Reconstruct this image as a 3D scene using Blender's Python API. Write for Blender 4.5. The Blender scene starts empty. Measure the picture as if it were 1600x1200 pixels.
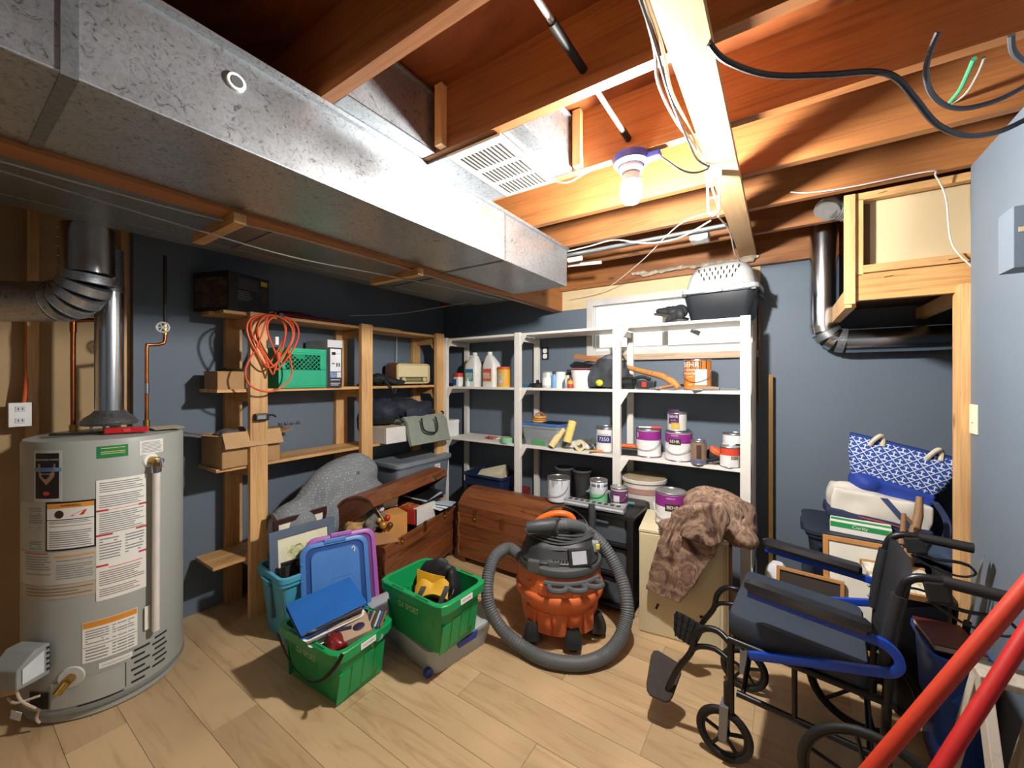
import bpy, bmesh, math, random
from mathutils import Vector, Matrix, Euler, noise
random.seed(7)
C = bpy.context.scene.collection
SC = bpy.context.scene
PI = math.pi

# ------------------------------------------------------------------ camera
cam = bpy.data.cameras.new('camera'); camo = bpy.data.objects.new('camera', cam); C.objects.link(camo)
camo.location = (0, 0, 1.48); camo.rotation_euler = (PI/2, 0, math.radians(34))
cam.sensor_width = 36; cam.lens = 36*625/1600; cam.shift_y = -10/1600; cam.clip_start = .02
SC.camera = camo
# ------------------------------------------------------------------ world (daylight behind the window)
w = bpy.data.worlds.new('world'); SC.world = w; w.use_nodes = True
w.node_tree.nodes['Background'].inputs[0].default_value = (1, .985, .96, 1)
w.node_tree.nodes['Background'].inputs[1].default_value = 2.2
# ------------------------------------------------------------------ exposure
SC.view_settings.view_transform = 'Standard'; SC.view_settings.look = 'None'
SC.view_settings.exposure = 0.2; SC.view_settings.gamma = 1; SC.view_settings.use_curve_mapping = False
BULB = 2000.0     # radiance of the bulb's globe
FILL_BULB = 110.0     # radiance of the added fill bulb, unseen behind the camera

# ------------------------------------------------------------------ helpers
def lin(h):
    h = h.lstrip('#'); o = []
    for i in (0, 2, 4):
        c = int(h[i:i+2], 16)/255
        o.append(c/12.92 if c <= .04045 else ((c+.055)/1.055)**2.4)
    return (*o, 1)

_a = math.radians(34)
FW = Vector((-math.sin(_a), math.cos(_a))); RT = Vector((math.cos(_a), math.sin(_a)))
def at(px, py, X=None, Y=None, Z=None):
    """point of the room that stands at a surveyed image position on a known plane"""
    d = FW + RT*((px-800)/625)
    if Z is not None: t = (1.48-Z)*625/(py-590)
    elif Y is not None: t = Y/d.y
    else: t = X/d.x
    return Vector((d.x*t, d.y*t, 1.48-(py-590)*t/625))

MATS = {}
def nodes(name):
    m = bpy.data.materials.new(name); m.use_nodes = True
    nt = m.node_tree; b = nt.nodes['Principled BSDF']
    return m, nt, b
def tex(nt, kind, scale=5, stretch=(1, 1, 1), detail=4, rough=.55, dist=0, rnd=True):
    tc = nt.nodes.new('ShaderNodeTexCoord'); mp = nt.nodes.new('ShaderNodeMapping')
    mp.inputs['Scale'].default_value = stretch
    if rnd:
        oi = nt.nodes.new('ShaderNodeObjectInfo'); cb = nt.nodes.new('ShaderNodeCombineXYZ')
        mu = nt.nodes.new('ShaderNodeMath'); mu.operation = 'MULTIPLY'; mu.inputs[1].default_value = 37
        nt.links.new(oi.outputs['Random'], mu.inputs[0])
        for i in range(3): nt.links.new(mu.outputs[0], cb.inputs[i])
        nt.links.new(cb.outputs[0], mp.inputs['Location'])
    nt.links.new(tc.outputs['Object'], mp.inputs['Vector'])
    if kind == 'noise':
        n = nt.nodes.new('ShaderNodeTexNoise'); n.inputs['Scale'].default_value = scale
        n.inputs['Detail'].default_value = detail; n.inputs['Roughness'].default_value = rough; n.inputs['Distortion'].default_value = dist
        out = n.outputs['Fac']
    else:
        n = nt.nodes.new('ShaderNodeTexVoronoi'); n.inputs['Scale'].default_value = scale
        out = n.outputs['Color']
    nt.links.new(mp.outputs[0], n.inputs['Vector'])
    return out
def ramp(nt, fac, stops):
    r = nt.nodes.new('ShaderNodeValToRGB'); cr = r.color_ramp
    while len(cr.elements) < len(stops): cr.elements.new(.5)
    for e, (p, c) in zip(cr.elements, stops): e.position = p; e.color = lin(c) if isinstance(c, str) else c
    nt.links.new(fac, r.inputs[0]); return r.outputs[0]
def bumpit(nt, b, fac, s, d=.01):
    bp = nt.nodes.new('ShaderNodeBump'); bp.inputs['Strength'].default_value = s; bp.inputs['Distance'].default_value = d
    nt.links.new(fac, bp.inputs['Height']); nt.links.new(bp.outputs[0], b.inputs['Normal'])
def mul(col, k): return (col[0]*k, col[1]*k, col[2]*k, 1)
def mat(c, rough=.5, metal=0, var=.08, scale=9, bump=0, spec=.5, key=None):
    k = key or f'{c}_{rough}_{metal}_{var}_{scale}_{bump}_{spec}'
    if k in MATS: return MATS[k]
    m, nt, b = nodes(k); col = lin(c)
    b.inputs['Roughness'].default_value = rough; b.inputs['Metallic'].default_value = metal
    b.inputs['Specular IOR Level'].default_value = spec
    f = tex(nt, 'noise', scale)
    nt.links.new(ramp(nt, f, [(.3, mul(col, 1-var)), (.7, mul(col, 1+var))]), b.inputs['Base Color'])
    if bump: bumpit(nt, b, tex(nt, 'noise', scale*8), bump, .004)
    MATS[k] = m; return m
def wood(key, dark, light, stretch, scale=6, rough=.55, knots=True, bump=.15):
    if key in MATS: return MATS[key]
    m, nt, b = nodes(key); b.inputs['Roughness'].default_value = rough
    f = tex(nt, 'noise', scale, stretch, 8, .6, 1.2)
    col = ramp(nt, f, [(.28, dark), (.5, light), (.72, dark if knots else light)])
    f2 = tex(nt, 'noise', 1.7, (1, 1, 1), 2)
    mx = nt.nodes.new('ShaderNodeMix'); mx.data_type = 'RGBA'; mx.blend_type = 'MULTIPLY'; mx.inputs[0].default_value = 1
    nt.links.new(col, mx.inputs[6]); nt.links.new(ramp(nt, f2, [(.3, (.72, .7, .68, 1)), (.7, (1.08, 1.08, 1.08, 1))]), mx.inputs[7])
    out = mx.outputs[2]
    if knots:
        v = nt.nodes.new('ShaderNodeTexVoronoi'); v.inputs['Scale'].default_value = 3.2
        tc = nt.nodes.new('ShaderNodeTexCoord'); mp = nt.nodes.new('ShaderNodeMapping')
        mp.inputs['Scale'].default_value = [max(.55, min(1.4, s**.35)) for s in stretch]
        nt.links.new(tc.outputs['Object'], mp.inputs[0]); nt.links.new(mp.outputs[0], v.inputs['Vector'])
        k = ramp(nt, v.outputs['Distance'], [(.0, (.28, .17, .1, 1)), (.055, (.6, .45, .35, 1)), (.09, (1, 1, 1, 1))])
        m2 = nt.nodes.new('ShaderNodeMix'); m2.data_type = 'RGBA'; m2.blend_type = 'MULTIPLY'; m2.inputs[0].default_value = 1
        nt.links.new(out, m2.inputs[6]); nt.links.new(k, m2.inputs[7]); out = m2.outputs[2]
    nt.links.new(out, b.inputs['Base Color'])
    if bump: bumpit(nt, b, f, bump, .002)
    MATS[key] = m; return m
def galv(key, c='#b9bec2', rough=.36, metal=.85, scale=26):
    if key in MATS: return MATS[key]
    m, nt, b = nodes(key); col = lin(c)
    b.inputs['Metallic'].default_value = metal
    f = tex(nt, 'noise', scale*1.4, (1, 1, 1), 5, .7, 2.5)
    f2 = tex(nt, 'noise', 3)
    nt.links.new(ramp(nt, f, [(.34, mul(col, .3)), (.42, mul(col, .8)), (.6, col)]), b.inputs['Base Color'])
    nt.links.new(ramp(nt, f2, [(.3, (rough-.08,)*3+(1,)), (.7, (rough+.12,)*3+(1,))]), b.inputs['Roughness'])
    MATS[key] = m; return m
def emit(key, c, s):
    if key in MATS: return MATS[key]
    m, nt, b = nodes(key); b.inputs['Base Color'].default_value = (1, 1, 1, 1)
    b.inputs['Emission Color'].default_value = c; b.inputs['Emission Strength'].default_value = s
    MATS[key] = m; return m
def clear(key, c='#e8eef0', mixv=.45, rough=.25):
    """milky see-through plastic / pane"""
    if key in MATS: return MATS[key]
    m, nt, b = nodes(key); b.inputs['Base Color'].default_value = lin(c); b.inputs['Roughness'].default_value = rough
    t = nt.nodes.new('ShaderNodeBsdfTransparent'); mx = nt.nodes.new('ShaderNodeMixShader'); mx.inputs[0].default_value = mixv
    t.inputs[0].default_value = lin('#f4f6f6')
    o = nt.nodes['Material Output']
    nt.links.new(t.outputs[0], mx.inputs[1]); nt.links.new(b.outputs[0], mx.inputs[2]); nt.links.new(mx.outputs[0], o.inputs[0])
    MATS[key] = m; return m
def blotch(key, stops, scale=8, rough=.8, bump=.2, detail=5, dist=1.0, stretch=(1, 1, 1)):
    if key in MATS: return MATS[key]
    m, nt, b = nodes(key); b.inputs['Roughness'].default_value = rough
    f = tex(nt, 'noise', scale, stretch, detail, .6, dist)
    nt.links.new(ramp(nt, f, stops), b.inputs['Base Color'])
    if bump: bumpit(nt, b, tex(nt, 'noise', scale*3, (1, 1, 1), 5), bump, .006)
    MATS[key] = m; return m

def rrect(w, d, r, n=3):
    r = min(r, w/2-1e-4, d/2-1e-4); o = []
    for cx, cy, a0 in ((w/2-r, d/2-r, 0), (-w/2+r, d/2-r, PI/2), (-w/2+r, -d/2+r, PI), (w/2-r, -d/2+r, 1.5*PI)):
        for i in range(n+1):
            a = a0+PI/2*i/n; o.append((cx+r*math.cos(a), cy+r*math.sin(a)))
    return o
def lp(w, d, r, z, n=3, cx=0, cy=0): return [(x+cx, y+cy, z) for x, y in rrect(w, d, r, n)]
def circ(r, z, n=20, cx=0, cy=0): return [(cx+r*math.cos(2*PI*i/n), cy+r*math.sin(2*PI*i/n), z) for i in range(n)]

class MB:
    def __init__(s): s.v = []; s.f = []; s.mi = []; s.cur = 0
    def add(s, vs, fs):
        o = len(s.v); s.v += [Vector(p) for p in vs]; s.f += [[i+o for i in f] for f in fs]; s.mi += [s.cur]*len(fs); return s
    def box(s, x0, x1, y0, y1, z0, z1):
        return s.add([(x, y, z) for x in (x0, x1) for y in (y0, y1) for z in (z0, z1)],
            [(0, 1, 3, 2), (4, 6, 7, 5), (0, 4, 5, 1), (2, 3, 7, 6), (0, 2, 6, 4), (1, 5, 7, 3)])
    def obox(s, c, sz, rot=(0, 0, 0)):
        R = Euler(rot).to_matrix(); c = Vector(c); a = len(s.v)
        s.box(-sz[0]/2, sz[0]/2, -sz[1]/2, sz[1]/2, -sz[2]/2, sz[2]/2)
        for i in range(a, len(s.v)): s.v[i] = R @ s.v[i] + c
        return s
    def xf(s, mtx, a=0):
        for i in range(a, len(s.v)): s.v[i] = mtx @ s.v[i]
        return s
    def loft(s, loops, cap0=True, cap1=True):
        n = len(loops[0]); vs = [p for l in loops for p in l]; fs = []
        for k in range(len(loops)-1):
            for i in range(n):
                j = (i+1) % n; fs.append((k*n+i, k*n+j, (k+1)*n+j, (k+1)*n+i))
        if cap0: fs.append(tuple(range(n-1, -1, -1)))
        if cap1: fs.append(tuple((len(loops)-1)*n+i for i in range(n)))
        return s.add(vs, fs)
    def lathe(s, prof, n=24, c=(0, 0, 0), cap0=True, cap1=True):
        return s.loft([circ(max(r, 1e-4), z+c[2], n, c[0], c[1]) for r, z in prof], cap0, cap1)
    def tube(s, pts, r, n=10, caps=True, smooth=0):
        pts = [Vector(p) for p in pts]
        if smooth: pts = catmull(pts, smooth)
        rs = r if isinstance(r, (list, tuple)) else [r]*len(pts)
        if len(rs) != len(pts):
            q = []
            for i in range(len(pts)):
                u = i*(len(rs)-1)/(len(pts)-1); k = min(int(u), len(rs)-2); q.append(rs[k]+(rs[k+1]-rs[k])*(u-k))
            rs = q
        loops = []; up = None
        for i, p in enumerate(pts):
            d = (pts[min(i+1, len(pts)-1)]-pts[max(i-1, 0)]).normalized()
            if up is None:
                up = Vector((0, 0, 1)) if abs(d.z) < .9 else Vector((1, 0, 0))
            x = d.cross(up)
            if x.length < 1e-6: x = d.cross(Vector((0, 1, 0)))
            x.normalize(); up = x.cross(d).normalized()
            loops.append([p+(x*math.cos(2*PI*k/n)+up*math.sin(2*PI*k/n))*rs[i] for k in range(n)])
        return s.loft(loops, caps, caps)
    def cyl(s, a, b, r, n=14, r2=None): return s.tube([a, b], [r, r if r2 is None else r2], n)
    def prism(s, poly, d0, d1, frame=None):
        """polygon in (u,v), extruded along w; frame maps (u,v,w) to xyz"""
        fr = frame or (lambda u, v, w: (u, v, w)); n = len(poly)
        return s.loft([[fr(u, v, d0) for u, v in poly], [fr(u, v, d1) for u, v in poly]])
    def ball(s, c, r, n=12, m=8, rot=None):
        r = r if isinstance(r, (list, tuple)) else (r, r, r); R = Euler(rot).to_matrix() if rot else Matrix.Identity(3); c = Vector(c)
        L = []
        for j in range(m+1):
            t = -PI/2+PI*j/m; cr = max(math.cos(t), 1e-3)
            L.append([R @ Vector((r[0]*cr*math.cos(2*PI*i/n), r[1]*cr*math.sin(2*PI*i/n), r[2]*math.sin(t)))+c for i in range(n)])
        return s.loft(L)
    def grid(s, fn, nu, nv):
        vs = [fn(i/nu, j/nv) for j in range(nv+1) for i in range(nu+1)]
        return s.add(vs, [(j*(nu+1)+i, j*(nu+1)+i+1, (j+1)*(nu+1)+i+1, (j+1)*(nu+1)+i) for j in range(nv) for i in range(nu)])
    def sheet(s, fn, nu, nv, th):
        """grid with thickness th along +z of fn normal (approx by finite difference)"""
        vs = []; 
        for j in range(nv+1):
            for i in range(nu+1):
                p = Vector(fn(i/nu, j/nv)); e = 1e-3
                a = Vector(fn(i/nu+e, j/nv))-p; b = Vector(fn(i/nu, j/nv+e))-p
                nn = a.cross(b); nn = nn.normalized() if nn.length > 1e-12 else Vector((0, 0, 1))
                vs.append((p, p-nn*th))
        W = nu+1; N = W*(nv+1); fs = []
        for j in range(nv):
            for i in range(nu):
                q = (j*W+i, j*W+i+1, (j+1)*W+i+1, (j+1)*W+i); fs.append(q); fs.append(tuple(N+k for k in q[::-1]))
        rim = [i for i in range(nu)]+[j*W+nu for j in range(nv)]+[nv*W+i for i in range(nu, 0, -1)]+[j*W for j in range(nv, 0, -1)]
        for a, b in zip(rim, rim[1:]+rim[:1]): fs.append((b, a, N+a, N+b))
        return s.add([v[0] for v in vs]+[v[1] for v in vs], fs)
    def mesh(s, name, bevel=0, seg=2, soft=None):
        me = bpy.data.meshes.new(name); me.from_pydata([tuple(v) for v in s.v], [], s.f); me.update()
        bm = bmesh.new(); bm.from_mesh(me)
        for f, k in zip(bm.faces, s.mi): f.material_index = k
        bmesh.ops.recalc_face_normals(bm, faces=bm.faces)
        if bevel:
            es = [e for e in bm.edges if len(e.link_faces) == 2 and e.calc_face_angle(0) > .5]
            bmesh.ops.bevel(bm, geom=es, offset=bevel, segments=seg, affect='EDGES', profile=.6, clamp_overlap=True)
        bm.to_mesh(me); bm.free(); return me
    def build(s, name, mats, parent=None, sm=True, bevel=0, seg=2, world=False, label=None, ang=40):
        if world and parent is not None:
            inv = parent.matrix_basis.inverted(); s.v = [inv @ v for v in s.v]
        me = s.mesh(name, bevel, seg)
        for m in (mats if isinstance(mats, (list, tuple)) else [mats]): me.materials.append(m)
        if sm:
            me.polygons.foreach_set('use_smooth', [True]*len(me.polygons)); me.set_sharp_from_angle(angle=math.radians(ang))
        o = bpy.data.objects.new(name, me); C.objects.link(o)
        if parent is not None: o.parent = parent
        if label: o['label'] = label
        return o

def catmull(p, k):
    o = []; n = len(p)
    for i in range(n-1):
        a, b, c, d = p[max(i-1, 0)], p[i], p[i+1], p[min(i+2, n-1)]
        for j in range(k):
            t = j/k; o.append(.5*((2*b)+(c-a)*t+(2*a-5*b+4*c-d)*t*t+(3*b-a-3*c+d)*t**3))
    o.append(p[-1]); return o
def soften(src, name, m, parent=None, voxel=.012, disp=.006, freq=14, it=6, wr=0, world=False, label=None):
    """one continuous soft surface grown over overlapping forms"""
    me = src.mesh('tmp'); ob = bpy.data.objects.new('tmp', me); C.objects.link(ob)
    md = ob.modifiers.new('r', 'REMESH'); md.mode = 'VOXEL'; md.voxel_size = voxel
    sm = ob.modifiers.new('s', 'SMOOTH'); sm.iterations = it; sm.factor = .5
    dg = bpy.context.evaluated_depsgraph_get(); me2 = bpy.data.meshes.new_from_object(ob.evaluated_get(dg))
    bpy.data.objects.remove(ob); me2.name = name
    co = [v.co.copy() for v in me2.vertices]; no = [v.normal.copy() for v in me2.vertices]
    for v, c, nn in zip(me2.vertices, co, no):
        d = noise.noise(c*freq)*disp
        if wr: d += -abs(noise.noise(Vector((c.x*freq*.6, c.y*freq*.6, c.z*freq*1.6))+Vector((5, 3, 1))))*wr
        v.co = c+nn*d
    if world and parent is not None: me2.transform(parent.matrix_basis.inverted())
    me2.materials.clear()
    for q in (m if isinstance(m, (list, tuple)) else [m]): me2.materials.append(q)
    me2.polygons.foreach_set('use_smooth', [True]*len(me2.polygons))
    o = bpy.data.objects.new(name, me2); C.objects.link(o)
    if parent is not None: o.parent = parent
    if label: o['label'] = label
    return o
def tag(o, label, cat, group=None):
    o['label'] = label; o['category'] = cat
    if group: o['group'] = group
    return o
def T(name, label, cat, loc=(0, 0, 0), rz=0, group=None, rot=None):
    o = bpy.data.objects.new(name, None); C.objects.link(o); o.empty_display_size = .05
    o.location = loc; o.rotation_euler = rot if rot else (0, 0, rz)
    o.matrix_basis = Matrix.LocRotScale(Vector(loc), Euler(o.rotation_euler), None)
    return tag(o, label, cat, group)
def struct(o): o['kind'] = 'structure'; return o

_tc = {}
def text_geo(body, size):
    k = (body, size)
    if k not in _tc:
        cu = bpy.data.curves.new('t', 'FONT'); cu.body = body; cu.size = size; cu.align_x = 'CENTER'; cu.align_y = 'CENTER'; cu.resolution_u = 2
        ob = bpy.data.objects.new('t', cu); C.objects.link(ob)
        dg = bpy.context.evaluated_depsgraph_get(); me = bpy.data.meshes.new_from_object(ob.evaluated_get(dg))
        _tc[k] = ([(v.co.x, v.co.y) for v in me.vertices], [tuple(p.vertices) for p in me.polygons])
        bpy.data.objects.remove(ob); bpy.data.meshes.remove(me)
    return _tc[k]
def put_text(mb, body, size, fn, u=0, v=0, bold=1.0, wx=1.0):
    vs, fs = text_geo(body, size); mb.add([fn(u+x*wx, v+y) for x, y in vs], fs)
def bars(mb, fn, u0, u1, v0, v1, rows, fill=.45, rag=.3, du=.03):
    """lines of unreadable small print as thin strips"""
    h = (v1-v0)/rows
    for k in range(rows):
        if random.random() < .08: continue
        e = u1-(u1-u0)*rag*random.random()*random.random(); y = v1-(k+.5)*h
        n = max(1, int((e-u0)/du))
        for i in range(n):
            a = u0+(e-u0)*i/n; b = u0+(e-u0)*(i+1)/n
            mb.add([fn(a, y-h*fill/2), fn(b, y-h*fill/2), fn(b, y+h*fill/2), fn(a, y+h*fill/2)], [(0, 1, 2, 3)])
def patch(mb, fn, u0, u1, v0, v1, nu=1, nv=1):
    mb.grid(lambda a, b: fn(u0+(u1-u0)*a, v0+(v1-v0)*b), nu, nv)
def cylmap(r, c=(0, 0)):
    """u = arc length (m) from the -y side towards +x, v = height"""
    return lambda u, v: (c[0]+r*math.sin(u/r), c[1]-r*math.cos(u/r), v)
def copy_tree(o, parent=None):
    c = o.copy(); C.objects.link(c)
    if parent: c.parent = parent
    for ch in list(o.children): copy_tree(ch, c)
    return c

# ------------------------------------------------------------------ materials
PAINT = mat('#687582', .6, 0, .03, 3, .05, .35, key='wall paint')
PINE_X = wood('pine along x', '#c08950', '#e2b477', (.25, 5, 5)); PINE_Y = wood('pine along y', '#c08950', '#e2b477', (5, .25, 5)); PINE_Z = wood('pine along z', '#c48d54', '#e6b97e', (5, 5, .25))
FIR_X = wood('fir joist', '#85512a', '#a86e3c', (.22, 5, 6)); FIR_Y = wood('fir beam', '#8a5226', '#b0743c', (6, .22, 6))
PLY = wood('subfloor', '#6b3413', '#8e4c20', (.6, 1.4, 1), 4)
WHITEP = mat('#e6e3da', .5, 0, .05, 7, .05, .4, key='white shelf paint')
GALV = galv('galvanized'); GALV_D = galv('galvanized dull', '#8e9294', .42, .8, 30)
STEEL = mat('#c9ccce', .22, 1, .05, 5, 0, .5, key='bright steel'); BRASS = mat('#b8974f', .35, 1, .15, 20, 0, .5, key='brass'); COPPER = mat('#a8643c', .38, 1, .2, 12, 0, .5, key='copper')
BLACK = mat('#161718', .45, 0, .1, 10, .03); BLACKM = mat('#1a1b1d', .7, 0, .1, 20, .1)
WHITE = mat('#eeeeea', .5, 0, .03, 8); PAPER = mat('#eceae2', .8, 0, .03, 8); INK = mat('#85898c', .8, 0, .05, 30); INKK = mat('#15171a', .7, 0, .05, 30)
KRAFT = mat('#b08a5e', .85, 0, .06, 10, .04); DRYWALL = mat('#d8c39a', .8, 0, .05, 5, .05, key='cream board')
ORANGE = mat('#e0713a', .45, 0, .05, 9, .02); RED = mat('#c8281e', .4); GREENP = mat('#179a56', .38, 0, .05, 6, .02)
CORDW = mat('#e4e0d4', .5)

# ------------------------------------------------------------------ structure: floor
def flatbox(name, b, m, parent=None, bevel=0):
    return MB().box(*b).build(name, m, parent, sm=False, bevel=bevel)
FLOORM = wood('floor oak', '#b6966d', '#d0b389', (.35, 3.2, 3), 5, .42, False, .06)
floor = struct(flatbox('floor', (-3.4, 1.9, -2.4, 3.4, -.06, -.004), FLOORM))
pm = None
for j in range(18):
    y0 = 3.2-.18*(j+1); off = (j*.43) % 1.22
    for i in range(6):
        x0 = -3.9+off+1.22*i
        if x0 > .9 or x0+1.22 < -3.15: continue
        a, b = max(x0, -3.2), min(x0+1.22, 1.0)
        o = MB().box(0, b-a-.0018, 0, .1782, -.004, 0).build('plank', FLOORM, floor, sm=False) if (b-a) < 1.219 or pm is None else bpy.data.objects.new('plank', pm)
        if o.name not in C.objects: C.objects.link(o); o.parent = floor
        elif b-a > 1.219: pm = o.data
        o.location = (a, y0, 0)
# ------------------------------------------------------------------ walls
WX0, WX1, WZ0, WZ1 = -1.36, -.16, 1.665, 2.12
mb = MB()
mb.box(-3.2, WX0, 3.2, 3.32, 0, 2.6); mb.box(WX1, 1.8, 3.2, 3.32, 0, 2.6); mb.box(WX0, WX1, 3.2, 3.32, 0, WZ0); mb.box(WX0, WX1, 3.2, 3.32, WZ1, 2.6)
wall_back = struct(mb.build('wall_back', PAINT, sm=False))
flatbox('board', (-1.62, -.12, 3.186, 3.2, 2.125, 2.25), DRYWALL, wall_back)
flatbox('board', (-1.62, WX0-.02, 3.186, 3.2, 2.07, 2.125), DRYWALL, wall_back)
flatbox('board', (WX1+.03, -.12, 3.17, 3.2, 1.3, 2.125), mat('#8a6a4c', .8), wall_back)
wall_left = struct(flatbox('wall_left', (-3.17, -3.05, .68, 3.2, 0, 2.6), PAINT))
flatbox('backing_board', (-3.24, -3.19, -2.4, .68, 0, 2.6), mat('#b59a72', .85, 0, .08, 4), wall_left)
for y in (-1.5, -.9, -.3, .30, .64):
    flatbox('stud', (-3.19, -3.10, y, y+.038, 0, 2.6), PINE_Z, wall_left)
wall_right = struct(flatbox('wall_right', (.63, .75, -2.4, 2.365, 0, 2.33), PAINT))
flatbox('stud', (.600, .636, 2.366, 2.45, 0, 1.86), PINE_Z, wall_right)
wall_alcove = struct(MB().box(1.7, 1.82, 2.3, 3.2, 0, 2.6).box(.75, 1.7, 2.25, 2.36, 0, 2.6).build('wall_alcove', PAINT, sm=False))
wall_front = struct(flatbox('wall_front', (-3.4, .9, -2.5, -2.4, 0, 2.6), PAINT))
# ------------------------------------------------------------------ ceiling: subfloor, joists, beam
ceiling = struct(flatbox('ceiling', (-3.4, 1.9, -2.5, 3.4, 2.565, 2.6), PLY))
for k in range(-7, 6):
    y = .70+.415*k
    flatbox('joist', (-3.15, 1.65, y-.019, y+.019, 2.33, 2.565), FIR_X, ceiling)
flatbox('rim_joist', (-3.15, 1.65, 3.14, 3.178, 2.235, 2.565), FIR_X, ceiling)
flatbox('beam', (-1.70, -1.612, -2.4, 3.19, 2.065, 2.33), FIR_Y, ceiling)
flatbox('nailed_board', (-.237, -.141, -1.2, 3.13, 2.296, 2.329), wood('pale pine', '#c79b67', '#e0bb88', (5, .25, 5)), ceiling)
for y, x1 in ((.64, -1.985), (1.50, -2.0)):
    flatbox('support_block', (x1, -1.60, y-.02, y+.02, 2.028, 2.064), PINE_X, ceiling)
for y0, y1, xs in ((.72, 1.095, -1.075), (1.135, 1.51, -.715)):
    flatbox('blocking', (xs+.012, xs+.045, y1-.03, y1, 2.335, 2.56), PINE_Z, ceiling)
# ------------------------------------------------------------------ window
win = T('window_1', 'white sliding basement window behind the white shelves', 'window', ((WX0+WX1)/2, 3.2, WZ0)); struct(win)
W2 = (WX1-WX0)/2; HH = WZ1-WZ0
def frame(mb, x0, x1, z0, z1, y0, y1, t):
    mb.box(x0, x0+t, y0, y1, z0, z1); mb.box(x1-t, x1, y0, y1, z0, z1); mb.box(x0+t, x1-t, y0, y1, z0, z0+t); mb.box(x0+t, x1-t, y0, y1, z1-t, z1)
mb = MB(); frame(mb, -W2-.02, W2+.02, -.02, HH+.02, -.02, .0, .055); mb.build('window_trim', mat('#c9c7c2', .5), win, sm=False, bevel=.003)
mb = MB(); frame(mb, -W2, W2, 0, HH, .03, .11, .035); fr = mb.build('window_frame', mat('#d2d2cf', .5), win, sm=False, bevel=.003)
mb = MB(); frame(mb, -W2+.04, .03, .04, HH-.04, .045, .065, .03); mb.build('sash', WHITE, win, sm=False, bevel=.002)
mb = MB(); frame(mb, -.02, W2-.04, .04, HH-.04, .07, .09, .03); mb.build('sash', WHITE, win, sm=False, bevel=.002)
GLASS = clear('window glass', '#ffffff', .08, .02)
flatbox('pane', (-W2+.07, 0, .054, .057, .07, HH-.07), GLASS, win); flatbox('pane', (.01, W2-.07, .079, .082, .07, HH-.07), GLASS, win)
flatbox('window_sill', (-W2-.03, W2+.03, -.035, .10, -.045, -.0), wood('sill', '#a88c70', '#c7ad92', (.3, 4, 4)), win)
MB().obox((.22, .072, .16), (.07, .002, .035), (0, .5, 0)).build('sticker', mat('#a9adb2', .7), win, sm=False)

# ------------------------------------------------------------------ ducts
d = T('air_duct', 'large galvanized rectangular duct hanging under the joists', 'duct', (-1.39, 0, 2.08))
def ductseg(y0, y1): return MB().box(-.218, .215, y0, y1, 0, .248)
ductseg(-2.4, .165).build('duct_section', GALV, d, sm=False, bevel=.004); ductseg(.17, 1.675).build('duct_section', GALV, d, sm=False, bevel=.004); ductseg(1.68, 2.39).build('duct_section', GALV, d, sm=False, bevel=.004)
MB().box(-.219, .219, .155, .18, -.004, .251).build('seam', GALV_D, d, sm=False); MB().box(-.219, .2165, 1.670, 1.685, -.003, .25).build('seam', GALV_D, d, sm=False)
MB().box(.215, .232, .2, 2.39, .236, .25).build('flange', GALV, d, sm=False)
mb = MB(); mb.tube([(.213, .46, .165), (.222, .46, .165)], .022, 18); mb.build('test_port', mat('#d7d9da', .4), d)
mb = MB(); mb.tube([(.2225, .46, .165), (.2235, .46, .165)], .014, 18); mb.build('port_plug', mat('#55585a', .5), d)
d2 = T('lower_duct', 'dark dull galvanized duct running between beam and left wall', 'duct', (-2.08, 0, 2.14))
MB().box(-.245, .37, -2.4, .9, 0, .185).build('duct_section', GALV_D, d2, sm=False, bevel=.004); MB().box(-.245, .37, .905, 2.85, 0, .185).build('duct_section', GALV_D, d2, sm=False, bevel=.004)
MB().box(-.38, -.25, -2.4, 2.8, .0, .03).build('bottom_flange', GALV_D, d2, sm=False, bevel=.004)
MB().box(-.25, .375, .89, .915, -.006, .187).build('seam', GALV_D, d2, sm=False)
MB().box(-.25, .375, 1.9, 1.915, -.006, .187).build('seam', GALV_D, d2, sm=False)
# sheet-metal in the joist bays
for a, b, xs, lab in ((.722, 1.092, -1.09, 'galvanized sheet closing the joist bay beside the duct'), (1.137, 1.507, -.72, 'galvanized sheet closing the joist bay beside the vent grille')):
    t = T('bay_panel', lab, 'metal panel', (xs, (a+b)/2, 2.335)); h = (b-a)/2
    MB().box(-.002, .002, -h, h, .002, .226).build('sheet', GALV, t, sm=False)
    MB().box(-.09, .0, -h, h, -.004, .0).build('flange', GALV, t, sm=False)
    MB().box(.0, .012, -h, h, .205, .212).build('fold', GALV, t, sm=False)
g = T('vent_grille', 'white louvred return air grille between two joists', 'vent', (-.93, 1.32, 2.322))
MB().box(-.125, .125, -.2, .2, -.006, .004).build('plate', mat('#e4e2d8', .45), g, sm=False, bevel=.003)
DK = mat('#2b2723', .8)
for (u0, u1, v0, v1) in ((-.085, .095, .085, .175), (-.085, .095, -.03, .06), (-.085, .095, -.16, -.06)):
    n = 11
    for i in range(n):
        x = u0+(u1-u0)*i/(n-1)
        MB().box(x-.0036, x+.0036, v0, v1, -.0075, -.0058).build('slot', DK, g, sm=False)
s = tag(MB().box(-1.175, -1.055, 1.12, 1.515, 2.318, 2.327).build('duct_plate', GALV, sm=False, bevel=.002), 'flat galvanized plate between the big duct and grille', 'metal panel')

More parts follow.
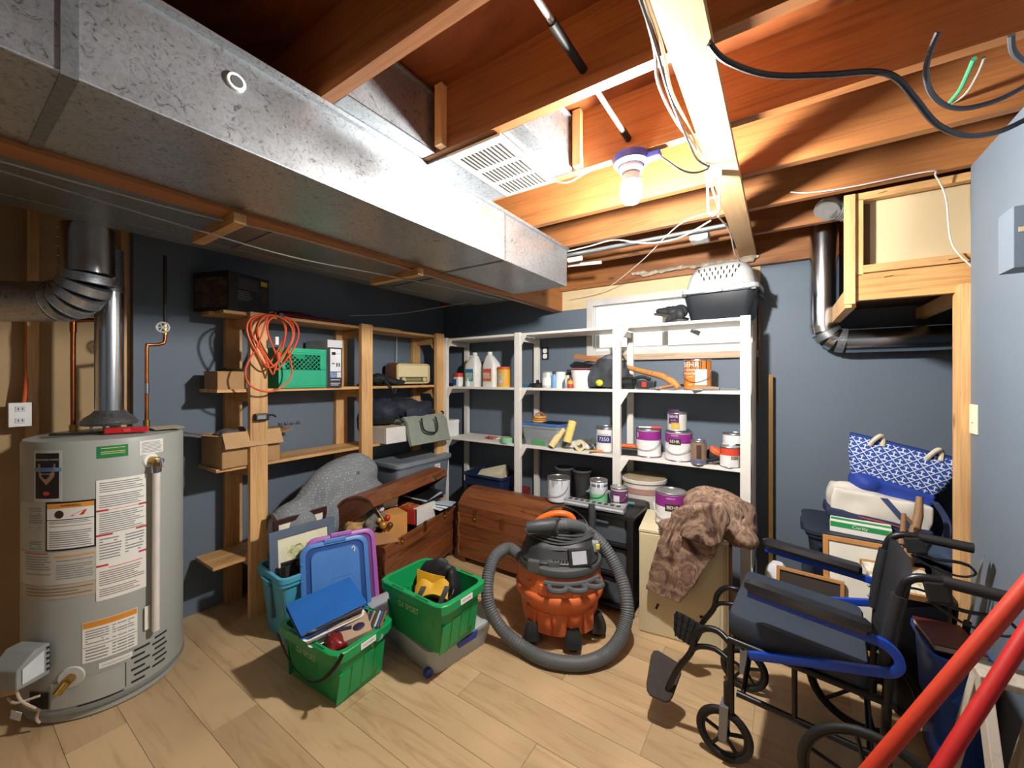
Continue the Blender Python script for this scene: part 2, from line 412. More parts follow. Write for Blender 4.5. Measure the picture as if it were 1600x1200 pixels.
# ------------------------------------------------------------------ bare bulb lamp under joist
L = Vector((-.48, 1.53, 2.33))
lamp = T('ceiling_lamp', 'bare lit bulb in a blue lampholder screwed under a joist', 'lamp', L)
BL = mat('#3c46a0', .5)
MB().lathe([(.066, 0), (.07, -.012), (.066, -.03), (.05, -.04)], 24).build('lampholder', BL, lamp)
MB().lathe([(.045, -.04), (.047, -.05), (.042, -.062), (.03, -.065)], 20).build('socket', mat('#e9e9e6', .5), lamp)
MB().box(.05, .11, -.018, .018, -.035, -.012).build('clamp', BL, lamp, sm=False, bevel=.004)
MB().lathe([(.02, -.064), (.03, -.07), (.036, -.09), (.0375, -.1), (.035, -.101)], 20, cap1=True).build('bulb_collar', mat('#f0f0ec', .5), lamp)  # opaque collar added so less light reaches the joists above
MB().lathe([(.037, -.102), (.0405, -.125), (.038, -.155), (.026, -.178), (.003, -.186)], 20).build('bulb', emit('bulb light', (1, .965, .92, 1), BULB), lamp)
mb = MB(); mb.tube([(.10, 0, -.025), (.13, .02, -.05), (.17, .05, -.08), (.21, .09, -.085), (.245, .14, -.06), (.25, .16, -.04)], .004, 8, smooth=4); mb.build('cord', BLACK, lamp)
fill_lamp = T('ceiling_lamp', 'second bare bulb in the rear half of the room', 'lamp', (-1.0, -1.45, 2.33))  # unseen lamp added as weak fill light from behind the camera
MB().lathe([(.066, 0), (.07, -.012), (.066, -.03), (.05, -.04)], 24).build('lampholder', BL, fill_lamp)
MB().lathe([(.014, -.04), (.02, -.055), (.05, -.1), (.055, -.14), (.05, -.18), (.02, -.205), (.003, -.21)], 20).build('bulb', emit('added fill bulb light', (1, .82, .66, 1), FILL_BULB), fill_lamp)

# ------------------------------------------------------------------ cables and small ceiling things
def cable(name, label, pts, r, m, cat='cable', k=6, n=8):
    pts = [Vector(p) for p in pts]; b = pts[0]
    o = MB().tube([p-b for p in pts], r, n, smooth=k).build(name, m); o.location = b; return tag(o, label, cat)
Z = 2.27
cable('black_cable', 'black cable sagging along the joists towards right wall', [at(1108, 68, Z=2.29), at(1135, 95, Z=Z), at(1200, 117, Z=Z), at(1290, 117, Z=Z), at(1362, 112, Z=Z), at(1400, 122, Z=2.25), at(1430, 155, Z=2.22), at(1465, 195, Z=2.19), at(1510, 212, Z=2.19), at(1560, 206, Z=2.22), at(1604, 186, Z=2.25)], .0075, BLACK)
cable('cable_loop', 'black and white cable looping down at upper right', [at(1466, 50, Z=2.3), at(1452, 85, Z=2.27), at(1447, 115, Z=2.25), at(1455, 145, Z=2.24), at(1478, 165, Z=2.24), at(1510, 169, Z=2.24), at(1560, 156, Z=2.25), at(1610, 130, Z=2.28)], .0065, mat('#3b3e44', .45))
cable('grey_cable', 'short grey cable curve at top right corner', [at(1580, 55, Z=2.3), at(1583, 80, Z=2.28), at(1600, 96, Z=2.27), at(1625, 105, Z=2.28)], .0065, mat('#4a4d52', .45))
pB = Vector((.35, 1.51, 2.42))
cable('green_wire', 'green insulated wire entering a hole in the joist', [at(1522, 92, Z=2.36), at(1512, 115, Z=2.37), at(1500, 140, Z=2.38), at(1484, 160, Z=2.395)], .006, mat('#3f9a72', .5))
cable('wire_bundle', 'thin grey wire beside the green wire', [at(1538, 90, Z=2.36), at(1528, 115, Z=2.37), at(1510, 145, Z=2.38), at(1488, 161, Z=2.395)], .004, mat('#9a958c', .5))
cable('white_cable', 'white cable stapled along the nailed board', [(-.245, .2, 2.315), (-.25, .9, 2.32), (-.25, 1.05, 2.31), (-.262, 1.2, 2.3), (-.255, 1.4, 2.305), (-.25, 1.55, 2.31), (-.25, 1.75, 2.315), (-.26, 2.2, 2.32)], .005, CORDW)
cable('white_cable', 'second white cable bowing beside the nailed board', [(-.25, .2, 2.322), (-.262, .95, 2.322), (-.285, 1.15, 2.3), (-.28, 1.35, 2.3), (-.262, 1.5, 2.305), (-.258, 1.6, 2.31)], .0045, CORDW)
cable('lamp_cord', 'black lamp cord running along the nailed board', [(-.232, 1.69, 2.288), (-.262, 1.62, 2.295), (-.268, 1.45, 2.295), (-.27, 1.2, 2.3), (-.258, .9, 2.31), (-.255, .2, 2.31)], .0042, BLACK)
cable('white_wire', 'thin white wire from lamp along joist to grille', [(-.58, 1.50, 2.315), (-.66, 1.495, 2.30), (-.72, 1.495, 2.285), (-.78, 1.5, 2.30), (-.80, 1.505, 2.325)], .0035, CORDW)
cable('white_string', 'thin white string slanting down towards the duct end', [at(1118, 330, Y=1.9), at(1060, 352, Y=2.1), at(1000, 410, Y=2.7), at(940, 455, Y=3.1), at(890, 468, Y=3.16)], .0028, CORDW)
cable('white_wire', 'slack white wire crossing below the conduit', [at(1110, 345, Y=2.1), at(1060, 372, Y=2.3), at(1010, 380, Y=2.36), at(960, 375, Y=2.38), at(920, 385, Y=2.40), at(886, 393, Y=2.42)], .004, CORDW)
cable('white_wire', 'white wire dropping behind the nailed board', [at(1122, 338, Y=2.0), at(1140, 362, Y=2.3), at(1148, 395, Y=2.7), at(1158, 410, Y=3.05)], .0035, CORDW)
cable('thin_wire', 'thin white wire across joist down to bulkhead', [at(1235, 300, Y=2.32), at(1265, 301, Y=2.32), at(1330, 292, Y=2.32), at(1450, 268, Y=2.32), at(1462, 275, Y=2.36), at(1478, 310, Y=2.40), at(1487, 380, Y=2.40), at(1520, 418, Y=2.395)], .003, mat('#ddd6d0', .6))
cable('beam_cable', 'white cable strung along underside of the wooden beam', [(-1.705, .05, 2.05), (-1.70, .5, 2.05), (-1.66, .8, 2.055), (-1.64, 1.3, 2.055), (-1.66, 1.9, 2.055), (-1.65, 2.7, 2.057)], .003, mat('#a8a294', .6))
cable('beam_cable', 'second slack white cable sagging below the wooden beam', [(-1.75, .05, 2.045), (-1.76, .5, 2.02), (-1.75, .9, 2.0), (-1.74, 1.35, 2.02), (-1.72, 1.9, 2.04), (-1.7, 2.4, 2.05)], .0032, mat('#8f8b82', .5))
cable('loose_wire', 'loose grey wire hanging by the left wall corner', [(-2.6, 1.75, 1.93), (-2.5, 2.1, 1.98), (-2.35, 2.4, 2.06), (-2.2, 2.6, 2.12)], .003, mat('#8b8d90', .5))
p = T('through_pipe', 'slim metal pipe passing through the joists beside lamp', 'pipe', (-.485, 1.0, 2.385))
MB().tube([(0, -.9, 0), (0, .51, .004)], .0085, 12).build('pipe', mat('#cfd0cc', .35, .6), p); MB().tube([(0, .45, .004), (0, .512, .004)], .0125, 12).build('sleeve', BLACK, p); MB().tube([(0, -.1, 0), (0, .095, .002)], .0125, 12).build('sleeve', BLACK, p)
br = T('wire_bracket', 'silver wire bracket hanging from the nailed board', 'bracket', (-.225, 1.76, 2.296))
WM = mat('#d8d8d2', .35, .6)
for sx in (-1, 1):
    MB().tube([(sx*.022, 0, -.02), (sx*.02, .004, -.08), (sx*.018, .01, -.15), (0, .012, -.17)], .005, 8, smooth=3).build('arm', WM, br)
MB().box(-.03, .03, -.004, .004, -.025, 0).build('crossbar', WM, br, sm=False, bevel=.002); MB().box(-.02, .02, -.003, .003, -.06, -.02).build('plate', STEEL, br, sm=False); MB().tube([(-.02, .006, -.1), (.02, .006, -.1)], .004, 8).build('rung', WM, br)
c = T('conduit', 'grey metal conduit running across below the joists', 'conduit', (-.75, 2.46, 2.312))
MB().tube([(-.46, 0, 0), (.5, .0, .0)], .011, 10).build('conduit_pipe', mat('#a9adae', .35, .7), c); MB().tube([(-.46, .05, .004), (.5, .05, .004)], .008, 10).build('conduit_pipe', mat('#8f9496', .4, .7), c)
jb = T('junction_box', 'grey metal junction box fixed below the joists', 'electrical box', (-.40, 2.57, 2.33))
MB().box(-.05, .05, -.05, .05, -.045, 0).build('box_body', mat('#9ba19f', .4, .6), jb, sm=False, bevel=.003); MB().box(-.045, .045, -.045, .045, -.049, -.045).build('cover', mat('#b9beba', .4, .6), jb, sm=False); MB().box(-.02, .02, -.03, .03, -.0505, -.049).build('nameplate', mat('#cfd3cf', .5), jb, sm=False)
tag(MB().tube([(0, 0, 0), (.24, .02, -.01)], .011, 10).build('white_tube', WHITE), 'thin white plastic tube resting beside the duct end', 'tube').location = at(888, 415, Y=2.6)
tag(MB().tube([(0, 0, 0), (.1, .0, .0)], .017, 12).build('cut_pipe', mat('#d8d0bd', .5)), 'short thick cream pipe offcut beside the duct end', 'tube').location = at(888, 407, Y=2.5)
tag(MB().tube([(0, 0, -.06), (.0, .02, .06)], .016, 10).build('metal_strap', GALV), 'galvanized strap hanging from joist beside duct end', 'strap').location = at(885, 368, Y=2.42)
tag(soften(MB().obox((0, 0, 0), (.85, .02, .03)).obox((.2, -.01, -.012), (.4, .02, .03), (0, .04, 0)).obox((-.2, -.01, -.006), (.3, .02, .03), (0, -.05, 0)), 'plastic_sheet', mat('#b5a894', .3, 0, .25, 20), None, .008, .014, 26, 2, .008), 'crumpled clear vapour barrier above the cream board', 'plastic sheet').location = (-.55, 3.12, 2.285)

# ------------------------------------------------------------------ bulkhead and vent pipe at right
bk = T('bulkhead', 'unfinished pine framed bulkhead box hung beside the right wall', 'bulkhead', (.28, 2.42, 1.84))
def bb(n, b, m): return MB().box(*b).build(n, m, bk, sm=False, bevel=.001)
bb('face_board', (-.04, .0, -.016, .0, -.02, .485), PINE_Z); bb('post', (0, .03, .0, .038, .11, .46), PINE_Z)
bb('rail', (.0, .7, 0, .038, .455, .488), PINE_X); bb('rail', (.03, .7, 0, .038, .12, .155), PINE_X)
bb('lower_beam', (.0, .7, .0, .038, -.005, .115), wood('beam pale', '#a87a48', '#cf9f62', (.25, 5, 5)))
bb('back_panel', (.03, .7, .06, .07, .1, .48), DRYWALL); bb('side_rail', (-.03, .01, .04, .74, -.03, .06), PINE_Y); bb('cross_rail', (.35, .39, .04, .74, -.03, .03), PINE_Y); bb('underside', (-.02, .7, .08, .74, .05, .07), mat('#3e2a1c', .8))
bb('kraft_flap', (.03, .06, .05, .058, .12, .45), mat('#6e5238', .85))
for x, z in ((.08, .47), (.45, .47), (.1, .09), (.5, .07), (.3, .135)):
    MB().tube([(x, -.002, z), (x+.03, -.002, z+.004)], .0015, 6).build('staple', mat('#5f4a35', .6), bk)
def elbow_pipe(name, label, pts, r, m, par=None):
    t = T(name, label, 'vent pipe', pts[0]) if par is None else par
    return t
vp = T('vent_pipe', 'shiny galvanized vent pipe with elbow on the back wall', 'vent pipe', (.215, 3.105, 1.70))
MB().tube([(0, 0, .09), (0, 0, .72)], .072, 28).build('vertical_pipe', STEEL, vp)
MB().tube([(.1, 0, 0), (1.35, 0, 0)], .072, 28).build('horizontal_pipe', STEEL, vp)
for k in range(4):
    a0 = PI/2*k/4; a1 = PI/2*(k+1)/4
    P = lambda a: (.1-.1*math.cos(a), 0, .1-.1*math.sin(a))
    MB().tube([P(a0), P(a1)], .073, 28).build('elbow_gore', GALV if k % 2 else STEEL, vp)
    if k: MB().tube([P(a0), (P(a0)[0]+.002, 0, P(a0)[2]-.004)], .0755, 28).build('elbow_seam', GALV_D, vp)
mb = MB()
pts = catmull([at(1292, 330, Y=2.62), at(1298, 322, Y=2.64), at(1315, 326, Y=2.66), at(1345, 332, Y=2.68)], 14)
fx = T('flexible_duct', 'ribbed aluminium flexible duct end beside the bulkhead', 'duct', tuple(pts[0]))
mb.tube([q-pts[0] for q in pts], [.052 if i % 2 else .059 for i in range(len(pts))], 20).build('hose', mat('#c9cdd0', .3, .9, .1, 30), fx)

# light switch plate and painted block on the right wall
sw = T('switch_plate', 'cream light switch plate on the right wall edge', 'switch', (.63, 2.325, 1.316))
CR = mat('#e6dfc4', .4)
MB().box(-.006, 0, -.036, .036, -.058, .058).build('plate', CR, sw, sm=False, bevel=.002); MB().box(-.014, -.006, -.005, .005, -.012, .012).build('toggle', CR, sw, sm=False, bevel=.001)
blk = T('wall_block', 'grey blue painted wooden block fixed high on right wall', 'block', (.63, 1.835, 1.80))
MB().box(-.07, 0, -.05, .05, 0, .18).build('block_body', PAINT, blk, sm=False, bevel=.002); MB().obox((-.04, -.0505, .11), (.04, .002, .014)).build('scrape', mat('#c9b795', .8), blk, sm=False)

# ------------------------------------------------------------------ water heater
hx, hy, R = -2.747, .526, .28
wh = T('water_heater', 'grey cylindrical gas water heater covered in labels', 'water heater', (hx, hy, 0), math.radians(79.15))   # local -y faces the camera
HG = mat('#a4a8a2', .42, 0, .03, 5, .0, .4, key='heater enamel')
MB().lathe([(R-.03, .0), (R-.012, .008), (R-.012, .035), (R, .045), (R, 1.19), (R-.006, 1.205), (R-.03, 1.212), (.06, 1.222), (.04, 1.222)], 64).build('tank', HG, wh)
MB().lathe([(R+.004, .045), (R+.004, .06), (R+.001, .065)], 64, cap0=False, cap1=False).build('base_ring', mat('#7d817d', .45), wh)
F = lambda off: cylmap(R+off)
def lab(name, u0, u1, v0, v1, m, off=.0012, par=None, nu=10):
    mb = MB(); patch(mb, F(off), u0, u1, v0, v1, nu, 1); return mb.build(name, m, par or wh)
def pr(par, u0, u1, v0, v1, rows, m=INK, off=.002, fill=.4, rag=.3):
    mb = MB(); bars(mb, F(off), u0, u1, v0, v1, rows, fill, rag); return mb.build('print', m, par, sm=False)
# brand plate
b = lab('brand_plate', -.262, -.148, .955, 1.172, mat('#c8cac6', .35), .002); lab('plate_face', -.254, -.16, .968, 1.16, mat('#1d1a1c', .5), .003, b)
mb = MB(); put_text(mb, 'BRADFORD WHITE', .0105, F(.0042), -.207, 1.132); mb.build('lettering', mat('#d7d9d6', .5), b, sm=False); mb = MB(); put_text(mb, 'WATER HEATERS', .0075, F(.0042), -.207, 1.072); mb.build('lettering', mat('#d7d9d6', .5), b, sm=False)
mb = MB(); mb.add([F(.0038)(u-.207, v) for u, v in ((-.035, 1.115), (.035, 1.115), (.03, 1.06), (0, 1.025), (-.03, 1.06))], [(0, 1, 2, 3, 4)]); mb.build('shield', mat('#9a7b55', .6), b, sm=False)
lab('blue_band', -.258, -.152, 1.083, 1.099, mat('#6d93bd', .5), .0046, b); mb = MB(); put_text(mb, 'DEFENDER', .012, F(.0052), -.207, 1.091); mb.build('band_lettering', mat('#23406b', .5), b, sm=False)
mb = MB(); mb.add([F(.0042)(-.207+.014*math.cos(a), .99+.009*math.sin(a)) for a in [i*PI/6 for i in range(12)]], [tuple(range(12))]); mb.build('emblem', mat('#b5443f', .5), b, sm=False)
# upper labels
g1 = lab('green_label', -.04, .06, 1.125, 1.178, mat('#1f7d46', .5)); pr(g1, -.028, .05, 1.132, 1.172, 5, mat('#d9c978', .6), .002, .35, .1)
g2 = lab('white_label', .1, .2, 1.12, 1.185, PAPER); pr(g2, .107, .192, 1.125, 1.178, 8)
# band of instruction sheets
g3 = lab('instruction_sheet', -.37, -.04, .745, .952, mat('#b9bab0', .7), nu=20); pr(g3, -.29, -.222, .84, .93, 9); pr(g3, -.29, -.222, .75, .79, 4)
wl = lab('warning_label', -.21, -.042, .745, .952, INKK, .002); lab('warning_face', -.204, -.048, .752, .945, PAPER, .0026, wl); lab('orange_header', -.204, -.048, .925, .945, mat('#e59a3d', .6), .0032, wl)
mb = MB(); put_text(mb, 'WARNING', .014, F(.004), -.122, .935); mb.build('lettering', INKK, wl, sm=False)
mb = MB(); mb.add([F(.0034)(-.16+.016*math.cos(a), .899+.017*math.sin(a)) for a in [i*PI/8 for i in range(16)]], [tuple(range(16))]); mb.build('hazard_symbol', mat('#3a2526', .6), wl, sm=False)
mb = MB(); mb.add([F(.0034)(u, v) for u, v in ((-.125, .888), (-.08, .891), (-.07, .913), (-.095, .905))], [(0, 1, 2, 3)]); mb.build('flame_symbol', mat('#cc3d2c', .6), wl, sm=False)
lab('rule', -.204, -.048, .874, .877, INKK, .0034, wl); pr(wl, -.196, -.055, .838, .871, 5, INK, .0034, .4, .1); pr(wl, -.196, -.055, .757, .83, 8, INK, .0034, .4, .2)
g4 = lab('instruction_sheet', -.37, -.04, .60, .74, mat('#c2bfb4', .7), nu=20); pr(g4, -.31, -.19, .62, .725, 10); pr(g4, -.17, -.05, .62, .705, 9); lab('orange_rule', -.175, -.045, .715, .722, mat('#d69c58', .6), .002, g4); lab('red_rule', -.32, -.2, .732, .736, mat('#b84034', .6), .002, g4)
g5 = lab('instruction_sheet', -.37, -.04, .54, .597, mat('#b7ab97', .7), nu=20); pr(g5, -.31, -.05, .55, .59, 3, mat('#8f7d68', .7))
g6 = lab('long_notice', -.042, .126, .50, 1.03, PAPER, .0022); pr(g6, -.032, .118, .905, 1.02, 12, INK, .003); pr(g6, -.032, .118, .79, .885, 10, INK, .003); pr(g6, -.032, .04, .665, .775, 9, INK, .003); pr(g6, .05, .118, .685, .775, 7, INK, .003); pr(g6, -.032, .118, .515, .63, 12, mat('#8b7a70', .7), .003)
for u0, u1, v in ((-.042, -.004, .895), (.096, .126, .895), (-.042, .01, .787), (.086, .126, .787), (-.042, -.004, .653), (.096, .126, .675)):
    lab('red_rule', u0, u1, v-.004, v+.004, mat('#c8362c', .6), .003, g6)
pr(g6, -.004, .11, .89, .90, 1, mat('#c8362c', .6), .003, .2, 0); pr(g6, -.004, .11, .635, .645, 1, mat('#c8362c', .6), .003, .3, 0)
g7 = lab('lower_label', -.085, .092, .245, .42, PAPER, .0015); lab('orange_header', -.083, .09, .393, .418, mat('#e0922f', .6), .002, g7); pr(g7, -.075, -.002, .32, .385, 6); pr(g7, .008, .082, .32, .385, 6); pr(g7, -.075, -.002, .25, .305, 4); pr(g7, .008, .082, .25, .305, 4); lab('rule', -.083, .09, .309, .312, INK, .002, g7)
g8 = lab('model_strip', -.034, .074, .203, .228, PAPER, .0015); mb = MB(); put_text(mb, 'www.bradfordwhite.com', .009, F(.0025), .02, .2155); mb.build('lettering', INK, g8, sm=False)
# access panel, grilles
lab('access_panel', -.19, .05, .075, .185, mat('#a9ada6', .45), .004); lab('panel_gap', .05, .053, .08, .19, DK, .002); lab('panel_gap', -.1, .045, .067, .072, DK, .003)
for k in range(6):
    u = .08 if k % 2 else .07; lab('vent_slot', u, u+.05+.01*(k % 2), .08+.028*k, .09+.028*k, DK, .0015)
    lab('vent_slot', u+.08, u+.14, .1+.026*k, .11+.026*k, DK, .0015)
# relief valve and drain tube
ur = .142; px_, py_, _ = F(0)(ur, 0); n = Vector((px_, py_, 0)).normalized(); P0 = Vector((px_, py_, 1.09))
mb = MB(); mb.tube([P0-n*.002, P0+n*.008], [.035, .03], 20); mb.build('escutcheon', WHITE, wh)
mb = MB(); mb.tube([P0+n*.005, P0+n*.05], .017, 14); mb.tube([P0+n*.04, P0+n*.04+Vector((0, 0, -.03))], .016, 12); mb.build('relief_valve', BRASS, wh)
mb = MB(); mb.tube([P0+n*.045, P0+n*.075], .012, 12); mb.tube([P0+n*.07+Vector((0, 0, .01)), P0+n*.078+Vector((0, 0, -.03))], .005, 8); mb.build('valve_lever', STEEL, wh)
mb = MB(); mb.tube([P0+n*.04+Vector((0, 0, -.028)), P0+n*.04+Vector((0, 0, -.055))], .019, 14); mb.build('coupling', STEEL, wh)
mb = MB(); mb.tube([P0+n*.04+Vector((0, 0, -.05)), P0+n*.035+Vector((0, 0, -.80))], .0145, 16); mb.build('drain_tube', mat('#e2ded6', .4), wh)
mb = MB(); patch(mb, F(.012), .118, .138, .30, .41); mb.build('paper_tag', PAPER, wh, sm=False)
# drain cock
px_, py_, _ = F(0)(-.118, 0); n = Vector((px_, py_, 0)).normalized(); P1 = Vector((px_, py_, .2))
mb = MB(); mb.tube([P1-n*.001, P1+n*.006], [.045, .042], 24); mb.build('drain_escutcheon', mat('#c4c8c2', .45), wh)
mb = MB(); mb.tube([P1+n*.004, P1+n*.04], .018, 14); mb.tube([P1+n*.035, P1+n*.05+Vector((-.02, 0, -.03))], .015, 12); mb.build('drain_cock', BRASS, wh)
# gas control
px_, py_, _ = F(0)(-.24, 0); n = Vector((px_, py_, 0)).normalized(); tq = Vector((-n.y, n.x, 0)); P2 = Vector((px_, py_, .30))
fr = lambda u, v, w: tuple(P2+n*(w)+tq*u+Vector((0, 0, v)))
mb = MB(); mb.loft([[fr(u, v, .01) for u, v in ((-.065, -.06), (.065, -.06), (.065, .07), (-.065, .07))], [fr(u, v, .06) for u, v in ((-.065, -.06), (.065, -.06), (.065, .07), (-.065, .07))], [fr(u, v, .115) for u, v in ((-.06, -.055), (.06, -.055), (.06, .02), (-.06, .02))]]); mb.build('gas_control', mat('#8f9694', .4), wh, sm=False, bevel=.006)
mb = MB(); mb.add([fr(.0655, -.04, .03), fr(.0655, -.04, .10), fr(.0655, .02, .10), fr(.0655, .05, .03)], [(0, 1, 2, 3)]); mb.build('control_label', mat('#cfd8da', .6), wh, sm=False)
for k in range(5):
    mb = MB(); mb.obox(fr(.03, .055-.022*k, .02), (.09, .006, .006), (0, 0, math.atan2(tq.y, tq.x))); mb.build('cooling_fin', BLACK, wh, sm=False)
mb = MB(); mb.tube([fr(-.03, -.02, .11), fr(-.03, -.02, .128)], .013, 14); mb.build('dial', mat('#c8322a', .4), wh)
for k, (a, b_, c_) in enumerate((((.02, -.05, .09), (.03, -.12, .08), (.045, -.2, .03)), ((.045, -.2, .03), (.03, -.235, .03), (.03, -.262, .02)), ((.045, -.14, .03), (-.02, -.15, .06), (-.07, -.14, .05)))):
    mb = MB(); mb.tube([fr(*a), fr(*b_), fr(*c_)], .005, 8, smooth=4); mb.build('wire', mat('#c9b9a6', .5), wh)
mb = MB(); mb.obox(fr(-.05, -.1, .06), (.05, .03, .03), (0, .4, .5)); mb.build('connector', mat('#b99c72', .5), wh, sm=False, bevel=.002)
mb = MB(); mb.obox(fr(-.035, -.21, .05), (.045, .003, .035), (0, .2, math.atan2(tq.y, tq.x))); mb.build('wire_tag', mat('#d9dde2', .6), wh, sm=False)
mb = MB(); patch(mb, F(.0045), -.285, -.2, .08, .15, 6); mb.build('burner_opening', DK, wh)
# draft hood
MB().lathe([(.10, 1.25), (.105, 1.262), (.09, 1.285), (.065, 1.305), (.054, 1.32)], 32).build('draft_hood', GALV_D, wh)
for a in (0.3, 2.4, 4.5): MB().tube([(.085*math.cos(a), .085*math.sin(a), 1.218), (.09*math.cos(a), .09*math.sin(a), 1.26)], .006, 8).build('hood_leg', STEEL, wh)
fl = T('flue_pipe', 'shiny vertical flue pipe rising from the water heater', 'vent pipe', (hx, hy, 1.31))
MB().lathe([(.0525, .004), (.052, .0), (.052, .60)], 32).build('pipe', STEEL, fl); MB().lathe([(.0545, .59), (.0545, .62), (.052, .63), (.05, .80)], 32).build('upper_pipe', GALV_D, fl)
MB().tube([(.0, -.0525, .02), (0, -.0525, .58)], .0022, 6).build('lock_seam', GALV_D, fl)
# large vent pipe at left with elbow up into the duct
e = Vector((-2.535, .415, 1.815)); dirp = Vector((RT.x, RT.y, 0))
vl = T('vent_pipe', 'fat galvanized vent pipe with segmented elbow at left', 'vent pipe', e)
r0 = .088
MB().tube([-dirp*.9, -dirp*.12], r0, 32).build('horizontal_pipe', GALV, vl)
NN = 5
for k in range(NN):
    a0, a1 = PI/2*k/NN, PI/2*(k+1)/NN; P = lambda a: -dirp*(.12-.12*math.sin(a))+Vector((0, 0, .12-.12*math.cos(a)))
    MB().tube([P(a0), P(a1)], r0+.001, 32).build('elbow_gore', GALV, vl); MB().tube([P(a0), P(a0)+(P(a1)-P(a0))*.08], r0+.004, 32).build('elbow_seam', GALV_D, vl)
MB().tube([(0, 0, .12), (0, 0, .324)], r0, 32).build('vertical_pipe', STEEL, vl)
for k in range(5): MB().ball(Vector((.01, -r0-.001, .14+.04*k)), .0035, 8, 5).build('screw', STEEL, vl)
# copper pipes
cp = T('copper_pipe', 'copper water pipe with round valve handle right of flue', 'pipe', (-2.73, .66, 1.21))
q = [Vector(v) for v in ((0, 0, 0), (0, 0, .42), (0, .0, .44), (-.015, .05, .445), (-.02, .075, .455), (-.02, .08, .48), (-.02, .08, .56))]
MB().tube([(-.02, .08, .56), (-.02, .08, .925)], .0085, 12).build('upper_pipe', mat('#26221f', .6), cp)
MB().tube(q, .0085, 12).build('pipe', COPPER, cp); MB().tube([(0, 0, 0), (0, 0, .05)], .014, 12).build('union', BRASS, cp); MB().tube([(0, 0, .19), (0, 0, .24)], .011, 12).build('coupling', STEEL, cp); MB().tube([(-.02, .08, .5), (-.02, .08, .56)], .013, 12).build('valve_body', BRASS, cp)
hw = Vector((.02, .06, .535)); ax = Vector((.9, -.45, 0)).normalized(); MB().tube([Vector((-.02, .08, .53)), hw], .005, 8).build('valve_stem', BRASS, cp)
sx = ax.cross(Vector((0, 0, 1)))
mb = MB(); ring = [hw+(sx*math.cos(a)+Vector((0, 0, 1))*math.sin(a))*.026 for a in [i*PI/8 for i in range(17)]]; mb.tube(ring, .005, 8)
for k in range(3):
    a = k*PI/3; v = sx*math.cos(a)+Vector((0, 0, 1))*math.sin(a); mb.tube([hw-v*.026, hw+v*.026], .003, 6)
mb.build('handwheel', mat('#c9c9c4', .4), cp)
cp = T('copper_pipe', 'dark copper pipe bending towards the flue, left side', 'pipe', (-2.86, .42, 1.21))
MB().tube([(0, 0, 0), (0, 0, .52), (.005, .01, .545), (.02, .05, .555), (.03, .09, .555)], .010, 12, smooth=3).build('pipe', COPPER, cp); MB().tube([(0, 0, 0), (0, 0, .04)], .015, 12).build('union', BRASS, cp); MB().tube([(0, 0, .49), (0, 0, .54)], .0125, 12).build('fitting', COPPER, cp)
# things on the heater
tp = T('red_case', 'small red plastic case lying on the water heater top', 'case', (-2.56, .55, 1.2225), math.radians(70))
MB().box(-.075, .075, -.02, .02, 0, .022).build('case_body', mat('#d0232a', .35), tp, sm=False, bevel=.004); MB().box(-.012, .012, -.023, -.018, .003, .02).build('clasp', mat('#e8474a', .35), tp, sm=False, bevel=.002)
bt = T('flat_bar', 'flat black bar lying on the water heater top', 'tool', (-2.64, .42, 1.2225), math.radians(70))
MB().box(-.1, .1, -.012, .012, 0, .008).build('bar', BLACK, bt, sm=False, bevel=.002); MB().box(-.104, -.09, -.014, .014, 0, .01).build('end_cap', BLACKM, bt, sm=False)
tag(MB().sheet(lambda u, v: (u*.2-.1, v*.12-.06, .006*math.sin(u*3)), 6, 2, .001).build('cardboard_sheet', mat('#c9bfa4', .85)), 'flat cardboard scrap lying on heater top at right', 'cardboard').location = (-2.66, .71, 1.222)
ob = T('outlet_box', 'white duplex outlet box with orange cable on the stud', 'outlet', (-3.10, .275, 1.30))
MB().box(-.02, .03, -.035, .035, -.058, .058).build('box_body', mat('#9aa0a8', .4, .5), ob, sm=False, bevel=.003); MB().box(.03, .037, -.036, .036, -.058, .058).build('cover_plate', WHITE, ob, sm=False, bevel=.002)
for z in (-.028, .028):
    f_ = MB().box(.037, .040, -.016, .016, z-.014, z+.014).build('receptacle', mat('#dedfe2', .4), ob, sm=False, bevel=.002)
    MB().box(.0401, .0405, -.008, -.005, z-.006, z+.006).box(.0401, .0405, .005, .008, z-.006, z+.006).build('slots', INKK, f_, sm=False)
MB().tube([(0, .015, .058), (.0, .02, .12), (-.01, .026, .22), (-.02, .03, .45)], .008, 8, smooth=4).build('cable', mat('#d9602e', .5), ob)
# ------------------------------------------------------------------ wooden shelf unit on the left wall
ws = T('wooden_shelf', 'tall unpainted pine shelf unit along the left wall', 'shelf', (-2.87, 1.0, 0))
X0, X1 = -.175, .17          # back, front
def wsb(n, b, m, bv=.002): return MB().box(*b).build(n, m, ws, sm=False, bevel=bv)
PW = .1
for y in (.136, .92, 1.735):
    wsb('post', (X1-.038, X1, y, y+PW, 0, 1.885 if y < .9 else 1.90), PINE_Z)
    wsb('post', (X0, X0+.038, y-.02, y+PW-.02, 0, 1.862), PINE_Z)
    for z in (1.862, 1.388, .918, .35): wsb('side_rail', (X0+.039, X1-.039, y+.03, y+.068, z-.062, z-.001), PINE_X)
    for z in (1.80, 1.325):
        if y > .9: MB().prism([(0, 0), (.07, 0), (0, -.09)], y+.02, y+.032, lambda u, v, w_, z=z: (X1-.04-u, w_, z+v+.0)).build('gusset', PINE_Z, ws, sm=False)
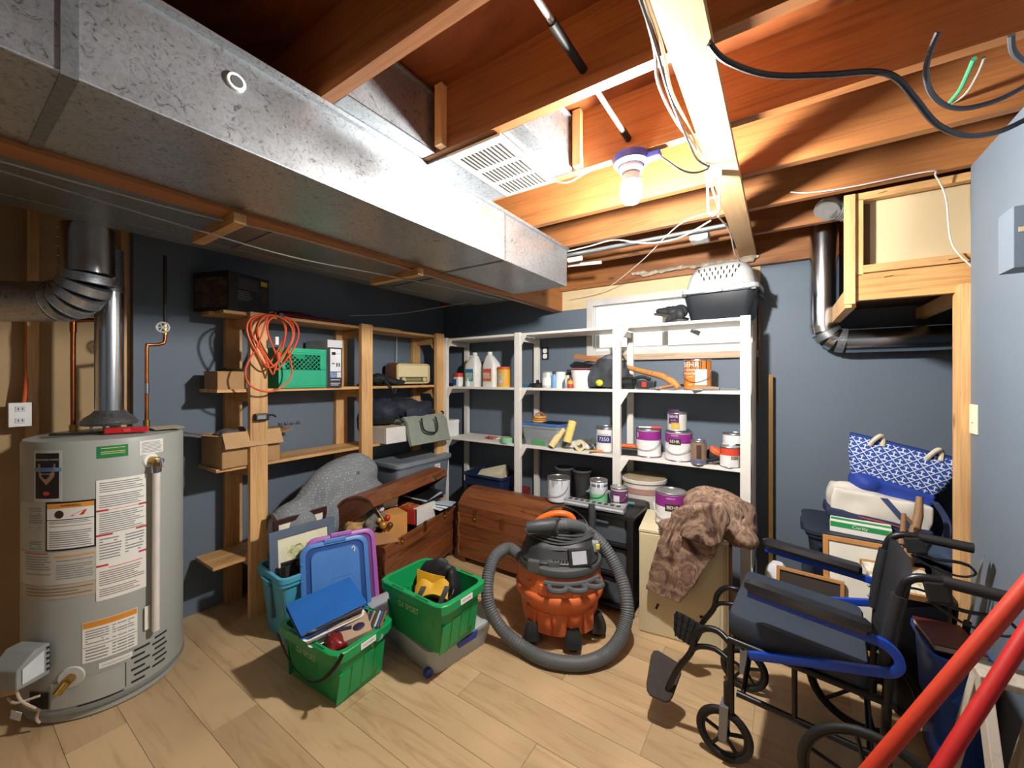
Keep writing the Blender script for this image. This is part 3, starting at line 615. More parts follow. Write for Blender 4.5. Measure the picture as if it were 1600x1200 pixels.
for z, ends in ((1.864, ((-.02, 1.86),)), (1.39, ((-.025, 1.85),)), (.92, ((-.03, 1.02), (1.02, 1.85))), (.352, ((-.045, 1.0), (1.0, 1.85)))):
    for a, b_ in ends:
        wsb('shelf_board', (X0+.04, .0, a, b_-.003, z, z+.02), PINE_Y); wsb('shelf_board', (.003, X1-.04, a+(.028 if z > 1.8 else .0), b_-.003, z, z+.02), PINE_Y)

# ------------------------------------------------------------------ white shelf unit on the back wall
wt = T('white_shelf', 'white painted wooden shelf unit along the back wall', 'shelf', (-1.44, 3.01, 0))
def wtb(n, b): return MB().box(*b).build(n, WHITEP, wt, sm=False, bevel=.002)
PX = (-1.255, -.418, .443, 1.255); YF, YB = -.18, .17
for i, x in enumerate(PX):
    wtb('post', (x-.028, x+.028, YF, YF+.035, 0, 1.862)); wtb('post', (x-.024, x+.024, YB-.035, YB, 0, 1.835))
    for z in (1.835, 1.375, .892):
        wtb('side_rail', (x-.012, x+.012, YF+.036, YB-.036, z-.045, z-.001))
        for s_ in ((1,) if i < 3 else ()):
            MB().prism([(0, 0), (.062, 0), (0, -.1)], YF+.004, YF+.016, lambda u, v, w_, s_=s_, z=z, x=x: (x+s_*(.028+u), w_, z+v)).build('gusset', WHITEP, wt, sm=False)
        MB().prism([(0, 0), (.07, 0), (0, -.08)], x-.026, x-.014, lambda u, v, w_, z=z: (w_, YF+.035+u, z-.0+v)).build('gusset', WHITEP, wt, sm=False)
for z in (1.835, 1.375, .892):
    for a, b_ in zip(PX[:-1], PX[1:]): wtb('shelf_board', (a+.029, b_-.029, YF+.012, YB, z, z+.02))
wtb('side_panel', (1.284, 1.296, YF+.06, YB, .3, 1.7))
SH = {1: 1.855, 2: 1.395, 3: .912}

# ------------------------------------------------------------------ builders for shelf things
def paint_can(label, loc, r, h, bands, lid='#b9babc', group=None, bail=True, txt=None, name='paint_can', drips=None, open_lid=None, rz=0):
    t = T(name, label, 'can', loc, rz, group); M_ = mat('#b4b6b8', .3, .9)
    MB().lathe([(r-.002, 0), (r, .003), (r, h-.006), (r-.002, h-.002)], 28).build('can_body', M_, t)
    MB().lathe([(r+.0025, h-.008), (r+.003, h-.002), (r+.001, h+.001), (r-.006, h+.001), (r-.008, h-.004)], 28, cap0=False, cap1=False).build('rim', M_, t)
    MB().lathe([(r+.002, .0), (r+.0025, .004), (r+.001, .007)], 28, cap0=False, cap1=False).build('base_rim', M_, t)
    l_ = MB().lathe([(r-.007, h-.003), (r-.018, h-.003), (r-.02, h-.006), (.002, h-.006)], 28).build('lid', mat(open_lid or lid, .45, .0 if open_lid else .6, .25 if open_lid else .08, 30), t)
    for k, (c, v0, v1) in enumerate(bands):
        MB().lathe([(r+.0007+.0002*k, h*v0), (r+.0007+.0002*k, h*v1)], 28, cap0=False, cap1=False).build('label_band', mat(c, .5, 0, .04, 20), t)
    if txt:
        for (body, size, v, u, c, plate) in txt:
            if plate:
                mb = MB(); patch(mb, cylmap(r+.002), u-plate[0]/2, u+plate[0]/2, h*v-plate[1]/2, h*v+plate[1]/2, 6); pl = mb.build('label_plate', mat(plate[2], .5), t)
            if not body: continue
            mb = MB(); put_text(mb, body, size, cylmap(r+.003), u, h*v); mb.build('lettering', mat(c, .6), t, sm=False)
    if drips:
        mb = MB()
        for k in range(drips[1]):
            u = random.uniform(-.9, .9)*r; mb.add([cylmap(r+.0022)(u+a, b_) for a, b_ in ((-.004, h-.01), (.004, h-.01), (.003, h*random.uniform(.5, .85)), (-.003, h*random.uniform(.5, .85)))], [(0, 1, 2, 3)])
        mb.build('paint_drips', mat(drips[0], .5), t)['kind'] = 'stuff'
    if bail:
        mb = MB(); mb.tube([(r*math.cos(a)*1.03, -r*.35-r*.75*math.sin(a)*1, h*.62-.35*h*math.sin(a)) if True else 0 for a in [i*PI/12 for i in range(13)]], .0018, 6); mb.build('bail_handle', M_, t)
        for s_ in (-1, 1): MB().ball((s_*r*.98, -r*.25, h*.63), .006, 8, 5).build('handle_ear', M_, t)
    return t
rz0 = math.radians(-28)
def wx(px, z, y=2.95): v = at(px, 600, Y=y); return (v.x, y, SH[z])

def jug(label, px, c_lab, c_top, txt, hh=.31, spout=True):
    t = T('jug', label, 'jug', wx(px, 2), math.radians(-8)); m = mat('#e9e8e2', .4)
    MB().loft([lp(.15, .10, .02, 0), lp(.156, .106, .025, .006), lp(.156, .106, .025, .19), lp(.15, .1, .03, .215), lp(.07, .055, .02, .285, cx=-.02 if not spout else .02), lp(.045, .045, .02, .295, cx=-.02 if not spout else .02)]).build('bottle', m, t)
    cx = -.02 if not spout else .02
    MB().lathe([(.021, .292), (.023, .295), (.023, .318), (.02, .322)], 18, (cx, 0, 0)).build('cap', mat('#e4e4de', .4), t)
    MB().tube([(-.055, 0, .2), (-.075, 0, .225), (-.07, 0, .265), (-.045, 0, .285), (cx-.02, 0, .285)], .011, 10, smooth=4).build('handle', m, t)
    fn = lambda u, v: (u, -.0538, v)
    mb = MB(); patch(mb, fn, -.058, .05, .05, .165); l_ = mb.build('label', mat(c_lab, .5), t, sm=False)
    fn2 = lambda u, v: (u, -.0544, v)
    mb = MB(); patch(mb, fn2, -.058, .05, .14, .165); mb.build('label_header', mat(c_top, .5), l_, sm=False)
    mb = MB(); bars(mb, fn2, -.05, .042, .065, .13, 5, .4, .4); mb.build('print', mat('#eef0ee', .6), l_, sm=False)
    return t
# shelf two, left bay
t = T('tin', 'red topped square tin with blue label, far left of shelf', 'can', wx(716, 2), math.radians(-15)); MB().loft([lp(.105, .06, .012, 0), lp(.105, .06, .012, .095)]).build('tin_body', WHITE, t); MB().loft([lp(.107, .062, .012, .092), lp(.107, .062, .012, .125), lp(.1, .055, .01, .13)]).build('red_top', mat('#d63f2f', .45), t)
mb = MB(); patch(mb, lambda u, v: (u, -.0306, v), -.048, .012, .012, .07); mb.build('blue_label', mat('#2f62b5', .5), t, sm=False)
t = T('glue_tube', 'small pale bottle beside the red topped tin', 'bottle', wx(731, 2, 2.9)); MB().lathe([(.02, 0), (.024, .004), (.024, .045), (.01, .06), (.004, .072)], 16).build('bottle', mat('#cfd8d8', .4), t); MB().lathe([(.0045, .068), (.004, .085)], 10).build('nozzle', WHITE, t)
jug('white plastic jug with blue and green label', 740, '#3a9d94', '#2a6fb0', '', spout=True)
jug('white plastic jug with orange picture label', 768, '#c9764a', '#d9543f', '', spout=False)
t = T('canister', 'yellow cardboard canister with orange top rim', 'canister', wx(788, 2)); MB().lathe([(.06, 0), (.06, .165)], 28).build('drum', mat('#e2a93c', .5), t); MB().lathe([(.062, .158), (.062, .178), (.058, .182), (.002, .18)], 28).build('lid', mat('#c65a2b', .5), t)
mb = MB(); patch(mb, cylmap(.0606), -.03, .02, .02, .12, 6); mb.build('picture', mat('#b9bcb4', .6, 0, .4, 40), t)
tag(soften(MB().obox((0, 0, .015), (.05, .03, .03)).ball((.03, 0, .02), .02), 'work_glove', mat('#2e6f9a', .8), None, .006, .003, 30, 3), 'small crumpled blue cloth on shelf beside second post', 'cloth').location = wx(822, 2, 2.97)
t = T('oil_pan', 'flat round black dish with knob on the shelf', 'dish', wx(840, 2, 2.96)); MB().lathe([(.05, 0), (.07, .006), (.072, .03), (.065, .036), (.012, .04)], 28).build('dish', BLACK, t); MB().lathe([(.012, .038), (.014, .06), (.006, .066)], 14).build('knob', BLACK, t)
t = T('spray_can', 'stubby pale grey can left of the blue bottle', 'can', wx(856, 2)); MB().lathe([(.045, 0), (.047, .004), (.047, .12), (.043, .128), (.04, .132)], 24).build('can_body', mat('#cfd3d2', .4, .3), t); MB().lathe([(.044, .128), (.044, .137), (.002, .138)], 24).build('lid', mat('#7d8a7f', .5), t); MB().lathe([(.0478, .02), (.0478, .085)], 24, cap0=False, cap1=False).build('label', PAPER, t)
t = T('spray_bottle', 'slim light blue bottle with dark cap', 'bottle', wx(866, 2, 2.93)); MB().lathe([(.022, 0), (.024, .004), (.024, .1), (.012, .115)], 18).build('bottle', mat('#6f9cc8', .4), t); MB().lathe([(.0135, .112), (.0135, .135), (.01, .138)], 14).build('cap', mat('#2e3a48', .4), t)
t = T('paper_roll', 'white roll of masking paper standing on the shelf', 'roll', wx(876, 2, 2.96)); MB().lathe([(.018, .0), (.042, 0), (.042, .132), (.018, .132)], 24, cap0=False, cap1=False).build('roll', PAPER, t); MB().lathe([(.0185, .001), (.0185, .133), (.0165, .133), (.0165, .001)], 18, cap0=False, cap1=False).build('core', KRAFT, t)
t = T('small_tin', 'small grey tin in front of the paper roll', 'can', wx(884, 2, 2.89)); MB().lathe([(.02, 0), (.0205, .06), (.018, .066)], 18).build('tin_body', mat('#8f9696', .4, .5), t); MB().lathe([(.0185, .064), (.018, .072), (.002, .073)], 16).build('lid', mat('#c9cbc9', .4, .5), t)
t = T('small_tin', 'small red and yellow tin beside the white tub', 'can', wx(891, 2, 2.9)); MB().lathe([(.021, 0), (.0215, .07), (.019, .075)], 18).build('tin_body', mat('#b2402d', .45), t); MB().lathe([(.0222, .035), (.0222, .06)], 18, cap0=False, cap1=False).build('yellow_band', mat('#d2a63c', .5), t); MB().lathe([(.0195, .073), (.018, .08), (.002, .081)], 16).build('lid', BLACK, t)
t = T('bottle', 'dark bottle with green white label behind small tins', 'bottle', wx(889, 2, 3.02)); MB().lathe([(.03, 0), (.032, .005), (.032, .11), (.016, .13)], 18).build('bottle', mat('#232c26', .4), t); MB().lathe([(.0165, .128), (.0165, .15), (.012, .152)], 14).build('cap', BLACK, t); MB().lathe([(.0326, .05), (.0326, .105)], 18, cap0=False, cap1=False).build('label', mat('#c9d4c4', .5), t)
t = T('tub', 'white plastic tub with red and pink tray on top', 'tub', wx(908, 2, 2.95)); MB().lathe([(.062, 0), (.066, .005), (.077, .13), (.081, .132), (.081, .142), (.074, .142), (.062, .01)], 28, cap1=True).build('tub_body', mat('#ecebe8', .4), t)
MB().lathe([(.05, .146), (.075, .149), (.088, .155), (.084, .158), (.055, .152)], 28).build('tray', mat('#d8707c', .4), t)
# duct-taped coat / tool bag, axe, tools: bay two-three on shelf two
t = T('tool_bag', 'dark grey padded tool bag with straps on the shelf', 'bag', (-1.13, 3.0, SH[2]), math.radians(-5))
soften(MB().ball((-.08, 0, .09), (.1, .1, .1)).ball((.02, .01, .16), (.12, .09, .11)).ball((.1, .0, .10), (.09, .1, .1)).obox((.0, 0, .06), (.26, .16, .11)), 'bag_body', mat('#3b4046', .75, 0, .2, 14, .2), t, .012, .014, 12, 4, .01)
soften(MB().ball((.03, .0, .22), (.11, .06, .05), rot=(0, -.35, 0)), 'bag_flap', mat('#676d72', .75, 0, .12, 14, .2), t, .01, .01, 14, 3)
MB().tube([(.14, -.02, .12), (.16, -.04, .22), (.12, -.05, .265), (.06, -.03, .27)], .006, 8, smooth=4).build('strap', BLACKM, t)
MB().ball((-.01, -.11, .045), (.03, .02, .025)).build('yellow_patch', mat('#d0cf3c', .5), t)
ax_ = T('axe', 'curved wooden axe handle lying on the shelf', 'tool', (-.78, 2.93, SH[2]), 0)
P = [at(938, 567, Y=3.08), at(975, 573, Y=3.02), at(1010, 582, Y=2.95), at(1035, 588, Y=2.91), at(1052, 598, Y=2.89), at(1060, 606, Y=2.885)]
MB().tube(P, [.016, .017, .02, .023, .027, .02], 12, smooth=5).build('handle', wood('ash handle', '#a9692f', '#cf9350', (3, 3, 3)), ax_, world=True)
plank = tag(MB().prism([(0, 0), (.02, -.02), (.24, -.06), (.25, -.02), (.03, .02)], 0, .04).build('wood_wedge', wood('wedge', '#8d5a30', '#b07f4d', (.4, 4, 4)), sm=False, bevel=.002), 'dark wooden wedge sticking out left of the tool bag', 'wood'); plank.location = at(898, 557, Y=3.05); plank.rotation_euler = (PI/2, 0, 0)
t = T('power_drill', 'black and red cordless tool with battery behind post', 'tool', (-.9, 2.93, SH[2]), 0)
MB().tube([(-.1, 0, .045), (0, 0, .045)], [.042, .045], 18).build('motor', BLACK, t); MB().obox((.09, 0, .035), (.13, .07, .06), (0, .05, 0)).build('battery', mat('#22262b', .45), t, sm=False, bevel=.008); MB().obox((.085, -.037, .036), (.03, .004, .035)).build('red_badge', mat('#d8352c', .4), t, sm=False); MB().tube([(-.02, 0, .07), (.06, .0, .09), (.12, 0, .07)], .012, 10, smooth=4).build('grip', BLACKM, t)
t = T('paint_brush', 'grey bristled paint brush hanging over the shelf edge', 'brush', (-.69, 2.85, SH[2]+.002), math.radians(35), rot=(0, math.radians(8), math.radians(150)))
MB().obox((.05, 0, .012), (.07, .055, .014)).build('bristles', mat('#6d7276', .9, 0, .3, 60), t, sm=False, bevel=.003); MB().obox((.0, 0, .012), (.035, .057, .017)).build('ferrule', mat('#c9b9ae', .4, .5), t, sm=False, bevel=.002); MB().tube([(-.01, 0, .012), (-.08, 0, .014), (-.12, 0, .016)], [.012, .009, .007], 10).build('handle', mat('#b5834d', .5), t)
t = T('pliers', 'dark plier handles behind the paint brush', 'tool', (-.62, 2.98, SH[2]), .2)
for s_ in (-1, 1): MB().tube([(-.08, s_*.02, .012), (0, s_*.012, .03), (.07, -s_*.005, .03)], .009, 8, smooth=4).build('handle', BLACK, t)
MB().ball((.08, 0, .03), (.03, .012, .01)).build('jaw', STEEL, t)
stc = paint_can('orange wood stain gallon can with white label on shelf', (-.475, 2.96, SH[2]), .084, .205, [('#d07a2c', .03, .97)], group=None, txt=[('BEHR', .05, .83, -.035, '#f3eee2', None), ('PREMIUM', .018, .66, -.04, '#f3eee2', None), ('Wood Stain', .024, .55, -.035, '#f3eee2', None), ('natural', .016, .44, -.04, '#f0e3cf', None), ('SEMI', .016, .18, -.04, '#f0e3cf', None)], drips=('#5a3a1e', 12), name='stain_can')
mb = MB(); patch(mb, cylmap(.0865), .0, .075, .035, .14, 8); mb.build('blank_label', PAPER, stc, label='blank white sticker')
t = T('putty_knives', 'grey rag and scrapers lying before orange stain can', 'tool', (-.36, 2.87, SH[2]), 0)
MB().tube([(-.12, 0, .012), (-.02, .01, .016), (.03, .0, .014)], [.012, .014, .01], 10).build('grip', mat('#8a7c6c', .6), t); MB().obox((.08, 0, .012), (.09, .03, .01), (0, 0, .2)).build('blade', mat('#8b8f90', .4, .7), t, sm=False, bevel=.002); MB().obox((-.1, -.03, .006), (.06, .05, .008), (0, 0, .5)).build('rag', mat('#a9a293', .9), t, sm=False, bevel=.003)
# outlet on the wall behind the white shelf
ol = T('wall_outlet', 'white duplex outlet on back wall behind white shelf', 'outlet', (-1.79, 3.2, 1.70))
MB().box(-.036, .036, -.006, 0, -.058, .058).build('cover_plate', mat('#2a2c30', .5), ol, sm=False, bevel=.002)
for z in (-.025, .025): MB().loft([[(x, -.0062, y_+z) for x, y_ in rrect(.04, .042, .012)], [(x, -.012, y_+z) for x, y_ in rrect(.04, .042, .012)]]).build('receptacle', WHITE, ol)

# shelf three: left bay
t = T('tape_roll', 'pale green masking tape roll at edge of lowest white shelf', 'tape', (-2.0, 2.885, SH[3])); MB().lathe([(.038, 0), (.058, 0), (.058, .045), (.038, .045)], 28, cap0=False, cap1=False).build('tape', mat('#7fc39a', .6), t); MB().lathe([(.0385, .001), (.0385, .046), (.036, .046), (.036, .001)], 24, cap0=False, cap1=False).build('core', KRAFT, t)
t = T('string_trimmer_line', 'tangle of red and white cord on lowest white shelf', 'cord', (-2.2, 2.95, SH[3]))
MB().tube([(-.1, 0, .008), (-.06, .03, .012), (-.02, -.02, .02), (.03, .02, .01), (.0, .05, .012), (-.05, -.01, .025), (.02, -.03, .012)], .006, 8, smooth=6).build('red_cord', mat('#b5474a', .6), t); MB().tube([(.03, 0, .008), (.08, .03, .014), (.12, -.02, .02), (.15, .03, .01), (.09, .04, .02)], .006, 8, smooth=6).build('white_cord', mat('#d8d8d6', .6), t)
# clear tote with blue lid
def bin_(t, w, d, h, taper, m, rim=.012, th=.004, r=.03, name='bin_body', rimh=.02):
    w0, d0 = w-2*taper, d-2*taper
    return MB().loft([lp(w0-.01, d0-.01, r, 0), lp(w0, d0, r, .006), lp(w, d, r, h-rimh), lp(w+2*rim, d+2*rim, r+rim*.6, h-rimh+.001), lp(w+2*rim, d+2*rim, r+rim*.6, h-.002), lp(w+2*rim-.004, d+2*rim-.004, r+rim*.5, h), lp(w-2*th, d-2*th, r, h), lp(w0-2*th, d0-2*th, r, th)]).build(name, m, t)
CLR = clear('clear plastic', '#c9d2d6', .38, .3); MILK = clear('milky plastic', '#dfe5e8', .5, .3)
t = T('clear_tote', 'clear plastic tote with blue lid on lowest shelf', 'tote', (-1.66, 3.0, SH[3]), math.radians(-3))
bin_(t, .38, .26, .17, .02, CLR, .008, .003, .03)
MB().loft([lp(.40, .28, .035, .168), lp(.405, .285, .035, .172), lp(.405, .285, .035, .184), lp(.37, .25, .03, .188), lp(.36, .24, .03, .183)]).build('lid', mat('#4a76b8', .4), t)
MB().obox((-.02, -.11, .03), (.13, .01, .035)).build('green_packet', mat('#49a35a', .5), t, sm=False); MB().tube([(-.1, -.05, .02), (.0, -.08, .1), (.1, -.04, .05), (.12, .05, .1)], .006, 8, smooth=5).build('coiled_cord', mat('#9a9d9c', .5), t)
t = T('sanding_discs', 'stack of tan sanding discs on the clear tote lid', 'disc', (-1.74, 3.0, SH[3]+.188))
for k in range(3): MB().lathe([(.015, .018*k), (.066-.004*k, .018*k), (.066-.004*k, .018*k+.014), (.015, .018*k+.014)], 24, (0.004*k, 0, 0)).build('disc', mat(('#d9a24a', '#c98a3e', '#d8a566')[k], .8), t)
MB().tube([(-.04, 0, .058), (0, .02, .075), (.05, .0, .06)], .008, 8, smooth=4).build('cord_wrap', mat('#b56f35', .8), t)
tag(MB().loft([lp(.2, .12, .01, 0), lp(.2, .12, .01, .006)]).build('flat_tray', BLACK), 'flat black plate on the blue tote lid', 'plate').location = (-1.57, 3.0, SH[3]+.1885)
def roller(label, a, b_, r, c, c2):
    t = T('paint_roller', label, 'paint roller', tuple(a)); v = Vector(b_)-Vector(a)
    d_ = v.normalized(); MB().tube([(0, 0, 0), v], r, 20).build('sleeve', mat(c, .95, 0, .1, 60, .3), t); MB().tube([-d_*.001, -d_*.0025], r*.62, 16).build('core_end', mat(c2, .8), t); MB().tube([-d_*.0025, -d_*.0035], r*.42, 16).build('core_hole', DK, t); return t
roller('pale cream paint roller sleeve leaning on the clear tote', at(861, 698, Y=2.84), at(880, 670, Y=2.93), .028, '#e8cf94', '#d8a85e')
roller('yellow paint roller sleeve standing against the clear tote', at(886, 691, Y=2.85), at(895, 658, Y=2.9), .033, '#e6d07a', '#d6b258')
t = T('masking_tape', 'roll of cream masking tape lying near shelf edge', 'tape', (-1.30, 2.87, SH[3]+.043), rot=(PI/2, 0, .4)); MB().lathe([(.022, -.02), (.042, -.02), (.042, .02), (.022, .02)], 24, cap0=False, cap1=False).build('tape', mat('#e2d3a4', .6), t); MB().lathe([(.0225, -.021), (.0225, .021), (.02, .021), (.02, -.021)], 20, cap0=False, cap1=False).build('core', mat('#b9a574', .7), t)
t = T('flashlight', 'short grey cylinder flashlight lying behind masking tape', 'flashlight', (-1.24, 2.93, SH[3]+.03), math.radians(-40)); MB().tube([(-.06, 0, .05), (.05, 0, .05)], .02, 16).build('barrel', mat('#6f7571', .5), t); MB().tube([(.045, 0, .05), (.06, 0, .05)], .023, 16).build('head', mat('#565b58', .5), t)
tag(soften(MB().obox((0, 0, .012), (.22, .12, .02)).ball((-.03, .03, .03), (.07, .05, .03)).ball((.06, .0, .03), (.05, .05, .03)), 'drop_sheet', mat('#d4d5d4', .6), None, .01, .014, 22, 2, .01), 'crumpled white plastic drop sheet behind the rollers', 'plastic sheet').location = (-1.36, 2.97, SH[3])
t = T('putty_knife', 'orange handled scraper near edge of lowest shelf', 'tool', (-1.14, 2.86, SH[3]), math.radians(25)); MB().tube([(-.07, 0, .012), (.0, 0, .016), (.03, 0, .012)], [.008, .012, .008], 10, smooth=3).build('handle', mat('#c98a55', .5), t); MB().obox((.06, 0, .01), (.06, .035, .003)).build('blade', STEEL, t, sm=False)
t = paint_can('white plaster tub marked 7350 with black lid', (-1.135, 3.0, SH[3]), .078, .185, [('#e9e8e6', .0, .9)], lid='#2a2b2d', bail=False, txt=[('7350', .04, .52, .008, '#eef0f2', (.115, .055, '#3a3a78')), ('PROFESSIONAL', .011, .72, .008, '#7a2a38', None)], name='plaster_tub', open_lid='#2f3032')
t = T('palm_sander', 'black electric sander lying behind third white post', 'tool', (-.93, 2.92, SH[3]), .2); MB().obox((0, 0, .03), (.15, .075, .055)).build('motor_body', BLACK, t, sm=False, bevel=.014); MB().obox((0, 0, .065), (.12, .05, .03)).build('top_grip', mat('#d0632d', .5), t, sm=False, bevel=.01); MB().tube([(.07, 0, .03), (.11, -.02, .015), (.14, -.06, .012)], .006, 8, smooth=4).build('power_cord', mat('#9a3a35', .5), t)
MAG = '#8d2a86'
paint_can('gallon paint can with magenta band, label turned away', (-.80, 2.955, SH[3]), .085, .2, [('#e8e6e4', .02, .98), (MAG, .62, .94), (MAG, .02, .06)], group=None, bail=True, txt=[('8', .05, .78, -.065, '#e5dfe6', None)], rz=rz0*0)
paint_can('gallon paint can with magenta band carrying a smaller can', (-.59, 2.93, SH[3]), .085, .2, [('#e8e6e4', .02, .98), (MAG, .62, .94), (MAG, .02, .05)], txt=[('BEHR', .028, .68, -.01, '#efe9d6', (.085, .042, '#3c2f2b')), ('PREMIUM', .012, .88, -.01, '#e7d6ea', None)])
paint_can('small quart can with dark label atop the magenta gallon', (-.60, 2.93, SH[3]+.2025), .062, .125, [('#cfcfce', .02, .98)], bail=False, txt=[('BEHR', .026, .8, -.012, '#d9c8e0', (.075, .1, '#4a2b52')), ('ULTRA', .012, .6, -.012, '#cbb9d2', None), ('', .01, .3, .0, '#c9a348', (.06, .045, '#c9a954'))])
t = T('screwdriver', 'red handled screwdriver lying on the magenta can lid', 'tool', (-.77, 2.94, SH[3]+.201), .3); MB().tube([(-.01, 0, .01), (.06, 0, .01)], [.011, .009], 10).build('grip', mat('#c93a3c', .4), t); MB().tube([(-.09, 0, .01), (-.01, 0, .01)], .004, 8).build('shank', STEEL, t)
paint_can('brown tinted quart can with peeling label', (-.455, 2.875, SH[3]), .048, .155, [('#8c7460', .02, .98), ('#5d6b90', .06, .2)], bail=False, txt=[('', .01, .55, .01, '#5a4030', (.03, .09, '#4a352a'))], open_lid='#7a6a5a', name='quart_can')
t = T('sanding_pad', 'orange and black abrasive pad leaning behind brown can', 'tool', (-.4, 2.99, SH[3]), rot=(0, .5, 0)); MB().lathe([(.05, .02), (.055, .03), (.055, .06), (.05, .07)], 20).build('black_pad', BLACKM, t); MB().lathe([(.05, .07), (.052, .09), (.045, .1)], 20).build('orange_pad', mat('#e06a3c', .6), t)
t = T('wire_brush', 'small black wire brush at right end of shelf', 'brush', (-.36, 2.9, SH[3]), rot=(0, -.3, .3)); MB().obox((0, 0, .035), (.1, .025, .02)).build('back', BLACK, t, sm=False, bevel=.005); MB().obox((.02, 0, .02), (.06, .02, .02)).build('bristles', mat('#5a5a58', .8), t, sm=False)
paint_can('quart can with orange red band at shelf end', (-.275, 2.895, SH[3]), .056, .13, [('#e9e7e4', .02, .98), ('#d9482e', .6, .95)], bail=False, txt=[('BEHR', .016, .5, .035, '#e8d9c8', (.045, .02, '#45403a'))], name='quart_can')
paint_can('taller white can behind the orange banded quart', (-.262, 3.03, SH[3]), .068, .2, [('#e4e4e2', .02, .98)], bail=True, txt=[('', .01, .6, .03, '#222222', (.035, .035, '#26282c'))], name='white_can')

# top of the white unit: pet carrier, shoes, papers
pc = T('pet_carrier', 'grey and black plastic pet carrier on top shelf', 'pet carrier', (-.33, 2.99, SH[1]), math.radians(-4))
DG = mat('#24292f', .45, 0, .08, 9, .05); LG = mat('#b9bbba', .45, 0, .05, 9, .03)
MB().loft([lp(.34, .22, .05, 0), lp(.36, .24, .05, .012), lp(.425, .285, .05, .165), lp(.445, .30, .05, .17), lp(.445, .30, .05, .18)]).build('base_shell', DG, pc)
MB().loft([lp(.452, .306, .05, .178), lp(.452, .306, .05, .205), lp(.41, .28, .06, .212), lp(.37, .25, .07, .30), lp(.31, .2, .08, .355), lp(.22, .13, .06, .372)]).build('top_shell', LG, pc)
for r_, (n_, z_) in enumerate(((8, .325), (7, .297), (6, .268))):
    for i in range(n_):
        u = (i-(n_-1)/2)*.033; yy = -.128+(.325-z_)*.12*-1-(.0 if z_ < .3 else -.02)
        y_face = -(.125+(.30-z_)*(.015/.088)) if z_ <= .30 else -(.125-(z_-.30)*(.025/.055))
        MB().obox((u, y_face-.0005, z_), (.007, .006, .022), (0, u*2.2, 0)).build('air_slot', DK, pc, sm=False)
MB().obox((-.02, -.156, .185), (.1, .012, .03)).build('latch', mat('#9a9ea0', .45), pc, sm=False, bevel=.004)
for x in (-.2, .2): MB().obox((x, -.14, .17), (.03, .03, .02)).build('side_latch', DG, pc, sm=False, bevel=.004)
MB().tube([(.215, -.05, .16), (.235, -.02, .13), (.235, .05, .13), (.215, .08, .16)], .008, 8, smooth=3).build('door_handle', DG, pc)
def shoe(label, loc, rot):
    t = T('shoe', label, 'shoe', loc, rot=rot)
    MB().loft([[(x*1.0, y_*1.0, z) for x, y_ in rrect(.26, .085, .04)] for z in (0, .018)]).build('sole', mat('#4a3f38', .7), t, bevel=.003)
    soften(MB().ball((.06, 0, .035), (.07, .038, .03)).ball((-.06, 0, .055), (.06, .038, .05)).ball((.0, 0, .045), (.07, .038, .04)), 'upper', mat('#2d3136', .6), t, .008, .004, 20, 3)
    MB().tube([(-.03, -.02, .085), (.0, .02, .085), (.02, -.02, .075)], .003, 6).build('laces', mat('#5b5f63', .7), t)
shoe('dark shoe standing on the top shelf beside the pet carrier', (-.62, 2.96, SH[1]), (0, 0, 2.2)); shoe('dark shoe resting tilted on the other shoe', (-.67, 3.06, SH[1]+.06), (0, -.25, 2.9))
t = T('papers', 'thin pile of papers on top white shelf', 'papers', (-.98, 2.95, SH[1]), .2)
for k in range(4): MB().obox((.01*k, .006*k, .004+.004*k), (.2, .14, .002), (0, 0, .15*k)).build('sheet', mat(('#d9d9d2', '#c3c9b8', '#e2e0d8', '#b9bdb2')[k], .8), t, sm=False)

# ------------------------------------------------------------------ on the wooden shelf
def zx(l): return {1: 1.884, 2: 1.41, 3: .94, 4: .372}[l]
# black printed carton on top
bx_ = T('black_carton', 'black printed cardboard carton on the top pine shelf', 'box', (-2.89, 1.105, zx(1)), math.radians(18))
blk_ = blotch('printed carton', [(.35, '#121214'), (.62, '#1d1c1d'), (.7, '#4a3c34')], 7, .55, 0)
MB().box(-.14, .14, -.13, .15, 0, .235).build('carton', blk_, bx_, sm=False, bevel=.002)
fn = lambda u, v: (.1405, u, v)
mb = MB(); patch(mb, fn, -.07, .075, .14, .21); mb.build('grey_panel', mat('#3b3b3e', .6), bx_, sm=False); mb = MB(); patch(mb, fn, .09, .135, .185, .215); mb.build('yellow_label', mat('#d6b53a', .6), bx_, sm=False); mb = MB(); bars(mb, fn, -.07, .03, .07, .13, 5, .3, .5); mb.build('print', mat('#85868a', .6), bx_, sm=False)
fn = lambda u, v: (u, -.1305, v)
mb = MB(); patch(mb, fn, -.13, .13, .02, .2); mb.build('photo_print', blotch('photo print', [(.3, '#1c1716'), (.5, '#4a3a34'), (.65, '#6e5a50'), (.75, '#201a19')], 16, .6, 0), bx_, sm=False)
rd = T('red_bag', 'dark red folded cloth on top pine shelf', 'cloth', (-2.87, 1.6, zx(1))); soften(MB().obox((0, 0, .02), (.16, .5, .03)).ball((0, -.1, .03), (.08, .16, .035)), 'fabric', mat('#6e2027', .7), rd, .012, .01, 12, 4)
tag(MB().obox((0, 0, .006), (.09, .3, .012)).build('wood_strip', PINE_Y, sm=False, bevel=.001), 'loose pine strip lying on top pine shelf', 'wood').location = (-2.80, 2.2, zx(1))
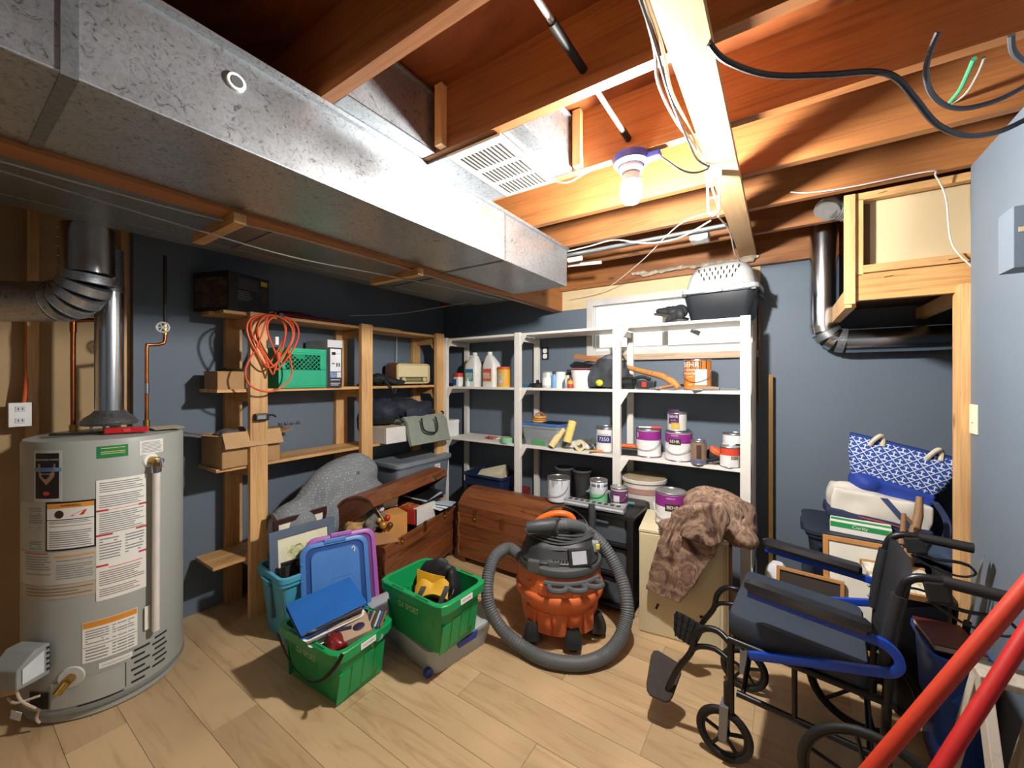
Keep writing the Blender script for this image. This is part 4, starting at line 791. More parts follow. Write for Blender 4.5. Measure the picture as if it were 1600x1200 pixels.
# orange extension cord hung on the post
ec = T('extension_cord', 'coiled orange extension cord hanging from pine post', 'cord', (-2.67, 1.2, 1.86))
OC = mat('#e0592c', .5)
def loop(cy, cz, ry, rz_, ph, x, n=26, tw=.3): return [Vector((x+.012*math.sin(2*a+ph), cy+ry*math.sin(a)+tw*.1*math.sin(2*a), cz-rz_*(1-math.cos(a)))) for a in [2*PI*i/n for i in range(n)]]
pts = []
for k, (cy, ry, rzz, x) in enumerate(((.02, .085, .155, .02), (.06, .10, .17, .03), (.03, .07, .185, .04), (.09, .085, .15, .05), (.01, .12, .165, .058))):
    pts += loop(cy, .01, ry, rzz, k*1.3, x)
MB().tube(pts, .0055, 8).build('coil', OC, ec)
MB().tube([(.05, .0, .0), (.06, -.06, -.18), (.06, -.11, -.28), (.062, -.13, -.36), (.062, -.1, -.43), (.062, -.02, -.465), (.062, .06, -.45), (.06, .14, -.36), (.05, .12, -.2)], .0055, 8, smooth=6).build('hanging_loop', OC, ec)
MB().obox((.05, .05, -.15), (.02, .02, .05)).build('white_tag', WHITE, ec, sm=False, bevel=.002); MB().obox((.04, .08, .01), (.03, .03, .04)).build('black_plug', BLACK, ec, sm=False, bevel=.005); MB().tube([(.05, .06, -.22), (.05, .065, -.27)], .012, 10).build('orange_socket', OC, ec)
MB().tube([(-.02, .04, .03), (.03, .04, .035), (.06, .04, .02)], .006, 8).build('hook', STEEL, ec)
# small brown box and black cable on shelf two left end
t = T('small_carton', 'small brown cardboard box at left end of middle shelf', 'box', (-2.86, 1.06, zx(2)), 0); MB().box(-.1, .1, -.075, .075, 0, .105).build('carton', KRAFT, t, sm=False, bevel=.002); MB().box(-.105, -.0, -.08, .08, .105, .108).box(.002, .105, -.08, .08, .105, .108).build('flaps', KRAFT, t, sm=False); mb = MB(); bars(mb, lambda u, v: (u, -.0755, v), -.04, .03, .05, .075, 2); mb.build('print', INK, t, sm=False)
tag(MB().tube([(0, 0, .006), (.05, .04, .012), (.09, .0, .01), (.05, -.04, .014), (0, 0, .02)], .005, 8, smooth=5).build('cable_coil', BLACK), 'coil of thin black cord on small brown box', 'cord').location = (-2.86, 1.06, zx(2)+.108)
# green milk crate
mc = T('milk_crate', 'green plastic milk crate full of tools on middle shelf', 'crate', (-2.86, 1.475, zx(2)), 0)
CG = mat('#27b184', .4); w_, d_, h_ = .28, .33, .27
def cr(n, b): return MB().box(*b).build(n, CG, mc, sm=False, bevel=.003)
cr('base', (-w_/2, w_/2, -d_/2, d_/2, 0, .012)); cr('lower_front', (w_/2-.01, w_/2, -d_/2, d_/2, .012, .125)); cr('top_front', (w_/2-.012, w_/2+.004, -d_/2, d_/2, .225, h_)); cr('back_wall', (-w_/2, -w_/2+.01, -d_/2, d_/2, .012, h_)); cr('end_wall', (-w_/2, w_/2, -d_/2, -d_/2+.01, .012, h_)); cr('end_wall', (-w_/2, w_/2, d_/2-.01, d_/2, .012, h_))
for y in (-d_/2, d_/2-.045): cr('corner_post', (w_/2-.012, w_/2+.003, y, y+.045, .012, h_))
for z in (.14, .2, .24): cr('rib', (w_/2, w_/2+.006, -d_/2, d_/2, z-.003 if z > .2 else .122, z+.003 if z > .2 else .128))
for s_ in (-1, 1):
    for k in range(-3, 9):
        y0 = -d_/2+.045+k*.03; z0, z1 = .126, .226
        a = (y0, z0) if s_ > 0 else (y0, z1); b_ = (y0+.1, z1) if s_ > 0 else (y0+.1, z0)
        lo, hi = -d_/2+.045, d_/2-.045
        ta = max(0, (lo-y0)/.1); tb = min(1, (hi-y0)/.1)
        if tb-ta < .1: continue
        q = lambda t_: (w_/2-.005, a[0]+(b_[0]-a[0])*t_, a[1]+(b_[1]-a[1])*t_)
        MB().tube([q(ta), q(tb)], .003, 6).build('lattice_bar', CG, mc)
random.seed(3)
t = T('hand_saw', 'yellow handled tool sticking out of milk crate', 'tool', (-2.87, 1.42, zx(2)+.2)); MB().prism([(-.06, 0), (.07, -.02), (.08, .01), (.0, .075), (-.05, .08)], -.01, .01, lambda u, v, w__: (w__, u, v)).build('handle', mat('#e2a326', .5), t, sm=False, bevel=.004); MB().box(-.002, .002, -.12, .0, -.1, .02).build('blade', STEEL, t, sm=False)
for k, (nm, lb, y, c_) in enumerate((('hammer', 'wooden hammer handle inside milk crate', 1.47, '#9a6a42'), ('wrench', 'silver wrench inside milk crate', 1.50, '#b9bcbe'), ('pliers', 'pale handled pliers inside milk crate', 1.54, '#d8cfb4'))):
    t = T(nm, lb, 'tool', (-2.80, y, zx(2)+.015)); MB().tube([(-.05, -.05, .02), (.03, .03, .14+.02*k)], .010, 10).build('handle', mat(c_, .4, .6 if k == 1 else 0), t); MB().ball((.035, .035, .15+.02*k), (.018, .03, .018)).build('head', mat('#6a6d70', .4, .7), t)
tag(soften(MB().obox((0, 0, .06), (.22, .28, .1)).ball((.03, .05, .13), (.07, .08, .05)).ball((.0, -.08, .12), (.08, .06, .05)), 'tool_pile', mat('#1c1b1a', .6, .2, .4, 40), None, .012, .02, 30, 2), 'dark jumble of small tools filling the milk crate', 'tools').location = (-2.86, 1.475, zx(2)+.013)  # dark pile put in to darken the crate's inside like shade
# monitor arm / appliance box
ab = T('appliance_box', 'tall white and black printed box right of milk crate', 'box', (-2.845, 1.705, zx(2)))
MB().box(-.16, .13, -.058, .058, 0, .345).build('carton', mat('#d9dadd', .6), ab, sm=False, bevel=.002)
fn = lambda u, v: (.1305, u, v); fn2 = lambda u, v: (.1312, u, v)
def pa(n, u0, u1, v0, v1, m, f_=fn): mb = MB(); patch(mb, f_, u0, u1, v0, v1); return mb.build(n, m, ab, sm=False)
pa('dark_panel', -.058, .058, .0, .29, mat('#2a2b36', .55)); pa('white_panel', -.038, .048, .115, .28, mat('#eceef2', .6), fn2); pa('lower_picture', -.038, .01, .07, .11, mat('#7f8fb0', .6, 0, .4, 60), fn2); pa('info_panel', .014, .048, .07, .11, mat('#dfe2e6', .6), fn2)
fn3 = lambda u, v: (.1318, u, v)
mb = MB(); mb.add([fn3(u, v) for u, v in ((-.026, .235), (.0, .235), (.005, .24), (.005, .252), (.0, .257), (-.026, .257))], [tuple(range(6))]); mb.build('icon', INKK, ab, sm=False); mb = MB(); bars(mb, fn3, .009, .038, .24, .25, 1, .3, 0); mb.build('icon_line', INK, ab, sm=False)
for u in (.01, .028): pa('icon', u, u+.009, .15, .178, INKK, fn3)
pa('icon', -.024, -.004, .168, .176, INKK, fn3); mb = MB(); bars(mb, fn3, -.035, .04, .01, .06, 4, .5, .4); mb.build('print', mat('#c9cdd6', .6), ab, sm=False)
t = T('cable_adapter', 'small white and black adapter before printed box', 'adapter', (-2.74, 1.75, zx(2)), 0); MB().obox((0, 0, .014), (.03, .045, .028)).build('white_block', WHITE, t, sm=False, bevel=.004); MB().obox((0, -.05, .016), (.03, .04, .03)).build('black_block', BLACK, t, sm=False, bevel=.004)
# open carton, glue gun on the post
oc = T('open_carton', 'open brown cardboard carton with flaps on lower shelf', 'box', (-2.86, 1.155, zx(3)), math.radians(3))
def ocb(n, b): return MB().box(*b).build(n, KRAFT, oc, sm=False)
ocb('bottom', (-.13, .13, -.17, .17, 0, .004)); ocb('side', (.126, .13, -.17, .17, 0, .19)); ocb('side', (-.13, -.126, -.17, .17, 0, .19)); ocb('side', (-.13, .13, -.17, -.166, 0, .19)); ocb('side', (-.13, .13, .166, .17, 0, .19))
MB().obox((.15, .0, .165), (.004, .335, .1), (0, -.45, 0)).build('flap', mat('#c29c6e', .85), oc, sm=False); MB().obox((-.02, -.21, .2), (.24, .1, .004), (-.2, 0, 0)).build('flap', KRAFT, oc, sm=False); MB().obox((.0, .21, .185), (.25, .1, .004), (.25, 0, 0)).build('flap', KRAFT, oc, sm=False)
tag(soften(MB().ball((0, 0, .0), (.08, .06, .05)).ball((.04, .05, .02), (.04, .04, .04)), 'grey_rag', mat('#6c6468', .85), None, .01, .012, 22, 3), 'crumpled grey rag in the open carton', 'rag').location = (-2.88, 1.08, zx(3)+.17)
tag(soften(MB().obox((0, 0, 0), (.1, .16, .1)).ball((.02, .05, .06), .04), 'dark_cloth', mat('#3e3a3c', .85), None, .012, .012, 16, 3), 'dark cloth bundle at right side of open carton', 'rag').location = (-2.86, 1.2, zx(3)+.1)
t = T('clamp', 'small black spring clamp fixed on the pine post', 'clamp', (-2.70, 1.19, 1.235)); MB().obox((.018, 0, .0), (.035, .08, .045)).build('jaw', BLACK, t, sm=False, bevel=.008); MB().tube([(.02, .03, .0), (.025, .06, .01), (.02, .085, -.005)], .006, 8, smooth=3).build('lever', BLACKM, t); MB().box(.036, .037, -.03, .02, -.012, .012).build('label', mat('#8a8c8e', .5), t, sm=False)
t = T('wire_clips', 'strip of shiny metal clips hung behind pine post', 'clips', (-2.84, 1.42, 1.15)); MB().box(-.01, .01, -.06, .1, -.002, .002).build('strip', mat('#77797c', .35, .7), t, sm=False)
for k in range(4): MB().obox((.0, -.04+.04*k, .012), (.016, .022, .02), (.3*k, 0, 0)).build('clip', mat('#5a5c68', .35, .5), t, sm=False, bevel=.003)
# radio
ra = T('radio', 'vintage cream faced radio in a walnut case', 'radio', (-2.865, 2.53, zx(2)), math.radians(-6))
ra.scale = (1.0, 1.12, 1.12)
WAL = wood('walnut', '#5a341c', '#85512b', (3, .4, 3), 6, .35, False)
MB().loft([[(-.085, y, z+.095) for y, z in rrect(.33, .17, .03)], [(.08, y, z+.095) for y, z in rrect(.33, .17, .03)]]).build('case', WAL, ra, bevel=.003)
MB().loft([[(.08, y, z+.095) for y, z in rrect(.322, .162, .028)], [(.088, y, z+.095) for y, z in rrect(.322, .162, .028)], [(.088, y, z+.095) for y, z in rrect(.298, .14, .02)], [(.082, y, z+.095) for y, z in rrect(.298, .14, .02)]]).build('bezel', mat('#cdb98a', .4), ra)
MB().box(.082, .0845, -.145, .145, .072, .162).build('grille_cloth', mat('#e2d3a6', .9, 0, .06, 90), ra, sm=False); MB().box(.082, .086, -.13, .13, .03, .066).build('dial_panel', mat('#3b3020', .4), ra, sm=False); MB().box(.086, .0865, -.075, .075, .038, .058).build('tuning_scale', mat('#8c8a62', .5), ra, sm=False)
for y in (-.1, .1): MB().tube([(.086, y, .047), (.1, y, .047)], .017, 18).build('knob', mat('#dccfa6', .35, .3), ra)
for y in (-.12, .12): MB().lathe([(.012, 0), (.014, .012)], 10, (.0, y, -.0)).build('foot', BLACK, ra)
tag(MB().tube([(0, 0, 0), (.0, .003, .15), (.005, 0, .3)], .0025, 6).build('antenna_wire', CORDW), 'thin white wire rising behind the radio', 'cable').location = (-2.99, 2.5, 1.56)
t = T('black_bag', 'crumpled black bag left of the radio on shelf', 'bag', (-2.84, 2.2, zx(2))); soften(MB().ball((0, 0, .05), (.1, .14, .05)).ball((.05, -.05, .06), (.07, .09, .05)).ball((.06, .12, .03), (.06, .09, .035)), 'bag_body', mat('#1d1f22', .7), t, .01, .014, 18, 3, .012); MB().tube([(.1, -.04, .05), (.125, .0, .0), (.13, .04, -.06), (.12, .07, -.02)], .008, 8, smooth=4).build('strap', BLACKM, t)
tag(soften(MB().ball((0, 0, .03), (.05, .05, .03)), 'black_glove', BLACKM, None, .008, .006, 30, 2), 'small dark bundle on middle shelf at right end', 'cloth').location = (-2.84, 2.75, zx(2))
# duffel bag, messenger bag, cartons on lower shelf
t = T('white_carton', 'long white carton lying on lower pine shelf', 'box', (-2.80, 2.5, zx(3)), math.radians(-3)); MB().box(-.15, .17, -.38, .30, 0, .13).build('carton', mat('#dfddd8', .7), t, sm=False, bevel=.002)
MB().obox((.0, -.12, .132), (.3, .5, .004), (0, .03, 0)).build('lid_flap', mat('#d2b48c', .8), t, sm=False); mb = MB(); bars(mb, lambda u, v: (.1705, u, v), .2, .28, .05, .09, 3, .4, .2); mb.build('print', mat('#b4b4b2', .7), t, sm=False)
t = T('white_box', 'white glossy box at end of lower pine shelf', 'box', (-2.74, 2.9, .912), 0); MB().box(-.13, .08, -.09, .1, 0.0, .15).build('carton', mat('#eceae8', .5), t, sm=False, bevel=.003); MB().box(-.132, .082, -.092, .102, .12, .153).build('lid', mat('#efeeec', .5), t, sm=False, bevel=.003)
t = T('messenger_bag', 'sage green messenger bag draped over the white carton', 'bag', (-2.622, 2.52, zx(3)), 0)
SG = mat('#8f978a', .8, 0, .08, 20, .1)
MB().sheet(lambda u, v: (.015+.05*(1-v)**2-.12*max(0, v-.75)*2, -.22+.47*u, -.03+.24*v-.02*max(0, v-.75)), 12, 10, .03).build('flap', SG, t)
MB().sheet(lambda u, v: (-.03-.16*v, -.22+.47*u, .165+.02*math.sin(v*3)), 10, 6, .04).build('bag_body', SG, t)
MB().tube([(.05, -.10, .19), (.062, -.09, .1), (.075, -.04, .065), (.078, .05, .06), (.07, .07, .12), (.05, .065, .19)], .008, 8, smooth=4).build('handle', mat('#24262a', .8), t)
t = T('duffel_bag', 'navy black duffel bag slumped on the lower shelf', 'bag', (-2.84, 2.42, zx(3)+.15), 0)
soften(MB().ball((.03, -.22, .10), (.15, .14, .12)).ball((.03, .0, .12), (.15, .2, .10)).ball((.03, .2, .07), (.14, .16, .07)).ball((.1, .12, .10), (.07, .18, .07), rot=(.25, 0, 0)), 'bag_body', mat('#242c38', .7, 0, .12, 18, .15), t, .014, .02, 9, 3, .02)
MB().sheet(lambda u, v: (.135+.03*math.sin(u*3.1)*math.sin(v*3.1), -.06+.26*u, .15-.1*v-.06*u), 8, 6, .02).build('front_pocket', mat('#2c3644', .7, 0, .1, 20, .1), t)
MB().tube([(.14, -.2, .1), (.19, -.1, .0), (.2, .08, -.03), (.19, .3, .02), (.16, .38, .06), (.1, .34, .08)], .007, 8, smooth=5).build('strap', BLACKM, t)
MB().obox((.185, .06, .1), (.008, .014, .02)).build('zip_pull', STEEL, t, sm=False)
# grey tote below
t = T('grey_tote', 'large grey translucent tote under the lower pine shelf', 'tote', (-2.80, 2.52, zx(4)), 0); GT = mat('#79848f', .4, 0, .06, 6, .02)
bin_(t, .36, .62, .36, .02, GT, .01, .004, .04); MB().loft([lp(.40, .66, .05, .352), lp(.405, .665, .05, .36), lp(.405, .665, .05, .385), lp(.36, .62, .05, .392), lp(.33, .59, .05, .386)]).build('lid', mat('#8a949d', .4), t)
mb = MB(); patch(mb, lambda u, v: (.1865-.0*(v), u, v), .1, .17, .22, .32); l_ = mb.build('label', PAPER, t, sm=False); mb = MB(); bars(mb, lambda u, v: (.1875, u, v), .105, .16, .23, .31, 5, .4, .5); mb.build('print', mat('#9a7aa0', .7), l_, sm=False)
# big grey cushions
t = T('floor_cushion', 'large dotted grey beanbag cushion below the pine shelf', 'cushion', (-2.62, 1.62, .0), 0)
dot = None
def dotted():
    m, nt, b = nodes('dotted grey fabric'); b.inputs['Roughness'].default_value = .9
    v = nt.nodes.new('ShaderNodeTexVoronoi'); v.inputs['Scale'].default_value = 55; v.inputs['Randomness'].default_value = .35
    tc = nt.nodes.new('ShaderNodeTexCoord'); nt.links.new(tc.outputs['Object'], v.inputs['Vector'])
    nt.links.new(ramp(nt, v.outputs['Distance'], [(.16, '#b4b8bb'), (.24, '#83888c'), (.6, '#7b8084')]), b.inputs['Base Color']); bumpit(nt, b, tex(nt, 'noise', 90), .2, .004); return m
DOT = dotted()
soften(MB().ball((.0, .05, .70), (.14, .34, .2), rot=(.35, 0, 0)).ball((.02, .1, .55), (.16, .36, .22)).obox((.03, -.22, .66), (.1, .2, .12), (.5, 0, 0)), 'cushion_body', DOT, t, .018, .02, 6, 8)
soften(MB().ball((.04, -.28, .50), (.13, .16, .2)).ball((.08, -.2, .38), (.12, .2, .14)), 'folded_end', DOT, t, .018, .02, 7, 6); MB().ball((.115, .13, .80), (.008, .016, .014)).build('button', mat('#5f6468', .8), t)
soften(MB().ball((.05, -.05, .22), (.2, .3, .2)).ball((.03, .15, .15), (.18, .25, .15)), 'cushion_base', DOT, t, .02, .02, 6, 6)
t = T('rolled_blanket', 'rolled grey blanket with pale edge behind the frames', 'blanket', (-2.60, 1.36, .50), 0); MB().sheet(lambda u, v: ((.08-.07*u*.8)*math.cos(u*11)+.0, -.15+.3*v, .06+(.08-.07*u*.8)*math.sin(u*11)), 40, 4, .012).build('blanket', mat('#75736f', .95, 0, .1, 30, .2), t)
# ------------------------------------------------------------------ cedar chests
CEDAR = wood('cedar', '#4e2815', '#8a5230', (.35, 5, 5), 5, .32, True, .1)
CEDARS = wood('cedar side', '#452312', '#74401f', (5, .35, 5), 5, .35, False, .1)
def chest(label, loc, rz, L, D, opened=0):
    t = T('cedar_chest', label, 'chest', loc, rz); hb = .40
    for k in range(4):
        z0 = .045+k*(hb-.045)/4; z1 = z0+(hb-.045)/4-.0015
        MB().box(-L/2, L/2, -D/2, -D/2+.018, z0, z1).build('front_board', CEDAR, t, sm=False, bevel=.002)
        MB().box(-L/2, L/2, D/2-.018, D/2, z0, z1).build('back_board', CEDAR, t, sm=False)
        for s_ in (-1, 1): MB().box(s_*L/2-(.018 if s_ > 0 else 0), s_*L/2+(.018 if s_ < 0 else 0), -D/2+.019, D/2-.019, z0, z1).build('end_board', CEDARS, t, sm=False)
    MB().box(-L/2+.02, L/2-.02, -D/2+.02, D/2-.02, .05, .065).build('bottom', CEDARS, t, sm=False)
    for s_ in (-1, 1):
        for y in (-D/2+.03, D/2-.03): MB().box(s_*(L/2-.035)-.03, s_*(L/2-.035)+.03, y-.025, y+.025, 0, .046).build('foot', CEDARS, t, sm=False, bevel=.004)
        MB().tube([(s_*(L/2-.004), -D/2-.004, z) if False else (s_*(L/2-.006)+.005*math.sin(z*42), -D/2-.003, z) for z in [.06+.012*i for i in range(29)]], .008, 6).build('corner_trim', CEDAR, t)
    lid = bpy.data.objects.new('lid', None); C.objects.link(lid); lid.parent = t; lid.location = (0, D/2, hb+.002); lid.rotation_euler = (math.radians(-opened), 0, 0)
    fh, dh = .06, .105
    prof = lambda k, n=8: (-D+D*k/n, fh+dh*math.sin(PI*k/n)**.75)
    MB().box(-L/2, L/2, -D, -D+.018, 0, fh).build('lid_front', CEDAR, lid, sm=False, bevel=.002); MB().box(-L/2, L/2, -.018, 0, 0, fh).build('lid_back', CEDAR, lid, sm=False)
    for s_ in (-1, 1):
        x = s_*(L/2-.009); MB().prism([(-D+.019, 0), (-.019, 0)]+[prof(8-k) if k not in (0, 8) else ((-.019 if k == 0 else -D+.019), fh) for k in range(9)], x-.009, x+.009, lambda u, v, w_: (w_, u, v-.016 if v > fh else v)).build('lid_end', CEDARS, lid, sm=False)
    for k in range(8):
        a, b_ = prof(k), prof(k+1)
        MB().loft([[(x, a[0]+.0008, a[1]-.015), (x, a[0]+.0008, a[1]), (x, b_[0]-.0008, b_[1]), (x, b_[0]-.0008, b_[1]-.015)] for x in (-L/2-.006, L/2+.006)]).build('stave', CEDAR, lid, sm=False)
    for x in (-L*.3, L*.3):
        MB().box(x-.018, x+.018, -D-.004, -D, .0, .045).build('latch_plate', BRASS, lid, sm=False, bevel=.002)
        MB().box(x-.014, x+.014, -D/2-.004, -D/2, hb-.05, hb).build('hasp', BRASS, t, sm=False, bevel=.002); MB().ball((x, -D/2-.006, hb-.03), .008, 8, 6).build('latch_knob', BRASS, t)
    MB().box(-.02, .02, -D/2-.005, -D/2, hb-.06, hb+.02).build('lock', BRASS, t, sm=False, bevel=.003)
    return t
chest('open cedar chest overflowing with toys and boxes', (-2.395, 2.05, 0), math.radians(102), .90, .42, 36)
chest('closed cedar chest with domed lid behind the vacuum', (-1.735, 2.635, 0), 0, .87, .39, 0)
# contents of the open chest
t = T('kraft_box', 'small orange brown box with open white flaps in chest', 'box', (-2.30, 1.88, .36), math.radians(75)); KB = mat('#c98f4a', .8)
MB().box(-.08, .08, -.08, .08, 0, .165).build('carton', KB, t, sm=False, bevel=.002); MB().obox((.02, .10, .225), (.15, .004, .13), (.2, 0, 0)).build('flap', mat('#e0d2bb', .8), t, sm=False); MB().obox((-.115, 0, .19), (.004, .15, .11), (0, -.5, 0)).build('flap', mat('#d9c09a', .8), t, sm=False)
t = T('raccoon_plush', 'grey plush toy slumped inside the open chest', 'plush toy', (-2.34, 1.74, .42)); FUR = mat('#6f6d66', .95, 0, .25, 40, .5)
soften(MB().ball((0, 0, .08), (.06, .06, .085)).ball((.01, .03, .17), (.048, .05, .045)).ball((.04, -.05, .05), (.035, .03, .07), rot=(.5, .3, 0)).ball((.05, .06, .06), (.03, .03, .06)).ball((-.02, .05, .21), (.015, .018, .02)).ball((-.02, .0, .21), (.015, .018, .02)), 'body', FUR, t, .009, .008, 50, 2)
MB().ball((.062, .035, .155), (.018, .02, .016)).build('snout', mat('#c9c2c4', .9), t); MB().ball((.05, .02, .185), .006, 8, 6).build('eye', BLACK, t); MB().ball((.045, .055, .185), .006, 8, 6).build('eye', BLACK, t)
for k, (nm, lb, p_, c_) in enumerate((('plush_toy', 'tan plush toy at left end of open chest', (-2.38, 1.64, .42), '#b08b58'), ('plush_toy', 'sandy plush toy behind the grey plush', (-2.46, 1.86, .47), '#c39a60'))):
    t = T(nm, lb, 'plush toy', p_); soften(MB().ball((0, 0, .06), (.07, .07, .07)).ball((.01, .06, .11), (.045, .045, .045)).ball((.04, -.05, .07), (.03, .05, .03)).ball((-.01, .09, .145), (.014, .014, .02)), 'body', mat(c_, .95, 0, .25, 40, .5), t, .009, .008, 45, 2); MB().ball((.055, .065, .11), .008, 8, 6).build('nose', BLACK, t)
t = T('bead_ornament', 'gold and red ornament beads beside the grey plush', 'ornament', (-2.24, 1.76, .43))
for k, (p_, r_, c_) in enumerate((((0, 0, .05), .026, '#b5832e'), ((.0, .035, .09), .02, '#c2372c'), ((.02, .04, .04), .022, '#6a3a2a'), ((-.03, -.01, .08), .018, '#c9a04a'))): MB().ball(p_, r_).build('bead', mat(c_, .35, .3), t)
tag(MB().obox((0, 0, 0), (.2, .17, .006), (.12, .1, 1.3)).build('cardboard_sheet', mat('#a97c50', .85), sm=False), 'flat brown cardboard lying in front left of chest', 'cardboard').location = (-2.21, 1.71, .415)
t = T('picture_box', 'black box with orange photo on top inside chest', 'box', (-2.38, 2.18, .37), math.radians(100)); MB().box(-.12, .12, -.1, .12, 0, .12).build('carton', mat('#e6e4e0', .6), t, sm=False, bevel=.002); MB().box(-.135, -.12, -.1, .12, 0, .125).build('dark_side', mat('#262a33', .5), t, sm=False); MB().box(-.115, .115, -.06, .115, .12, .122).build('photo_print', blotch('orange photo', [(.3, '#3a1f14'), (.45, '#b5582a'), (.6, '#e39a5a'), (.75, '#7a3a1e')], 16, .5, 0), t, sm=False); MB().box(-.15, -.136, -.1, .05, .02, .13).build('red_strip', mat('#c73a2d', .5), t, sm=False)
t = T('vinyl_records', 'stack of black glossy folders at back of chest', 'folders', (-2.42, 2.3, .5), math.radians(100))
for k in range(4): MB().obox((.0, .0, .006+.012*k), (.26, .2, .008), (.12, 0, .12*k-.15)).build('folder', BLACK if k != 2 else mat('#c9d3dc', .6), t, sm=False)
t = T('papers', 'white papers with dark print at right end of chest', 'papers', (-2.33, 2.36, .44), math.radians(95))
for k in range(3): MB().obox((.02*k, -.01*k, .004+.006*k), (.16, .2, .003), (.1, .05*k, .2*k)).build('sheet', mat(('#dfe2e6', '#e8e8e4', '#b9c8da')[k], .8), t, sm=False)
# can on the closed chest, boots and tote below the white shelf
paint_can('white gallon can with rusty lid on the closed chest', (-1.375, 2.66, .572), .083, .17, [('#dde0e4', .0, .98)], open_lid='#a06a30', bail=True, drips=('#8f969c', 6), name='rusty_can')
bt_ = T('storage_box', 'dark box carrying boots behind the closed chest', 'box', (-1.42, 2.98, 0)); MB().box(-.2, .2, -.12, .12, 0, .40).build('carton', mat('#2a2522', .85), bt_, sm=False, bevel=.003); MB().box(-.205, .205, -.125, .125, .36, .402).build('lid', mat('#2e2926', .85), bt_, sm=False, bevel=.003)
for k, (x, lb) in enumerate(((-1.50, 'dark rubber boot left of its pair below shelf'), (-1.34, 'dark rubber boot right of its pair below shelf'))):
    t = T('rubber_boot', lb, 'boot', (x, 3.0, .402), -.3); RB = mat('#3a3c3d', .6, 0, .1, 12, .05)
    MB().loft([circ(.055, .05, 20), circ(.052, .15, 20), circ(.065, .26, 20), circ(.075, .33, 20), circ(.078, .335, 20), circ(.07, .333, 20), circ(.058, .25, 20)], True, True).build('shaft', RB, t); soften(MB().ball((0, -.04, .045), (.05, .11, .045)).ball((0, .02, .06), (.05, .06, .06)), 'foot', RB, t, .01, .002, 10, 3); MB().lathe([(.079, .32), (.081, .335), (.077, .337)], 20, cap0=False, cap1=False).build('top_band', mat('#55585a', .6), t)
NAVY = mat('#1c2c4a', .42, 0, .06, 8, .02)
t = T('navy_tote', 'open navy tote under left bay of white shelf', 'tote', (-2.24, 2.99, 0)); bin_(t, .44, .3, .60, .03, NAVY, .014, .004, .03); MB().box(-.2, .2, -.17, -.15, .5, .53).build('rib', NAVY, t, sm=False, bevel=.004)
t = T('envelope_box', 'cream envelope box tilted in the navy tote', 'box', (-2.22, 2.99, .53), rot=(.2, -.25, .3)); MB().box(-.13, .13, -.09, .09, 0, .09).build('carton', mat('#d8cfb0', .7), t, sm=False, bevel=.002); MB().box(-.131, .131, -.091, .091, .07, .092).build('lid', mat('#dfd6b8', .7), t, sm=False, bevel=.002)
tag(MB().box(-.06, .06, -.05, .05, 0, .5).build('red_carton', mat('#7a2420', .7), sm=False, bevel=.003), 'dark red carton standing beside the navy tote', 'box').location = (-1.93, 3.02, 0)

# ------------------------------------------------------------------ drawer cart
ct = T('drawer_cart', 'black plastic drawer cart with clear drawers', 'drawer cart', (-.965, 2.60, 0), 0)
PB = mat('#1d1e20', .4, 0, .06, 9, .02)
for x in (-.2, .2):
    for y in (-.17, .17): MB().box(x-.02, x+.02, y-.02, y+.02, .05, .62).build('post', PB, ct, sm=False, bevel=.005)
    MB().box(x-.008, x+.008, -.15, .15, .06, .60).build('side_panel', PB, ct, sm=False, bevel=.003)
MB().loft([lp(.44, .38, .03, .605), lp(.445, .385, .03, .612), lp(.445, .385, .03, .632), lp(.42, .36, .03, .64)]).build('top', PB, ct)
for z in (.05, .24, .43): MB().box(-.2, .2, -.18, .18, z, z+.014).build('shelf_rail', PB, ct, sm=False)
SMK = clear('smoky drawer', '#6f7780', .6, .25)
for k, z in enumerate((.068, .258, .448)):
    dr = MB().loft([lp(.33, .30, .02, z), lp(.345, .32, .02, z+.15), lp(.335, .31, .02, z+.15), lp(.32, .29, .02, z+.006)]).build('drawer', SMK, ct); MB().box(-.06, .06, -.175, -.158, z+.11, z+.125).build('handle', SMK, dr, sm=False, bevel=.003)
    soften(MB().obox((0, 0, z+.04), (.28, .24, .07)).ball((.05, 0, z+.07), (.08, .1, .04)), 'folded_contents', mat(('#4a5668', '#56636e', '#8a6a44')[k], .85), ct, .016, .012, 14, 3)
for x in (-.19, .19):
    for y in (-.16, .16):
        MB().tube([(x-.012, y, .025), (x+.012, y, .025)], .025, 14).build('caster', BLACK, ct)
t = T('power_bar', 'long grey slotted power bar across the drawer cart', 'power bar', (-1.0, 2.425, .641), math.radians(2)); MB().obox((0, 0, .02), (.40, .06, .04)).build('housing', mat('#8d9195', .4), t, sm=False, bevel=.006)
for k in range(9): MB().obox((-.16+.04*k, -.004, .0405), (.024, .03, .002)).build('socket', DK, t, sm=False)
MB().obox((0, -.031, .02), (.39, .003, .012)).build('edge_strip', mat('#d5d8da', .35), t, sm=False)
paint_can('paint streaked can with green tape band on cart', (-1.03, 2.58, .641), .058, .15, [('#c9cdd0', .0, .98), ('#74c48c', .03, .42), ('#5e6a78', .72, .84)], bail=True, open_lid='#d9dcda', drips=('#eceeec', 8), name='taped_can')
paint_can('small purple labelled can on the drawer cart', (-.89, 2.585, .641), .055, .12, [('#cfc9cf', .0, .98), ('#6a3a66', .2, .85)], bail=True, open_lid='#d6d4d6', txt=[('', .01, .35, .0, '#fff000', (.04, .06, '#e9e7ea'))], name='purple_can')
